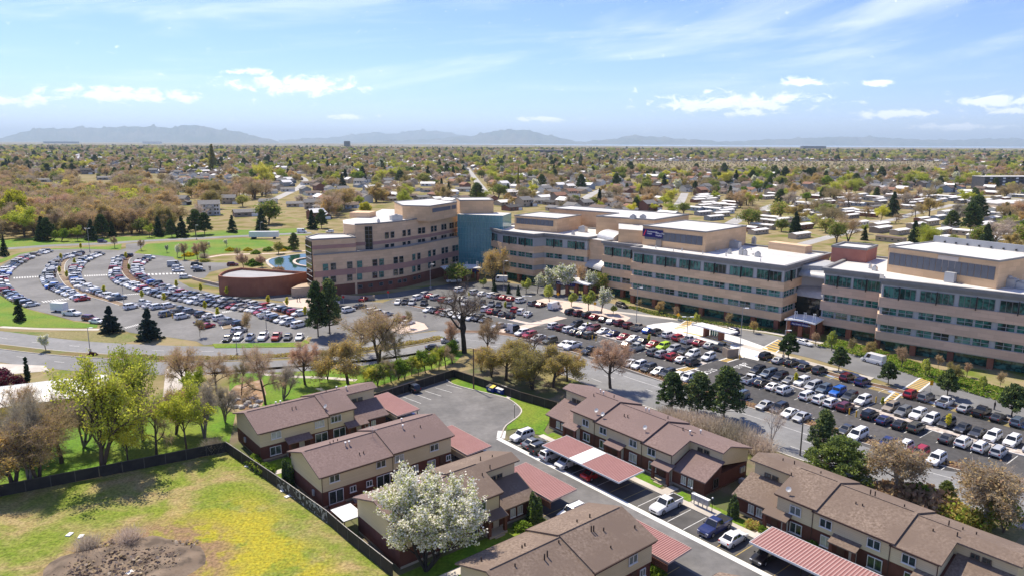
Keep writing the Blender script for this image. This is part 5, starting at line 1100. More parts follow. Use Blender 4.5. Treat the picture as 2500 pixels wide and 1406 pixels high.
# bus shelter on the white plaza
a=G(1716,822); b=G(1757,833); d,n,ll,ang=wall_frame(a,b)
r=thing('bus_shelter','white-roofed bus shelter on the concrete island before the centre wing','bus shelter',(a.x,a.y,0)); ra=a-d*2.6+n*1.2
m=MB(); m.obox((ra.x,ra.y,3.0),(d.x*(ll+6.5),d.y*(ll+6.5),0),(-n.x*3.6,-n.y*3.6,0),(0,0,.3)); m.obj('shelter_roof',WHITEM,r)
for s in (0,ll-.6): q=a+d*s; m=MB(); m.obox((q.x,q.y,.19),(d.x*.6,d.y*.6,0),(-n.x*2.0,-n.y*2.0,0),(0,0,2.8)); m.obj('end_wall',BRICKH,r)
for k in range(5): q=a+d*(0.9+k*(ll-1.8)/5)-n*1.9; m=MB(); m.obox((q.x,q.y,.4),(d.x*((ll-1.8)/5-.1),d.y*((ll-1.8)/5-.1),0),(-n.x*.05,-n.y*.05,0),(0,0,2.3)); m.obj('glass_panel',TEAL,r)
q=a+d*1.2-n*1.3; m=MB(); m.obox((q.x,q.y,.19),(d.x*3,d.y*3,0),(-n.x*.5,-n.y*.5,0),(0,0,.45)); m.obj('bench',WOODP,r)
# concrete enclosure by the crosswalk with yellow bollard
a=G(1788,872); r=thing('trash_enclosure','small concrete enclosure with yellow bollard beside the striped crossing','enclosure',(a.x,a.y,0)); m=MB(); m.box((a.x,a.y,0),(3.4,0.3,2.2),R_(20)); m.box((a.x-1.5,a.y+1,0),(0.3,2.2,2.2),R_(20)); m.obj('panel_wall',mat('brown_panel',(0.3,0.24,0.19),(0.38,0.3,0.22),0.8),r)
for px,lb in (((1805.5,876),'yellow bollard beside the small concrete enclosure'),((2073,1012),'left yellow bollard of the pair on the lower crossing'),((2090,1018),'right yellow bollard of the pair on the lower crossing'),((2138,983),'yellow bollard at the upper crossing beside the white SUV'),((407,773),'left yellow bollard of the pair in the left lot'),((421,776),'right yellow bollard of the pair in the left lot'),((566,752),'yellow bollard on the crossing near the bottom left rows'),((164,724),'yellow bollard beside the white minivan in the left lot'),((1446,829),'left yellow bollard of the pair near the silver truck'),((1455,832),'right yellow bollard of the pair near the silver truck'),((1164,753),'left yellow bollard in the middle lot'),((1171,755),'right yellow bollard in the middle lot')):
    g=G(*px); m=MB(); m.tube((g.x,g.y,0),(g.x,g.y,1.25),0.13,n=8); m.sphere((g.x,g.y,1.25),.13,8,4); tag(m.obj('bollard',mat('bollard_yellow',(0.7,0.42,0.03),rough=0.5) if 'bollard_yellow' not in MATS else MATS['bollard_yellow']),lb,'bollard','yellow bollards')
# signs
def post_sign(px,h,label,shape,m,facing=0.0):
    g=G(*px); r=thing('road_sign',label,'sign',(g.x,g.y,0),'road signs'); p=MB(); p.tube((g.x,g.y,0),(g.x,g.y,h),.035,n=5); p.obj('post',STEEL,r); f=MB()
    if shape=='oct': f.tube((g.x,g.y-.04,h),(g.x,g.y-.08,h),.42,n=8)
    elif shape=='dia': f.add([(g.x,g.y-.06,h+.6),(g.x-.6,g.y-.06,h),(g.x,g.y-.06,h-.6),(g.x+.6,g.y-.06,h),(g.x,g.y-.02,h+.6),(g.x-.6,g.y-.02,h),(g.x,g.y-.02,h-.6),(g.x+.6,g.y-.02,h)],[(0,1,2,3),(7,6,5,4),(0,4,5,1),(1,5,6,2),(2,6,7,3),(3,7,4,0)])
    else: f.box((g.x,g.y-.06,h-.5),(.7,.05,1.0))
    f.obj('sign_plate',m,r)
SGY=mat('sign_yellow',(0.75,0.38,0.01),rough=0.5); SGR=mat('sign_red',(0.5,0.02,0.02),rough=0.5)
post_sign((948,731),2.6,'red stop sign at the entrance of the middle lot','oct',SGR); post_sign((839,742),2.4,'red stop sign by the footpath near the tall evergreens','oct',SGR)
post_sign((1362,736),2.6,'yellow crossing sign by the lime trees before the flowering trees','dia',SGY); post_sign((1655,790),2.8,'yellow crossing sign at the left bus shelter crossing','dia',SGY); post_sign((1452,760),2.6,'yellow crossing sign between the two right lime trees','dia',SGY)
post_sign((1690,812),2.6,'white framed route board beside the bus shelter','rect',WHITEM)
post_sign((2271,960),2.4,'orange pole flag sign at the yellow crosswalk','rect',SGY); post_sign((1038,792),2.6,'grey-backed stop sign on the pale island','oct',STEEL)
b=G(1245,812); r=thing('notice_board','white freestanding notice board beside the black car at the lot edge','notice board',(b.x,b.y,0)); m=MB(); m.box((b.x,b.y,0),(1.5,.35,2.7),R_(-20)); m.obj('board',WHITEM,r)
# white shed-roofed building at the far left
a=G(-70,1040); b=G(330,985); d,n,ll,ang=wall_frame(a,b); r=thing('low_building','long low building with pale ribbed metal roof behind the trees at far left','building',(a.x,a.y,0)); w=13
m=MB(); m.prism(ccw([a,b,b-n*w,a-n*w]),0,3.2); m.obj('wall',CREAM,r)
m=MB(); e=lambda p,z:(p.x,p.y,z); a2,b2=a+n*.6-d*.6,b+n*.6+d*.6; c2_,d2=b-n*(w+.6)+d*.6,a-n*(w+.6)-d*.6; mr1,mr2=a-n*(w/2)-d*.6,b-n*(w/2)+d*.6
m.quad(e(a2,3.1),e(b2,3.1),e(mr2,5.0),e(mr1,5.0)); m.quad(e(mr1,5.0),e(mr2,5.0),e(c2_,3.1),e(d2,3.1)); ro=m.obj('roof',mat('pale_metal_roof',(0.42,0.44,0.46),(0.5,0.51,0.52),0.3,0.45),r)
m=MB()
for k in range(int(ll/0.9)):
    p=a2+d*(k*.9); q=mr1+d*(k*.9); m.tube((p.x,p.y,3.15),(q.x,q.y,5.05),0.05,n=3)
m.obj('standing_seam',MATS['pale_metal_roof'],ro)
# ================================================================ vehicles
CAR_DEF={ # length, half width, height, wheelbase, cowl x, roof front, roof rear, glass rear x, hood z, belt z, deck z, wheel r
 'sedan':(4.75,0.91,1.45,2.75,1.00,0.32,-1.05,-1.80,0.86,0.95,1.00,0.33),
 'suv':(4.70,0.95,1.72,2.75,1.05,0.50,-1.95,-2.22,1.02,1.08,1.10,0.37),
 'pickup':(5.75,1.00,1.88,3.6,1.15,0.62,-0.62,-0.85,1.12,1.18,1.15,0.40),
 'minivan':(5.10,0.98,1.76,3.0,1.55,0.80,-2.20,-2.45,0.98,1.05,1.08,0.36),
 'jeep':(4.55,0.94,1.84,2.8,0.72,0.55,-2.02,-2.10,1.10,1.16,1.18,0.41),
 'van':(5.60,1.02,2.45,3.4,2.05,1.35,-2.68,-2.75,1.10,1.22,1.25,0.37)}
KN={'sedan':'sedan','suv':'SUV','pickup':'pickup truck','minivan':'minivan','jeep':'boxy off-roader','van':'van'}
def car_geo(kind,lod=0):
    L,W,H,wb,cx,rf,rr,gx,hz,bz,dz,wr=CAR_DEF[kind]; h=L/2
    body=MB(); glass=MB(); lh=MB(); lt=MB()
    # lower body stations: x, half width, underside, top
    st=[(-h,W*.86,.42,dz*.72),(-h+.12,W*.95,.30,dz*.94),(-h+.5,W,.24,dz),(gx+.3 if kind!='pickup' else -1.2,W,.23,dz if kind!='sedan' else .98),(0,W,.23,bz),(cx,W,.23,bz*.985),(h-.75,W*.985,.24,hz*.97),(h-.22,W*.93,.27,hz*.86),(h,W*.80,.36,hz*.66)]
    st=sorted(st); rows=[]
    for x,w,zl,zt in st: rows.append([(x,-w*.96,zl),(x,-w,zl+(zt-zl)*.45),(x,-w*.955,zt-.05),(x,-w*.86,zt),(x,w*.86,zt),(x,w*.955,zt-.05),(x,w,zl+(zt-zl)*.45),(x,w*.96,zl)])
    vs=[p for r in rows for p in r]; n=8; fs=[]
    for i in range(len(rows)-1):
        for k in range(n): fs.append((i*n+k,(i+1)*n+k,(i+1)*n+(k+1)%n,i*n+(k+1)%n))
    fs.append(tuple(range(n))[::-1] if False else tuple(range(n))); fs.append(tuple((len(rows)-1)*n+k for k in range(n-1,-1,-1)))
    fs=[tuple(reversed(f)) for f in fs]
    body.add(vs,fs,0)
    # cabin
    b0=W*.90; t0=W*.74 if kind not in('van','jeep') else W*.84; zb=bz-.03; zr=H
    def cab(s=0.0):
        return [(cx+s,-b0-s,zb),(cx+s,b0+s,zb),(gx-s,b0+s,zb),(gx-s,-b0-s,zb),(rf,-t0,zr-.05),(rf,t0,zr-.05),(rr,t0,zr-.05),(rr,-t0,zr-.05)]
    c=cab(); body.add(c,[(0,1,5,4),(1,2,6,5),(2,3,7,6),(3,0,4,7)],0)
    rt=[(rf-.12,-t0*.9,zr),(rf-.12,t0*.9,zr),(rr+.12,t0*.9,zr),(rr+.12,-t0*.9,zr)]
    body.add(c[4:]+rt,[(4,5,6,7),(0,1,5,4),(1,2,6,5),(2,3,7,6),(3,0,4,7)],0)
    V=[Vector(p) for p in c]
    def pane(a,b,c_,d,u0,u1,v0,v1):
        f=lambda u,v:(a.lerp(b,u)).lerp(d.lerp(c_,u),v)
        nrm=(b-a).cross(d-a).normalized()*0.015
        glass.quad(*[f(u,v)+nrm for u,v in ((u0,v0),(u1,v0),(u1,v1),(u0,v1))])
    pane(V[0],V[1],V[5],V[4],.06,.94,.08,.95)
    if kind!='van': pane(V[2],V[3],V[7],V[6],.08,.92,.12,.92)
    for a,b,c_,d in ((V[1],V[2],V[6],V[5]),(V[3],V[0],V[4],V[7])):
        fw=(a is V[1])
        if kind=='van': us=((.10,.30),) if fw else ((.70,.90),)
        elif kind=='pickup': us=((.08,.50),(.56,.94)) if fw else ((.06,.44),(.50,.92))
        else: us=((.07,.36),(.40,.66),(.70,.93)) if kind in('suv','minivan','jeep') else ((.09,.46),(.50,.90))
        if not fw and kind not in('van','pickup'): us=tuple((1-u1,1-u0) for u0,u1 in reversed(us))
        for u0,u1 in us: pane(a,b,c_,d,u0,u1,.14,.90)
    if kind=='pickup':   # open bed
        body.obox((-h+.10,-W*.82,bz-.35),(h-1.05,0,0),(0,W*1.64,0),(0,0,.40),1)
        for s in (-1,1): body.obox((-h+.1,s*W*.90-.07,bz-.1),(h-.95,0,0),(0,.14,0),(0,0,.17),0)
        body.obox((-h+.02,-W*.9,bz-.1),(.1,0,0),(0,W*1.8,0),(0,0,.17),0)
    if kind in('suv','jeep','minivan') and lod==0:
        for s in (-1,1): body.obox((rr+.2,s*t0*.86-.02,zr+.01),(rf-rr-.45,0,0),(0,.04,0),(0,0,.05),1)
    if lod==0:
        body.obox((h-.09,-W*.45,hz*.45),(.1,0,0),(0,W*.9,0),(0,0,.22),1); body.obox((h-.12,-W*.75,.30),(.1,0,0),(0,W*1.5,0),(0,0,.14),1)
        body.obox((-h-.0,-W*.75,.34),(.08,0,0),(0,W*1.5,0),(0,0,.16),1)
        for s in (-1,1): body.obox((cx-.15,s*(W+.05)-.09,bz-.02),(.12,0,0),(0,.18,0),(0,0,.14),1)
    hl=[];tl=[]
    for s in (-1,1):
        a=MB(); a.obox((h-.20,s*W*.68-.17,hz*.62),(.14,0,0),(0,.34,0),(0,0,.15)); hl.append(a)
        b=MB(); b.obox((-h-.0,s*W*.74-.12,dz*.70),(.12,0,0),(0,.24,0),(0,0,.2)); tl.append(b)
    wh=[(sx*wb/2-.05,sy*(W-.09),wr) for sx in (-1,1) for sy in (-1,1)]
    return body,glass,hl,tl,wh,wr
def wheel_mb(r,n=12,c=(0,0,0),side=1):
    m=MB(); m.tube((c[0],c[1]-.11,c[2]),(c[0],c[1]+.11,c[2]),r,n=n,m=0); y=c[1]+side*.112
    vs=[(c[0]+r*.62*math.cos(6.283*i/n),y,c[2]+r*.62*math.sin(6.283*i/n)) for i in range(n)]
    m.add(vs,[tuple(range(n)) if side<0 else tuple(reversed(range(n)))],1); return m
CARM={}
for k in CAR_DEF:
    body,gl,hl,tl,wh,wr=car_geo(k)
    CARM[k]={'body':body.mesh('body',[PAINT,BLKPL]),'glass':gl.mesh('window_glass',[GLASS]),'hl':[a.mesh('headlight',[LAMPW]) for a in hl],'tl':[a.mesh('taillight',[LAMPR]) for a in tl],'wheel':[wheel_mb(wr,12,(0,0,0),s).mesh('wheel',[TYRE,RIM]) for s in (-1,1)],'wh':wh}
    one=MB()
    b2,g2,h2,t2,w2,r2=car_geo(k,1)
    def merge(dst,src,mm): 
        o=len(dst.v); dst.v.extend(src.v)
        for f,m_ in zip(src.f,src.m): dst.f.append(tuple(i+o for i in f)); dst.m.append(mm[m_])
    merge(one,b2,{0:0,1:5}); merge(one,g2,{0:1})
    for a in h2: merge(one,a,{0:3})
    for a in t2: merge(one,a,{0:4})
    for (x,y,z) in w2: merge(one,wheel_mb(r2,8,(x,y,z),-1 if y<0 else 1),{0:2,1:6})
    CARM[k]['one_mb']=one; CARM[k]['one']=one.mesh('car',[PAINT,GLASS,TYRE,LAMPW,LAMPR,BLKPL,RIM])
COLR={'white':(.74,.74,.73),'silver':(.40,.41,.42),'grey':(.15,.155,.16),'dark grey':(.045,.047,.05),'black':(.012,.012,.013),'red':(.33,.012,.018),'maroon':(.12,.012,.017),'blue':(.02,.13,.52),'navy':(.014,.022,.10),'tan':(.30,.25,.19),'lime':(.42,.62,.02),'olive':(.08,.075,.045),'slate':(.09,.12,.16),'brown':(.1,.06,.04)}
AB={'w':'white','s':'silver','g':'grey','d':'dark grey','k':'black','r':'red','m':'maroon','b':'blue','n':'navy','t':'tan','l':'lime','o':'olive','e':'slate','z':'brown'}
KB={'S':'sedan','U':'suv','P':'pickup','M':'minivan','J':'jeep','V':'van'}
SPECS=[]   # pos, heading, kind, colour, label, group
def ordn(i): return f"{i}{'th' if 10<=i%100<=20 else {1:'st',2:'nd',3:'rd'}.get(i%10,'th')}"
stall=MB()
def add_row(desc,items,nose,group,lines=True,f=None,z=0.062,snap=True,lm=0):
    """items: (x,y,'cK') pixel of the body centre; nose +1 points away from the camera, -1 towards it"""
    P=[G(*(f(x,y) if f else (x,y)),0.7) for x,y,_ in items]; A=np.array([[p.x,p.y] for p in P]); c=A.mean(0); _,_,vt=np.linalg.svd(A-c); r=Vector(vt[0]); r=r if r.x>0 else -r
    C=Vector(c); N=Vector((-r.y,r.x)); order=sorted(range(len(P)),key=lambda i:(P[i]-C).dot(r)); last=None
    for o,i in enumerate(order):
        t=(P[i]-C).dot(r)
        if last is not None and t-last<2.45: t=last+2.45
        last=t
        p=C+r*t+N*max(-.35,min(.35,(P[i]-C).dot(N))) if snap else P[i]
        hd=N*nose; ck=items[i][2]; col,kd=AB[ck[0]],KB[ck[1]]; rev=len(ck)>2
        if rev: hd=-hd
        SPECS.append((p,math.atan2(hd.y,hd.x)+rng.uniform(-.02,.02),kd,col,f'{col} {KN[kd]}, {ordn(o+1)} from the left in {desc}',group))
    if lines:
        t0=(P[order[0]]-C).dot(r)-1.37; n=int((last-t0)/2.74)+2
        for k in range(n):
            a=C+r*(t0+k*2.74); ribbon_mb(stall,[a-N*2.6,a+N*2.6],0.12,z,m=lm)
CX=lambda x,y:(1850+x/3.846,920+y/3.846)
C7=lambda x,y:(1500+x/4.1667,760+y/4.1667)
GR='cars parked in the right hospital lot'; GM='cars parked in the centre hospital lots'; GL='cars parked in the curved left lot'
add_row('the accessible row along the front drive',[(1871,868,'kU'),(1902,878,'sS'),(1932,884,'kS'),(1964,895,'kS'),(2001,903,'dU'),(2069,920,'mU'),(2106,931,'nU'),(2225,961,'rU'),(2262,968,'gM'),(2309,980,'wP'),(2356,995,'sS'),(2397,1004,'kP'),(2437,1017,'dS'),(2486,1029,'eU')],1,GR)
add_row('the upper double row of the right lot',[(1850,903,'kU'),(1877,911,'eM'),(1905,918,'kU'),(1929,926,'gS'),(1958,931,'wJ'),(1986,941,'sM'),(2012,949,'eU'),(2045,956,'bJ'),(2073,968,'dU'),(2107,976,'wU'),(2175,993,'tU'),(2205,1004,'gU'),(2236,1010,'wJ'),(2273,1022,'wU'),(2311,1031,'dU'),(2350,1043,'dS'),(2386,1054,'dS'),(2424,1064,'wU'),(2472,1075,'wU'),(2520,1092,'sU')],-1,GR)
add_row('the lower double row of the right lot',[(1802,918,'kS'),(1833,925,'wP'),(1859,933,'kS'),(1889,942,'wS'),(1916,951,'wU'),(1973,965,'wM'),(2004,974,'wU'),(2033,982,'wU'),(2064,992,'mU'),(2124,1011,'kU'),(2157,1024,'nS'),(2197,1035,'kS'),(2237,1042,'oU'),(2313,1068,'dS'),(2353,1078,'wU'),(2396,1090,'wU'),(2439,1101,'sU')],1,GR)
add_row('the roadside row, right lot',[(1812,964,'eU'),(1866,988,'sS'),(1903,995,'kU'),(1924,1008,'wS'),(1955,1017,'sS'),(2066,1047,'dS'),(2093,1060,'wM'),(2170,1076,'nS'),(2206,1091,'wU'),(2245,1105,'rU'),(2286,1119,'wU')],-1,GR)
add_row('the top row, centre-right lot',[(600,910,'kU'),(670,920,'mU'),(735,934,'kU'),(795,946,'rS'),(860,964,'kS'),(920,980,'sS'),(985,994,'mU'),(1050,1012,'mU'),(1120,1026,'tP'),(1195,1050,'bS'),(1265,1062,'kU'),(1350,1082,'wU'),(1425,1106,'rU'),(1505,1122,'wP'),(1585,1140,'rS'),(1665,1162,'sS'),(1765,1174,'dP')],1,GM,f=C3)
add_row('the upper double row, centre-right lot',[(655,1000,'kU'),(705,1028,'wU'),(780,1035,'mU'),(865,1050,'wS'),(925,1072,'nS'),(1000,1098,'rS'),(1080,1110,'wS'),(1150,1130,'dS'),(1225,1154,'rS'),(1310,1170,'lU'),(1390,1190,'sU'),(1475,1206,'dU'),(1535,1226,'wU'),(1665,1246,'wU')],-1,GM,f=C3)
add_row('the lower double row, centre-right lot',[(480,1015,'wU'),(540,1030,'mU'),(595,1044,'wU'),(640,1060,'dS'),(690,1075,'kS'),(750,1086,'oU'),(1045,1156,'dS'),(1105,1180,'sP'),(1240,1215,'gU'),(1305,1230,'sU'),(1385,1250,'rU'),(1455,1270,'wS'),(1535,1290,'dU')],1,GM,f=C3)
add_row('the roadside row, centre-right lot',[(70,1008,'sS'),(160,1038,'kU'),(230,1068,'wU'),(280,1086,'rU'),(350,1104,'wS'),(440,1128,'oU'),(570,1150,'wS'),(630,1160,'wP'),(755,1205,'kP'),(850,1240,'sU'),(985,1278,'gU'),(1050,1300,'wS'),(1120,1312,'wU'),(1200,1336,'dU'),(1270,1360,'wS'),(1330,1375,'dU'),(1430,1388,'wS'),(1510,1400,'wU')],-1,GM,f=C3)
add_row('the rear row, centre-left lot',[(1000,862,'wU'),(1060,838,'sU'),(1100,850,'rS'),(1135,862,'sM'),(1195,880,'rU'),(1245,887,'wU'),(1340,868,'wS')],1,GM,f=C2,lines=False,snap=False)
add_row('the conifer-side row, centre-left lot',[(1230,826,'wU'),(1480,812,'sU'),(1525,826,'wS'),(1580,843,'wU'),(1615,850,'tU'),(1665,860,'rS'),(1715,872,'rS'),(1785,884,'wU'),(1880,906,'gU'),(1930,918,'mS'),(2030,938,'wV')],1,GM,f=C2)
add_row('the middle row, centre-left lot',[(855,888,'wS'),(885,894,'kU'),(945,910,'sU'),(1025,926,'kU'),(1370,890,'wU'),(1430,885,'dS'),(1500,897,'kU'),(1560,912,'gU'),(1600,925,'kS'),(1690,938,'dS')],-1,GM,f=C2,lines=False)
add_row('the lower row, centre-left lot',[(1085,953,'wS'),(1112,954,'kU'),(1145,962,'rS'),(1192,975,'wU'),(1245,984,'wS'),(1285,992,'wS'),(1325,1002,'wS'),(1355,1016,'wU'),(1420,1003,'kU'),(1465,1016,'dS')],-1,GM,f=C2)
add_row('the short crossing-side row, centre-left lot',[(1515,950,'wU'),(1560,965,'rS'),(1610,975,'kU'),(1645,986,'dS'),(1705,1000,'kU'),(1740,957,'rU'),(1790,970,'wU'),(1840,985,'wS')],1,GM,f=C2,snap=False,lines=False)
add_row('the row behind the bare trees',[(420,945,'dU'),(470,955,'wU'),(560,925,'dS'),(660,962,'wU'),(700,975,'wU'),(760,985,'sS'),(900,1030,'mU'),(925,1050,'wS')],1,GM,f=C2,snap=False,lines=False)
add_row('the kerb row, lower left lot',[(1730,1018,'kS'),(1815,1008,'wU'),(1910,1003,'sS'),(2010,1000,'wP'),(2110,1003,'rP'),(2195,1003,'dS'),(2285,1003,'wS')],-1,GL,f=C1)
def curve_row(desc,pts,nose,group,white=0.4,gap=0.05,seed=1,lines=True):
    L=smooth_line([G(*C1(x,y),0.7) for x,y in pts],0.5); r=random.Random(seed); s=0; nxt=0; k=0; prev=None
    N=normals2(L)
    for i in range(len(L)-1):
        if s>=nxt:
            nxt+=2.78
            nn=N[i] if N[i].y>0 or True else -N[i]
            if lines: ribbon_mb(stall,[L[i]+N[i]*2.5+(L[i+1]-L[i])*0,L[i]-N[i]*2.5],0.12,0.062)
            if r.random()>gap:
                k+=1; d=(L[i+1]-L[i]).normalized(); p=L[i]+d*1.39
                col=r.choices(['white','silver','grey','dark grey','black','red','maroon','blue','navy','tan','olive','slate'],[38,15,9,11,11,3,3,2,3,3,1,1])[0]; kd=r.choices(['sedan','suv','pickup','minivan','jeep'],[34,44,10,8,4])[0]
                h=N[i]*nose*(1 if r.random()>0.12 else -1)
                SPECS.append((p,math.atan2(h.y,h.x)+r.uniform(-.03,.03),kd,col,f'{col} {KN[kd]}, {ordn(k)} from the far end of {desc}',group))
        s+=(L[i+1]-L[i]).length
curve_row('the outermost row, curved left lot',[(370,350),(290,375),(210,400),(130,440),(70,480),(30,520),(10,580),(40,640),(100,690),(170,730),(240,757)],1,GL,seed=11)
curve_row('the second row in, curved left lot',[(620,368),(520,392),(440,420),(400,470),(370,520),(360,560),(390,605),(440,635),(500,662),(570,688),(620,712)],-1,GL,seed=12)
curve_row('the third row in, curved left lot',[(770,372),(700,395),(640,420),(590,465),(570,510),(580,565),(610,605),(680,637),(760,665),(830,688),(910,712)],1,GL,seed=13)
curve_row('the fourth curved row',[(990,385),(910,405),(890,440),(880,490),(880,540),(930,588),(1000,610),(1070,637),(1160,662),(1230,683),(1300,697),(1370,708),(1450,725),(1560,745),(1680,760),(1800,778),(1950,803),(2050,842),(2170,882),(2300,915)],-1,GL,seed=14,gap=0.04)
curve_row('the fifth curved row',[(1150,398),(1080,430),(1050,470),(1050,515),(1110,565),(1170,592),(1270,628),(1370,660),(1480,688),(1620,708),(1760,728),(1900,748),(2030,770),(2150,788),(2290,830)],1,GL,seed=15,gap=0.04)
add_row('the loose lower group in the left lot',[(1000,775,'wJ'),(1085,748,'wP'),(1140,766,'wS'),(1200,775,'wU'),(1285,768,'wU'),(1270,830,'gU'),(1375,798,'gP'),(1450,812,'gU'),(1390,848,'wU'),(1540,832,'dU'),(1600,842,'wS'),(1680,860,'wU'),(1740,888,'sP'),(1830,905,'kU'),(1540,888,'dS'),(1580,918,'rS'),(1825,955,'sU')],1,GL,f=C1,snap=False,lines=False)
add_row('the small group by the drum building',[(1330,458,'sV'),(1355,480,'wU'),(1360,500,'wS'),(1415,550,'wU'),(1500,455,'kU'),(1500,475,'wS'),(1520,498,'dS'),(1775,455,'mU')],1,GL,f=C1,snap=False,lines=False)
tag(stall.obj('stall_marking',[PAINT_W]),kind='structure')
def one(px,ck,head,label,group='vehicles standing or driving on their own'):
    SPECS.append((G(px[0],px[1],0.7),head,KB[ck[1]],AB[ck[0]],label,group))
LBa=math.atan2(LB.y,LB.x); LAa=LT
AP='cars parked along the townhouse lane'
for px,ck,hd,lb in (((1275,1062),'wU',LBa+math.pi,'white SUV nearest the turning circle, nose to the lane'),((1303,1079),'gS',LBa,'grey sedan between the white SUV and the dark SUV by the lane'),((1320,1092),'dU',LBa,'dark SUV with red tail lights beside the long pink carport'),((1347,1108),'wU',LBa,'white SUV half under the left end of the long pink carport'),((1388,1126),'wM',LBa+math.pi,'white minivan under the long pink carport, nose to the lane'),((1450,1154),'rS',LBa,'red sedan in the shade under the long pink carport'),((1626,1231),'wP',LBa+math.pi,'white pickup truck parked alone by the townhouse lane'),((1745,1284),'nP',LBa+math.pi,'navy pickup truck parked below the cluster mailboxes'),((1791,1311),'wS',LBa,'white sedan beside the navy pickup, tail to the lane'),((1868,1353),'kS',LBa+math.pi,'black sedan under the near end of the ribbed carport'),((1397,1250),'wU',LBa+math.pi,'white SUV with sunlit windscreen beside the bottom-centre townhouse'),((1424,1266),'rS',LBa+math.pi,'red sedan half hidden by the bottom-centre townhouse roof'),((1006,945),'kU',LAa+math.pi,'black SUV parked against the fence of the turning circle'),((985,1016),'nS',LBa+math.pi,'dark blue car under the farthest upper-left carport'),((1160,1110),'kS',LBa+math.pi,'black car under the carport beside the cream-walled townhouse')): one(px,ck,hd,lb,AP)
dv=math.atan2((Ldrive[30]-Ldrive[20]).y,(Ldrive[30]-Ldrive[20]).x)
for px,ck,hd,lb in (((1060,847),'dS',R_(12),'dark sedan driving on the road past the bare trees'),((1097,829),'sS',R_(10),'silver sedan driving at the median end'),((250,590),'nU',R_(-2),'dark blue SUV on the far drive behind the left lot'),((1786,808),'nU',dv+math.pi,'navy SUV driving past the bus shelter'),((2132,879),'wV',dv+math.pi,'white cargo van driving on the front drive before the right wing'),((1964,835),'wS',dv,'white car at the right entrance canopy'),((888,729),'rS',R_(75),'red car waiting at the stop sign near the curved wing'),((1108,685),'wP',R_(195),'white pickup in front of the atrium canopy'),((1222,684),'wV',R_(170),'white passenger van beside the tall light pole'),((1518,745),'kU',dv,'black SUV on the front drive below the centre wing'),((1416,727),'sS',R_(160),'silver sedan in front of the brick-column canopy'),((805,566),'wU',R_(175),'white SUV parked on the raised road behind the curved wing'),((175,764),'wP',R_(-12),'white pickup hitched to the box trailer in the left lot'),((219,776),'mU',R_(-15),'maroon SUV on the grass kerb beside the pickup with trailer'),((237,783),'wS',R_(-15),'white sedan half hidden by the left blue spruce'),((199,727),'wM',R_(12),'white minivan at the end of the second row, left lot'),((737,566),'wV',R_(5),'white van parked beside the long white trailer')): one(px,ck,hd,lb)
SPECS.sort(key=lambda s:s[0].y)
seen={}
def make_car(p,hd,kd,col,lab,grp,parts):
    cm=CARM[kd]; c=COLR[col]; f=rng.uniform(.9,1.1); c4=(min(.8,c[0]*f),min(.8,c[1]*f),min(.8,c[2]*f),1)
    cat={'suv':'SUV','pickup':'pickup truck','van':'van','minivan':'minivan'}.get(kd,'car'); nm={'pickup':'pickup_truck','suv':'suv_car','van':'van','minivan':'minivan','jeep':'off_road_car','sedan':'sedan_car'}[kd]
    if not parts:
        o=link(nm,cm['one'],None,(p.x,p.y,0.05),hd); o.color=c4; return tag(o,lab,cat,grp)
    r=thing(nm,lab,cat,(p.x,p.y,0.05),grp); r.rotation_euler=(0,0,hd)
    def ch(n,me,loc=(0,0,0)):
        o=bpy.data.objects.new(n,me); COL.objects.link(o); o.parent=r; o.location=loc; o.color=c4; return o
    ch('body',cm['body']); ch('window_glass',cm['glass'])
    for x,y,z in cm['wh']: ch('wheel',cm['wheel'][0 if y<0 else 1],(x,y,z))
    for a in cm['hl']: ch('headlight',a)
    for a in cm['tl']: ch('taillight',a)
    return r
NIND=300
for i,s in enumerate(SPECS[:NIND]): make_car(*s,parts=(i<95))
rest=SPECS[NIND:]
if rest:
    cols=sorted(set(s[3] for s in rest)); pm=[]
    for c in cols: m=mat('paint_'+c.replace(' ','_'),COLR[c],rough=0.3,spec=0.5); pm.append(m)
    mb=MB()
    for p,hd,kd,col,_,_ in rest:
        o=CARM[kd]['one_mb']; off=len(mb.v); ca,sa=math.cos(hd),math.sin(hd)
        mb.v.extend([(p.x+ca*x-sa*y,p.y+sa*x+ca*y,z+.05) for x,y,z in o.v]); ci=cols.index(col)
        for f,mi in zip(o.f,o.m): mb.f.append(tuple(k+off for k in f)); mb.m.append(6+ci if mi==0 else mi-1)
    tag(mb.obj('distant_parked_cars',[GLASS,TYRE,LAMPW,LAMPR,BLKPL,RIM]+pm),'the farthest parked cars of the curved left lot','cars',kind='stuff')
# trailers
g=G(145,752,1.0); r=thing('box_trailer','white enclosed box trailer behind the white pickup in the left lot','trailer',(g.x,g.y,0)); a=R_(-12); m=MB(); m.box((g.x,g.y,.5),(4.6,2.2,2.3),a); m.box((g.x,g.y,2.8),(4.5,2.1,.08),a); m.obj('trailer_body',WHITEM,r)
for s in (-1,1):
    q=Vector((g.x+math.cos(a)*-.3-math.sin(a)*1.15*s,g.y+math.sin(a)*-.3+math.cos(a)*1.15*s)); m=MB(); m.tube((q.x,q.y-.1,.35),(q.x,q.y+.1,.35),.33,n=10); m.obj('wheel',TYRE,r)
m=MB(); m.tube((g.x+2.3*math.cos(a),g.y+2.3*math.sin(a),.5),(g.x+3.4*math.cos(a),g.y+3.4*math.sin(a),.5),.05); m.obj('hitch',BLKPL,r)
g=G(645,577,1.5); r=thing('long_trailer','long white semi trailer parked behind the pond','trailer',(g.x,g.y,0)); m=MB(); m.box((g.x,g.y,1.1),(15.5,2.6,2.9),R_(6)); m.box((g.x,g.y,4.0),(15.3,2.4,.1),R_(6)); m.obj('trailer_body',WHITEM,r)
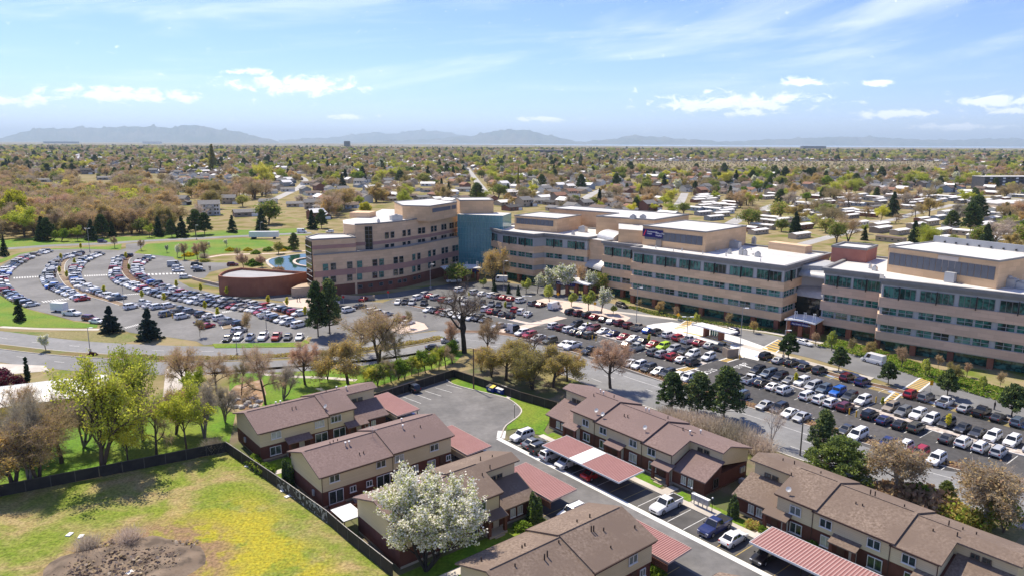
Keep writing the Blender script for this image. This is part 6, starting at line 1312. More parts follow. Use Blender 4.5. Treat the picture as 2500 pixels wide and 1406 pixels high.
for k in (-6.2,-5.0,5.6): m=MB(); m.tube((g.x+k,g.y-1.4,.55),(g.x+k,g.y+1.2,.55),.5,n=10); m.obj('wheel',TYRE,r)
# accessible-stall marks of the front-drive row, and road lettering
hz=MB()
Pa=[G(1871,868),G(2486,1029)]; rr=(Pa[1]-Pa[0]).normalized(); nn=Vector((-rr.y,rr.x)); ln=(Pa[1]-Pa[0]).length
k=0; t=-1.0
while t<ln+4:
    c=Pa[0]+rr*t-nn*2.2
    if not (48<t<56):
        if k%3==2:
            for e in ((-1.1,-1.3,-1.1,1.3),(1.1,-1.3,1.1,1.3),(-1.1,-1.3,1.1,-1.3),(-1.1,1.3,1.1,1.3),(-1.1,-.4,1.1,.5)):
                ribbon_mb(hz,[c+rr*e[0]+nn*e[1],c+rr*e[2]+nn*e[3]],0.14,0.074,m=1)
        else:
            q=[c-rr*.75-nn*.75,c+rr*.75-nn*.75,c+rr*.75+nn*.75,c-rr*.75+nn*.75]; hz.quad(*[(v.x,v.y,.074) for v in q],0)
            ribbon_mb(hz,[c-nn*.4-rr*.1,c+nn*.35+rr*.1],0.22,0.079,m=2); ribbon_mb(hz,[c-rr*.35-nn*.1,c+rr*.3-nn*.25],0.2,0.083,m=2)
    t+=2.74; k+=1
tag(hz.obj('accessible_marking',[PAINT_B,PAINT_Y,PAINT_W]),kind='structure')
def road_text(txt,px,ang,size):
    g=G(*px); c=bpy.data.curves.new('road_lettering','FONT'); c.body=txt; c.size=size; c.align_x='CENTER'; c.materials.append(PAINT_W); o=link('road_lettering',c,None,(g.x,g.y,0.08),ang); tag(o,kind='structure')
road_text('STOP',(1817,894),R_(45),2.3); road_text('STOP',(1724,905),R_(135+90),2.3)
sb=MB(); 
for a,b in (((1806,889),(1838,899)),((1696,901),(1728,912)),((1613,801+104),(1613,905))): 
    if a!=b: ribbon_mb(sb,[G(*a),G(*b)],0.5,0.076)
tag(sb.obj('stop_bar',PAINT_W),kind='structure')
# ================================================================ vegetation
def mesh_np(name,V,Fq,mats,mi=None,smooth=False):
    """V (n,3), Fq list of arrays (m,k)"""
    me=bpy.data.meshes.new(name); V=np.asarray(V,np.float32); me.vertices.add(len(V)); me.vertices.foreach_set('co',V.ravel())
    nl=sum(f.size for f in Fq); npol=sum(len(f) for f in Fq); me.loops.add(nl); me.polygons.add(npol)
    me.loops.foreach_set('vertex_index',np.concatenate([f.ravel() for f in Fq]).astype(np.int32))
    tot=np.concatenate([np.full(len(f),f.shape[1],np.int32) for f in Fq]); st=np.concatenate([[0],np.cumsum(tot)[:-1]]).astype(np.int32)
    me.polygons.foreach_set('loop_start',st)
    try: me.polygons.foreach_set('loop_total',tot)
    except Exception: pass
    for m in mats: me.materials.append(m)
    if mi is not None: me.polygons.foreach_set('material_index',np.asarray(mi,np.int32))
    if smooth: me.polygons.foreach_set('use_smooth',np.ones(npol,bool))
    me.update(); me.validate(); return me
def unit(v): return v/(np.linalg.norm(v,axis=-1,keepdims=True)+1e-9)
BK_BR=mat('bark_brown',(0.13,0.098,0.076),(0.175,0.135,0.105),1.5,0.95); BK_TR=mat('bark_umber',(0.075,0.055,0.042),(0.11,0.082,0.063),1.5,0.95); BK_DK=mat('bark_dark',(0.032,0.027,0.024),(0.05,0.042,0.037),1.5,0.95); BK_GR=mat('bark_grey',(0.17,0.145,0.125),(0.23,0.2,0.175),1.5,0.95); BK_WH=mat('bark_pale',(0.36,0.32,0.28),(0.44,0.4,0.36),1.5,0.95)
LF={n:leafmat(n,c,t) for n,c,t in (('leaf_lime',(0.52,0.54,0.07),.4),('leaf_lime_deep',(0.38,0.43,0.07),.4),('leaf_green',(0.13,0.215,0.03),.35),('leaf_green_lt',(0.22,0.31,0.045),.35),('leaf_olive',(0.38,0.345,0.1),0.45),('leaf_gold',(0.58,0.43,0.12),0.45),('leaf_gold_dk',(0.43,0.32,0.1),0.45),('leaf_tan',(0.44,0.31,0.17),.3),('leaf_rust',(0.38,0.24,0.155),.3),('twig_brown',(0.38,0.305,0.2),0.4),('twig_grey',(0.45,0.385,0.31),0.4),('twig_red',(0.43,0.315,0.205),0.4),('twig_dark',(0.2,0.155,0.125),0.2),('blossom_white',(0.80,0.78,0.68),.3),('blossom_green',(0.40,0.44,0.17),.35),('blossom_pink',(0.52,0.34,0.33),.3),('needle_dark',(0.045,0.072,0.04),0.15),('needle_mid',(0.10,0.145,0.06),0.25),('needle_blue',(0.032,0.055,0.052),.1),('needle_olive',(0.17,0.215,0.06),0.3),('needle_bright',(0.16,0.215,0.04),.25),('leaf_yellow',(0.50,0.47,0.05),.4),('leaf_forsythia',(0.62,0.46,0.02),.3),('leaf_plum',(0.10,0.018,0.035),.25),('leaf_willow',(0.55,0.50,0.06),.35))}
def skeleton(seed,H,cb,nch,ratio,ang,wig,trop,r0,maxlev,forks=1,lean=(0,0),tmin=(0.3,.25,.2,.2)):
    R=np.random.default_rng(seed); out=[]
    def branch(p,d,L,r,lev):
        n=6 if lev==0 else (5 if lev==1 else 3); pts=[p]; ds=[d]
        for i in range(n):
            d=unit(d+R.normal(0,wig[lev],3)+np.array([0,0,trop[lev]])); p=p+d*(L/n); pts.append(p); ds.append(d)
        r1=r*(0.55 if lev==0 else .35); out.append((np.array(pts),r,r1,lev))
        if lev<maxlev:
            k=nch[lev]
            for j in range(k):
                t=tmin[lev]+(1-tmin[lev])*((j+R.random())/k)
                f=t*n; i=min(int(f),n-1); q=pts[i]+(pts[i+1]-pts[i])*(f-i); dd=ds[i+1]
                az=R.random()*6.283 if lev else j*2.4+R.normal(0,.4)
                x=unit(np.cross(dd,[0.3,.2,1.0] if abs(dd[2])<.9 else [1,.2,0])); y=np.cross(dd,x); a=ang[lev]*R.uniform(.7,1.25)
                cd=unit(dd*math.cos(a)+(x*math.cos(az)+y*math.sin(az))*math.sin(a))
                branch(q,cd,L*ratio[lev]*R.uniform(.7,1.2)*(1.15-.45*t),(r+(r1-r)*t)*.62,lev+1)
    for fk in range(forks):
        d0=unit(np.array([lean[0]+(R.normal(0,.22) if forks>1 else 0),lean[1]+(R.normal(0,.22) if forks>1 else 0),1.0]))
        branch(np.zeros(3),d0,H*cb,r0,0)
    return out,R
def tubes(out,sides=(7,5,4,3)):
    V=[];Fs=[];o=0
    for pts,r0,r1,lev in out:
        k=sides[min(lev,3)]; n=len(pts); d=unit(np.gradient(pts,axis=0)); ref=np.array([.31,.17,.93]) if abs(d[0][2])<.9 else np.array([1.,.1,0])
        x=unit(np.cross(d,ref)); y=np.cross(d,x); rr=np.linspace(r0,r1,n)[:,None,None]; th=np.arange(k)*2*np.pi/k
        ring=pts[:,None,:]+rr*(x[:,None,:]*np.cos(th)[None,:,None]+y[:,None,:]*np.sin(th)[None,:,None])
        V.append(ring.reshape(-1,3)); i=np.arange(n-1)[:,None]*k; j=np.arange(k)[None,:]; j2=(j+1)%k
        Fs.append((np.stack([i+j,i+j2,i+k+j2,i+k+j],-1).reshape(-1,4)+o)); o+=n*k
    return np.concatenate(V),np.concatenate(Fs)
def quads(C,A,B):
    """centres C, half axes A and B -> verts, faces"""
    V=np.stack([C-A-B,C+A-B,C+A+B,C-A+B],1).reshape(-1,3); n=len(C); return V,np.arange(4*n).reshape(n,4)
def randdir(R,n): return unit(R.normal(size=(n,3)))
def leaf_quads(R,P,size,asp=1.0,flat=0.0):
    n=len(P); a=randdir(R,n); b=unit(np.cross(a,randdir(R,n)));
    if flat: a[:,2]*=(1-flat); b[:,2]*=(1-flat); a=unit(a); b=unit(b)
    s=(size*R.uniform(.6,1.35,n))[:,None]; return quads(P,a*s*.5,b*s*.5*asp)
def ends_points(out,R,n,levmin,jit):
    segs=[(p,l) for p,_,_,l in out if l>=levmin]; A=[];
    w=np.array([np.linalg.norm(np.diff(p,axis=0),axis=1).sum() for p,_ in segs]); idx=R.choice(len(segs),n,p=w/w.sum())
    t=R.random(n)**0.7
    P=np.zeros((n,3)); D=np.zeros((n,3))
    for k in np.unique(idx):
        s=idx==k; pts=segs[k][0]; m=len(pts)-1; f=t[s]*m; i=np.minimum(f.astype(int),m-1); fr=(f-i)[:,None]; P[s]=pts[i]*(1-fr)+pts[i+1]*fr; D[s]=unit(pts[i+1]-pts[i])
    return P+R.normal(0,jit,(n,3)),D
PROTO={}
def finish(name,out,crown,bark,mats,H):
    """crown: list of (V,F,matindex array)"""
    Vt,Ft=tubes(out) if out else (np.zeros((0,3)),np.zeros((0,4),int))
    V=[];Fq=[];MI=[];o=0
    for v,f,mi in crown: V.append(v); Fq.append(f+o); MI.append(mi); o+=len(v)
    Vc=np.concatenate(V); Fc=np.concatenate(Fq); Mc=np.concatenate(MI)
    tm=mesh_np(name+'_trunk',Vt,[Ft],[bark],None,True); cm=mesh_np(name+'_crown',Vc,[Fc],mats,Mc)
    jm=mesh_np(name,np.concatenate([Vt,Vc]),[np.concatenate([Ft,Fc+len(Vt)])],[bark]+mats,np.concatenate([np.zeros(len(Ft),int),Mc+1]))
    PROTO[name]=dict(trunk=tm,crown=cm,one=jm,H=float(max(Vc[:,2].max(),.1)),W=float(np.percentile(np.abs(Vc[:,:2]),97)))
def twigs(R,out,n,levmin,ln,wd,droop=0.0,spread=.9):
    P,D=ends_points(out,R,n,levmin,0.05); d=unit(D+R.normal(0,spread,(n,3))+np.array([0,0,-droop])); L=(ln*R.uniform(.5,1.4,n))[:,None]
    b=unit(np.cross(d,randdir(R,n)))*wd*.5; return quads(P+d*L*.5,d*L*.5,b)
def mi_rand(R,n,w): return R.choice(len(w),n,p=np.array(w)/sum(w))
# deciduous kinds: name, seed, height, skeleton args, twig(n,len,width), leaves(n,size), materials & weights, bark
def decid(name,seed,H,tw,lv,mats,wts,bark,cb=.62,nch=(9,6,5),ratio=(.62,.55,.5),ang=(.75,.7,.7),trop=(.02,.06,.04,.02),forks=1,lean=(0,0),r0=None,jit=.25,droop=0.0,twm=0,wig=(.07,.13,.2,.25),levleaf=2,asp=1.0,maxlev=3,tmin=(.3,.25,.2,.2)):
    out,R=skeleton(seed,H,cb,nch,ratio,ang,wig,trop,r0 or H*.022,maxlev,forks,lean,tmin); cr=[]
    if tw: v,f=twigs(R,out,tw[0],2,tw[1],tw[2],droop); cr.append((v,f,np.full(len(f),twm)))
    if lv:
        P,D=ends_points(out,R,lv[0],levleaf,jit); 
        if droop: P[:,2]-=R.random(len(P))**2*droop*1.6
        v,f=leaf_quads(R,P,lv[1],asp); cr.append((v,f,mi_rand(R,len(f),wts)))
    finish(name,out,cr,bark,[LF[m] for m in mats],H)
AIRY=dict(cb=.5,nch=(7,6,6),ratio=(.85,.62,.52),ang=(.62,.68,.75),wig=(.08,.17,.26,.3),trop=(.02,.05,.02,0.0),tmin=(.38,.3,.2,.2))
decid('bare_brown_a',1,13,(7500,.8,.02),(1700,.11),['twig_brown','twig_red','leaf_olive'],[1,2,2],BK_TR,droop=.15,r0=.30,**AIRY)
decid('bare_brown_b',2,12,(6500,.85,.02),(2600,.12),['twig_red','leaf_gold_dk','leaf_olive'],[0,2,1],BK_TR,forks=2,droop=.35,r0=.26,**AIRY)
decid('bare_grey',3,11,(7500,.75,.022),None,['twig_grey','twig_brown'],[1,1],BK_GR,forks=4,cb=.6,nch=(6,6,5),ang=(.5,.6,.7),wig=(.1,.17,.26,.3))
decid('bare_dark',4,18,(3600,.9,.024),(400,.12),['twig_dark','twig_brown'],[1,1],BK_DK,cb=.52,nch=(6,5,5),ratio=(.85,.65,.55),r0=.55,ang=(.65,.75,.8),wig=(.09,.22,.32,.32),tmin=(.4,.3,.2,.2))
decid('bare_reddish',5,11,(7500,.65,.02),(2000,.11),['twig_red','leaf_rust'],[1,2],BK_TR,droop=.3,r0=.26,**AIRY)
decid('lime_a',6,15,(2600,.7,.022),(9500,.17),['twig_brown','leaf_lime','leaf_lime_deep'],[0,3,2],BK_TR,jit=.34,forks=2,r0=.27,cb=.52,nch=(9,7,6),ratio=(.75,.6,.5),ang=(.6,.68,.72),wig=(.08,.18,.26,.3),trop=(.02,.08,.03,0),tmin=(.3,.25,.2,.2))
decid('lime_b',7,10,(1300,.5,.022),(6200,.16),['twig_brown','leaf_lime','leaf_lime_deep'],[0,4,1],BK_TR,jit=.26,r0=.16,**AIRY)
decid('green_a',8,8,(700,.5,.025),(7000,.19),['twig_brown','leaf_green','leaf_green_lt'],[0,1,2],BK_TR,jit=.3,forks=2)
decid('gold_a',9,11,(5500,.9,.02),(8500,.12),['twig_brown','leaf_gold','leaf_gold_dk','leaf_olive'],[0,5,2,1],BK_TR,droop=.7,jit=.26,asp=1.6,r0=.26,**AIRY)
decid('gold_b',10,11,(5000,.9,.02),(7000,.12),['twig_brown','leaf_gold','leaf_gold_dk','leaf_olive'],[0,4,3,2],BK_TR,droop=.8,jit=.26,forks=2,lean=(.2,-.1),asp=1.6,r0=.24,**AIRY)
decid('tan_dry',11,8,(3500,.6,.02),(5500,.13),['twig_grey','leaf_tan','leaf_rust'],[0,3,1],BK_WH,forks=2,jit=.26,r0=.17,**AIRY)
decid('dead_white',12,8,(1400,.7,.022),None,['twig_grey'],[1],BK_WH,forks=2,nch=(5,5,4),wig=(.1,.2,.3,.3))
decid('pear_small',13,7,(500,.4,.03),(5000,.2),['twig_brown','blossom_white','blossom_green'],[0,3,2],BK_BR,ang=(.45,.5,.6),jit=.25,trop=(.02,.15,.1,.05))
decid('pear_lime',14,7,(500,.4,.03),(4500,.22),['twig_brown','leaf_lime','blossom_green'],[0,2,2],BK_BR,ang=(.45,.5,.6),jit=.25,trop=(.02,.15,.1,.05))
decid('pear_big',15,13,(2500,.5,.02),(42000,.135),['twig_brown','blossom_white','blossom_green','leaf_lime_deep'],[0,10,4,1],BK_DK,ang=(.5,.5,.6),jit=.17,nch=(9,8,7),ratio=(.62,.5,.45),trop=(.02,.2,.16,.08),forks=5,r0=.17,cb=.66,wig=(.1,.14,.2,.25),tmin=(.2,.2,.2,.2))
decid('olive_shrub_tree',16,6,(2500,.5,.025),(3500,.2),['twig_brown','leaf_olive','leaf_green','leaf_green_lt'],[0,3,2,2],BK_BR,forks=3,jit=.35)
decid('pink_bare',17,7,(4500,.5,.028),(2200,.14),['twig_red','blossom_pink'],[1,2],BK_BR,forks=2,jit=.2)
decid('willow_yellow',18,10,(900,.6,.03),(6000,.32),['twig_brown','leaf_willow','leaf_yellow'],[0,2,2],BK_BR,droop=.5,jit=.5)
decid('sapling',19,4.2,(100,.3,.02),(1600,.20),['twig_brown','leaf_yellow','leaf_lime'],[0,3,2],BK_BR,cb=.8,nch=(14,4,2),ratio=(.22,.5,.5),ang=(.5,.6,.6),jit=.14,trop=(0,.3,.2,.1),r0=.04,tmin=(.38,.2,.2,.2),levleaf=1)
decid('young_bare',20,6,(2200,.45,.022),(700,.12),['twig_brown','leaf_gold_dk'],[1,2],BK_BR,ang=(.5,.6,.6),r0=.07)
def spruce(name,seed,H,W,n,mats,wts,bark,bare=.04,droop=.25,lump=.0,sz=.42):
    R=np.random.default_rng(seed); out=[(np.array([[0,0,H*t] for t in np.linspace(0,.97,6)]),H*.018,H*.003,0)]; C=[];A=[];B=[]
    nb=int(H*16); zs=bare+(1-bare)*np.sort(R.random(nb))**1.15
    for z in zs:
        rr=W*(1-z)**.82*R.uniform(.72,1.12)+.12; az=R.random()*6.283; k=max(6,int(n/nb)); t=R.random(k)**.6
        d=np.array([math.cos(az),math.sin(az)]); p=np.zeros((k,3)); p[:,:2]=d[None]*(rr*t)[:,None]; p[:,2]=z*H+.10*rr-droop*rr*t**1.5; p+=R.normal(0,.07+.10*rr*.25,(k,3))
        dirv=np.stack([np.full(k,d[0]),np.full(k,d[1]),np.full(k,-.25)],1)+R.normal(0,.55,(k,3)); dirv=unit(dirv); s=sz*R.uniform(.6,1.3,k)[:,None]
        C.append(p); A.append(dirv*s*.5); B.append(unit(np.cross(dirv,randdir(R,k)))*s*.26)
        out.append((np.array([[0,0,z*H],[d[0]*rr*.8,d[1]*rr*.8,z*H-droop*rr*.5]]),.03,.01,3))
    v,f=quads(np.concatenate(C),np.concatenate(A),np.concatenate(B)); finish(name,out,[(v,f,mi_rand(R,len(f),wts))],bark,[LF[m] for m in mats],H)
spruce('spruce_dark',31,10,2.6,6500,['needle_dark','needle_mid'],[3,1],BK_DK)
spruce('spruce_blue',32,8,3.4,9000,['needle_blue','needle_dark'],[3,1],BK_DK,bare=.02,droop=.12)
spruce('fir_tall',33,15,2.6,6500,['needle_dark','needle_mid'],[3,1],BK_DK,bare=.2,droop=.5)
spruce('cypress',35,6,.55,2600,['needle_dark'],[1],BK_DK,bare=0.0,droop=-1.5,sz=.25)
spruce('poplar',36,22,2.4,5000,['leaf_olive','leaf_gold_dk','leaf_green_lt'],[3,2,1],BK_BR,bare=.05,droop=-1.0,sz=.6)
def pine(name,seed,H,W,ncl,per,mats,wts,bark,cb=.28,r0=.2,top=1.0,clr=.55,sz=.3,shape=1.0):
    R=np.random.default_rng(seed); out=[]; P=[]
    lean=R.normal(0,.02,2); tp=np.array([[lean[0]*H*t,lean[1]*H*t,H*t*.95] for t in np.linspace(0,1,7)]); out.append((tp,r0,r0*.25,0))
    for i in range(ncl):
        u=(i+R.random())/ncl; z=cb+(1-cb)*u; env=W*(math.sin(math.pi*min(1,(.12+.88*(1-u))**shape))**.7 if shape!=1 else (1-u**2.2)*.9+.12); az=i*2.4+R.normal(0,.3); rr=env*R.uniform(.45,1.05)
        c=np.array([math.cos(az)*rr+lean[0]*H*z,math.sin(az)*rr+lean[1]*H*z,z*H+R.normal(0,.15)+rr*.12]); b=np.array([lean[0]*H*z,lean[1]*H*z,max(cb*.8,(z-.07))*H])
        out.append((np.array([b,(b+c)/2+[0,0,-.08*rr],c]),.05+.02*rr,.02,2)); cr=clr*R.uniform(.7,1.3)
        q=R.normal(0,1,(per,3)); q=unit(q)*(R.random((per,1))**.45)*cr*np.array([1,1,.62]); P.append(c+q)
    P=np.concatenate(P); n=len(P); d=unit(R.normal(0,.8,(n,3))+np.array([0,0,.55])); s=sz*R.uniform(.6,1.3,n)[:,None]; v,f=quads(P,d*s*.5,unit(np.cross(d,randdir(R,n)))*s*.28)
    finish(name,out,[(v,f,mi_rand(R,len(f),wts))],bark,[LF[m] for m in mats],H)
pine('lot_pine_a',41,6.4,2.5,75,90,['needle_mid','needle_olive','needle_dark'],[3,2,2],BK_DK,.3,.14)
pine('lot_pine_b',42,6.0,2.3,65,90,['needle_mid','needle_olive','needle_dark'],[3,2,2],BK_DK,.3,.13)
pine('scotch_pine',43,13,3.4,120,75,['needle_mid','needle_dark','needle_olive'],[3,3,2],BK_BR,.2,.22,clr=.85,sz=.36)
pine('broad_pine',44,8,5.2,150,80,['needle_olive','needle_bright','needle_mid'],[3,2,3],BK_BR,.12,.2,clr=.85,sz=.32)
def shrub(name,seed,r,h,n,mats,wts,sz,twg=0):
    R=np.random.default_rng(seed); cr=[]; out=[(np.array([[0,0,0],[R.normal(0,.2)*r,R.normal(0,.2)*r,h*.6]]),.03,.01,3) for _ in range(6)]
    p=unit(R.normal(size=(n,3)))*(R.random((n,1))**.35); p[:,2]=np.abs(p[:,2]); bl=1+.25*np.sin(p[:,0:1]*5+seed)*np.cos(p[:,1:2]*4); p=p*bl*np.array([r,r,h]); p[:,2]+=.05
    v,f=leaf_quads(R,p,sz); cr.append((v,f,mi_rand(R,n,wts)))
    if twg:
        b=R.normal(0,.35,(twg,3))*[r,r,0]; d=unit(R.normal(0,.45,(twg,3))+[0,0,1]); L=(h*R.uniform(.7,1.2,twg))[:,None]; v,f=quads(b+d*L*.5,d*L*.5,unit(np.cross(d,randdir(R,twg)))*.012); cr.append((v,f,np.zeros(twg,int)))
    finish(name,out,cr,BK_BR,[LF[m] for m in mats],h)
shrub('arborvitae',50,1.15,4.2,5200,['needle_mid','needle_dark','leaf_green'],[3,2,1],.2); shrub('shrub_green',51,1.2,1.1,900,['leaf_green','leaf_green_lt'],[2,1],.2); shrub('shrub_forsythia',52,1.6,1.5,1200,['leaf_forsythia','leaf_green'],[6,1],.22); shrub('shrub_plum',53,2.0,2.0,1500,['leaf_plum','twig_dark'],[4,1],.22)
shrub('shrub_bare',54,1.6,2.2,400,['twig_grey','twig_brown'],[2,1],.12,900); shrub('shrub_rust',55,1.0,.8,700,['leaf_rust','leaf_tan','twig_red'],[2,1,1],.15); shrub('shrub_olive',56,1.3,1.2,900,['leaf_olive','leaf_green_lt','leaf_gold_dk'],[2,1,1],.18)
NT=[0]
def tree(kind,px,top,label,cat='tree',w=1.0,rz=None,group=None,h=None,name=None,parts=True,g=None):
    pr=PROTO[kind]; g=G(*px) if g is None else g; hh=h if h else max(0.6,ZAT(g,top)); s=hh/pr['H']; NT[0]+=1
    rz=rng.uniform(0,6.28) if rz is None else rz
    nm=name or {'bare':'bare_tree','lime':'leafing_tree','gold':'golden_tree','pear':'flowering_tree','spru':'spruce_tree','fir_':'fir_tree','lot_':'pine_tree','scot':'pine_tree','broa':'pine_tree','shru':'shrub','sapl':'sapling','arbo':'arborvitae','cypr':'cypress_tree','popl':'poplar_tree'}.get(kind[:4],'tree')
    if parts:
        r=thing(nm,label,cat,(g.x,g.y,0),group); r.scale=(s*w,s*w,s); r.rotation_euler=(0,0,rz)
        for n_,me in (('trunk',pr['trunk']),('crown',pr['crown'])):
            o=bpy.data.objects.new(n_,me); COL.objects.link(o); o.parent=r
        return r
    o=link(nm,pr['one'],None,(g.x,g.y,0),rz,(s*w,s*w,s)); return tag(o,label,cat,group)
# --- trees seen one by one
TL=[('gold_b',(34,1196),1035,'golden leafing tree at the left edge behind the black field fence',.9),('bare_grey',(75,1188),945,'slender bare grey tree second from the left along the field fence',.55),('bare_brown_b',(95,1184),990,'bare brown tree third from the left along the field fence',.8),('bare_brown_a',(150,1130),960,'dense bare brown tree beneath the big lime-green tree',.9),('lime_a',(250,1152),862,'tallest lime-green leafing tree behind the field fence',.80),('lime_a',(350,1075),822,'lime-green tree rising right behind the tallest lime tree',.62),('lime_b',(314,1138),1010,'small drooping lime-green tree against the field fence',.8),('bare_brown_a',(382,1112),950,'bare brown tree with thick dark trunk at the field fence',.62),('lime_b',(456,1102),930,'thin-trunked lime-green tree left of the grey thicket',.75),('bare_grey',(500,1070),925,'many-stemmed bare grey tree near the fence corner',.7),('lime_b',(480,1000),890,'lime-green crown behind the grey many-stemmed tree',.7),('bare_brown_b',(455,965),832,'golden-brown bare tree beside the left side street',.75),('bare_brown_a',(530,960),850,'brown bare tree above the dry rock bed',.8),
 ('bare_brown_a',(648,986),826,'tall bare brown tree behind the farthest townhouse roof',.62),('bare_grey',(692,975),880,'thin grey bare tree beside the leaning tree on the lawn',.7),('bare_reddish',(745,938),826,'leaning bare tree in a mulch ring on the lawn',.85),('gold_a',(849,936),815,'golden-brown drooping tree behind the farthest townhouse ridge',.75),('bare_brown_b',(925,886),738,'large bare brown tree at the near kerb, left of centre',.95),('bare_brown_a',(970,890),800,'bare brown tree right of the large kerb tree',.8),('bare_brown_a',(880,870),765,'bare brown tree overlapping the rows of cars left of centre',.7),
 ('bare_dark',(1134,861),672,'big dark leafless tree with thick trunk at the centre',.85),('bare_reddish',(1104,856),775,'small reddish bare tree left of the dark leafless tree',.75),('bare_reddish',(1192,866),770,'reddish-brown budding tree right of the dark leafless tree',.8),('gold_a',(1235,928),825,'golden drooping tree behind the blue dumpsters',.92),('gold_b',(1300,950),835,'golden tree with leaning trunk right of the dumpsters',.75),('gold_a',(1350,945),838,'golden tree nearest the mauve townhouse row',.85),('bare_dark',(1300,876),800,'dark bare tree behind the golden trees by the road',.8),('bare_reddish',(1490,947),822,'wide reddish bare tree beside the road behind the townhouses',1.0),('gold_b',(1200,920),850,'golden-brown tree at the fence corner',.7),
 ('gold_b',(1262,905),815,'golden tree between the dumpsters and the road',.8),('gold_a',(1385,930),850,'golden tree leaning over the road behind the mauve townhouses',.7),('gold_b',(1175,905),842,'golden-brown tree right of the fence corner',.7),('gold_b',(18,1120),985,'golden bare tree behind the left end of the field fence',.8),('bare_brown_b',(120,1105),948,'bare brown tree in front of the pale metal roof',.8),('bare_grey',(205,1090),950,'grey bare tree left of the tallest lime tree trunk',.7),('bare_brown_a',(300,1085),930,'brown bare tree between the two lime-green crowns',.7),('gold_b',(430,1060),935,'golden-brown tree left of the thin lime tree',.7),('bare_brown_b',(60,1055),925,'bare brown tree below the narrow cypress',.7),('bare_grey',(550,1030),925,'grey bare tree at the farthest townhouse gable',.6),('bare_brown_a',(590,965),868,'bare brown tree over the dry bed boulders',.6),('bare_brown_b',(800,925),842,'bare golden-brown tree left of the townhouse ridge end',.6),
 ('scotch_pine',(1640,1004),905,'left pine of the dark group behind the mauve townhouse row',.9),('scotch_pine',(1702,1012),905,'middle pine of the dark group behind the mauve townhouse row',.95),('scotch_pine',(1766,1022),890,'right and tallest pine of the dark group behind the mauve townhouses',.85),('scotch_pine',(2003,1140),996,'upright pine left of the dead white tree by the road',.62),('broad_pine',(2050,1172),1065,'broad bright green pine behind the brown townhouse row',.95),('dead_white',(1883,1082),985,'small dead white-barked tree at the road edge',.7),('tan_dry',(2192,1208),1064,'tan dry-leaved tree with pale trunk above the brown townhouse row',.95),('tan_dry',(2405,1292),1140,'golden-tan dry-leaved tree at the right edge',1.0),('bare_grey',(2468,1255),1135,'grey bare tree at the far right edge',.75),('broad_pine',(2310,1228),1172,'low green pine between the two tan trees',.6),('olive_shrub_tree',(2450,1300),1200,'olive half-leafed tree at the right edge beside the tan tree',.8),
 ('lot_pine_a',(1924,877),811,'leftmost pine of the lot edge, by the right entrance canopy',1.0),('lot_pine_b',(2047,906),843,'second pine along the front drive, from the left',1.0),('lot_pine_a',(2168,938),880,'third pine along the front drive, beside the yellow crosswalk',.95),('lot_pine_b',(2312,968),897,'fourth pine along the front drive, right of the crosswalk',.95),('lot_pine_a',(2469,1018),934,'fifth pine along the front drive, at the right edge',1.0),
 ('pear_big',(1040,1394),1146,'large white flowering pear tree in front of the townhouses at bottom centre',.98),
 ('spruce_blue',(271,812),745,'left blue spruce of the pair below the left lot',.95),('spruce_blue',(365,829),752,'right blue spruce of the pair below the left lot',.95),('spruce_dark',(48,783),728,'small spruce on the lawn at far left',1.0),('spruce_dark',(12,625),580,'spruce at the left edge by the far drive',1.0),('scotch_pine',(777,821),683,'left tall dark evergreen of the pair near the curved wing',.5),('scotch_pine',(805,815),678,'right tall dark evergreen of the pair near the curved wing',.6),('cypress',(69,936),870,'narrow dark cypress standing at far left',1.0),
 ('pear_small',(113,855),812,'small white flowering tree on the planted median',.9),('young_bare',(488,822),774,'young bare tree at the corner of the lower left lot',.9),('young_bare',(604,826),755,'young bare tree behind the kerb row of the lower left lot',.7),
 ('pear_lime',(1341,738),694,'first young lime tree from the left before the stepped wing',.9),('pear_lime',(1395,748),711,'second young lime tree before the brick-column canopy',1.0),('pear_lime',(1437,758),706,'third young lime tree before the brick-column canopy',.9),('pear_small',(1467,764),699,'fourth young tree, half white, right of the lime trees',.9),('pear_lime',(1285,716),678,'lime tree left of the yellow crossing sign',.9),('pear_lime',(1497,766),743,'low round lime tree on the mulch by the front drive',1.2),('pear_lime',(1180,702),678,'lime tree on the island before the atrium',1.1),
 ('pear_small',(1392,722),638,'tallest white flowering tree before the stepped wing',.95),('pear_small',(1345,720),650,'white flowering tree left of the tallest one before the stepped wing',.9),('pear_small',(1434,724),658,'white flowering tree right of the brick-column canopy',.8),('pear_small',(1312,716),664,'low white flowering tree at the foot of the stepped wing',.9),('olive_shrub_tree',(1458,722),655,'dark olive tree beside the arched link',.8),('gold_b',(1205,698),600,'golden-brown tree between atrium and stepped wing',.65),('olive_shrub_tree',(1118,696),634,'dark green tree over the atrium canopy',1.1),('young_bare',(1418,718),640,'young bare tree behind the brick-column canopy',.8),
 ('spruce_dark',(1207,711),682,'first small conifer from the left before the white van',1.0),('spruce_dark',(1242,717),692,'second small conifer in the mulch before the white van',1.0),('spruce_dark',(1265,721),696,'third small conifer in the mulch before the white van',1.0),
 ('young_bare',(903,712),690,'white-grey bare shrub tree at the foot of the curved wing',1.2),('young_bare',(1000,800),755,'young bare tree on the pale pink island',.9),
 ('arborvitae',(703,1182),1116,'rounded dark arborvitae at the gable of the cream-walled townhouse',1.0),('arborvitae',(1305,1270),1198,'tall dark arborvitae beside the carport behind the flowering tree',1.05),('arborvitae',(1790,1262),1203,'clipped golden-green arborvitae at the corner of the brown townhouse row',.85),('arborvitae',(930,1040),1008,'round dark arborvitae beside the farthest carport',1.3)]
WIDE={'bare':1.3,'gold':1.7,'lime':1.1,'pear':1.25,'scot':1.45,'broa':1.25,'tan_':1.35,'oliv':1.3,'fir_':1.8}
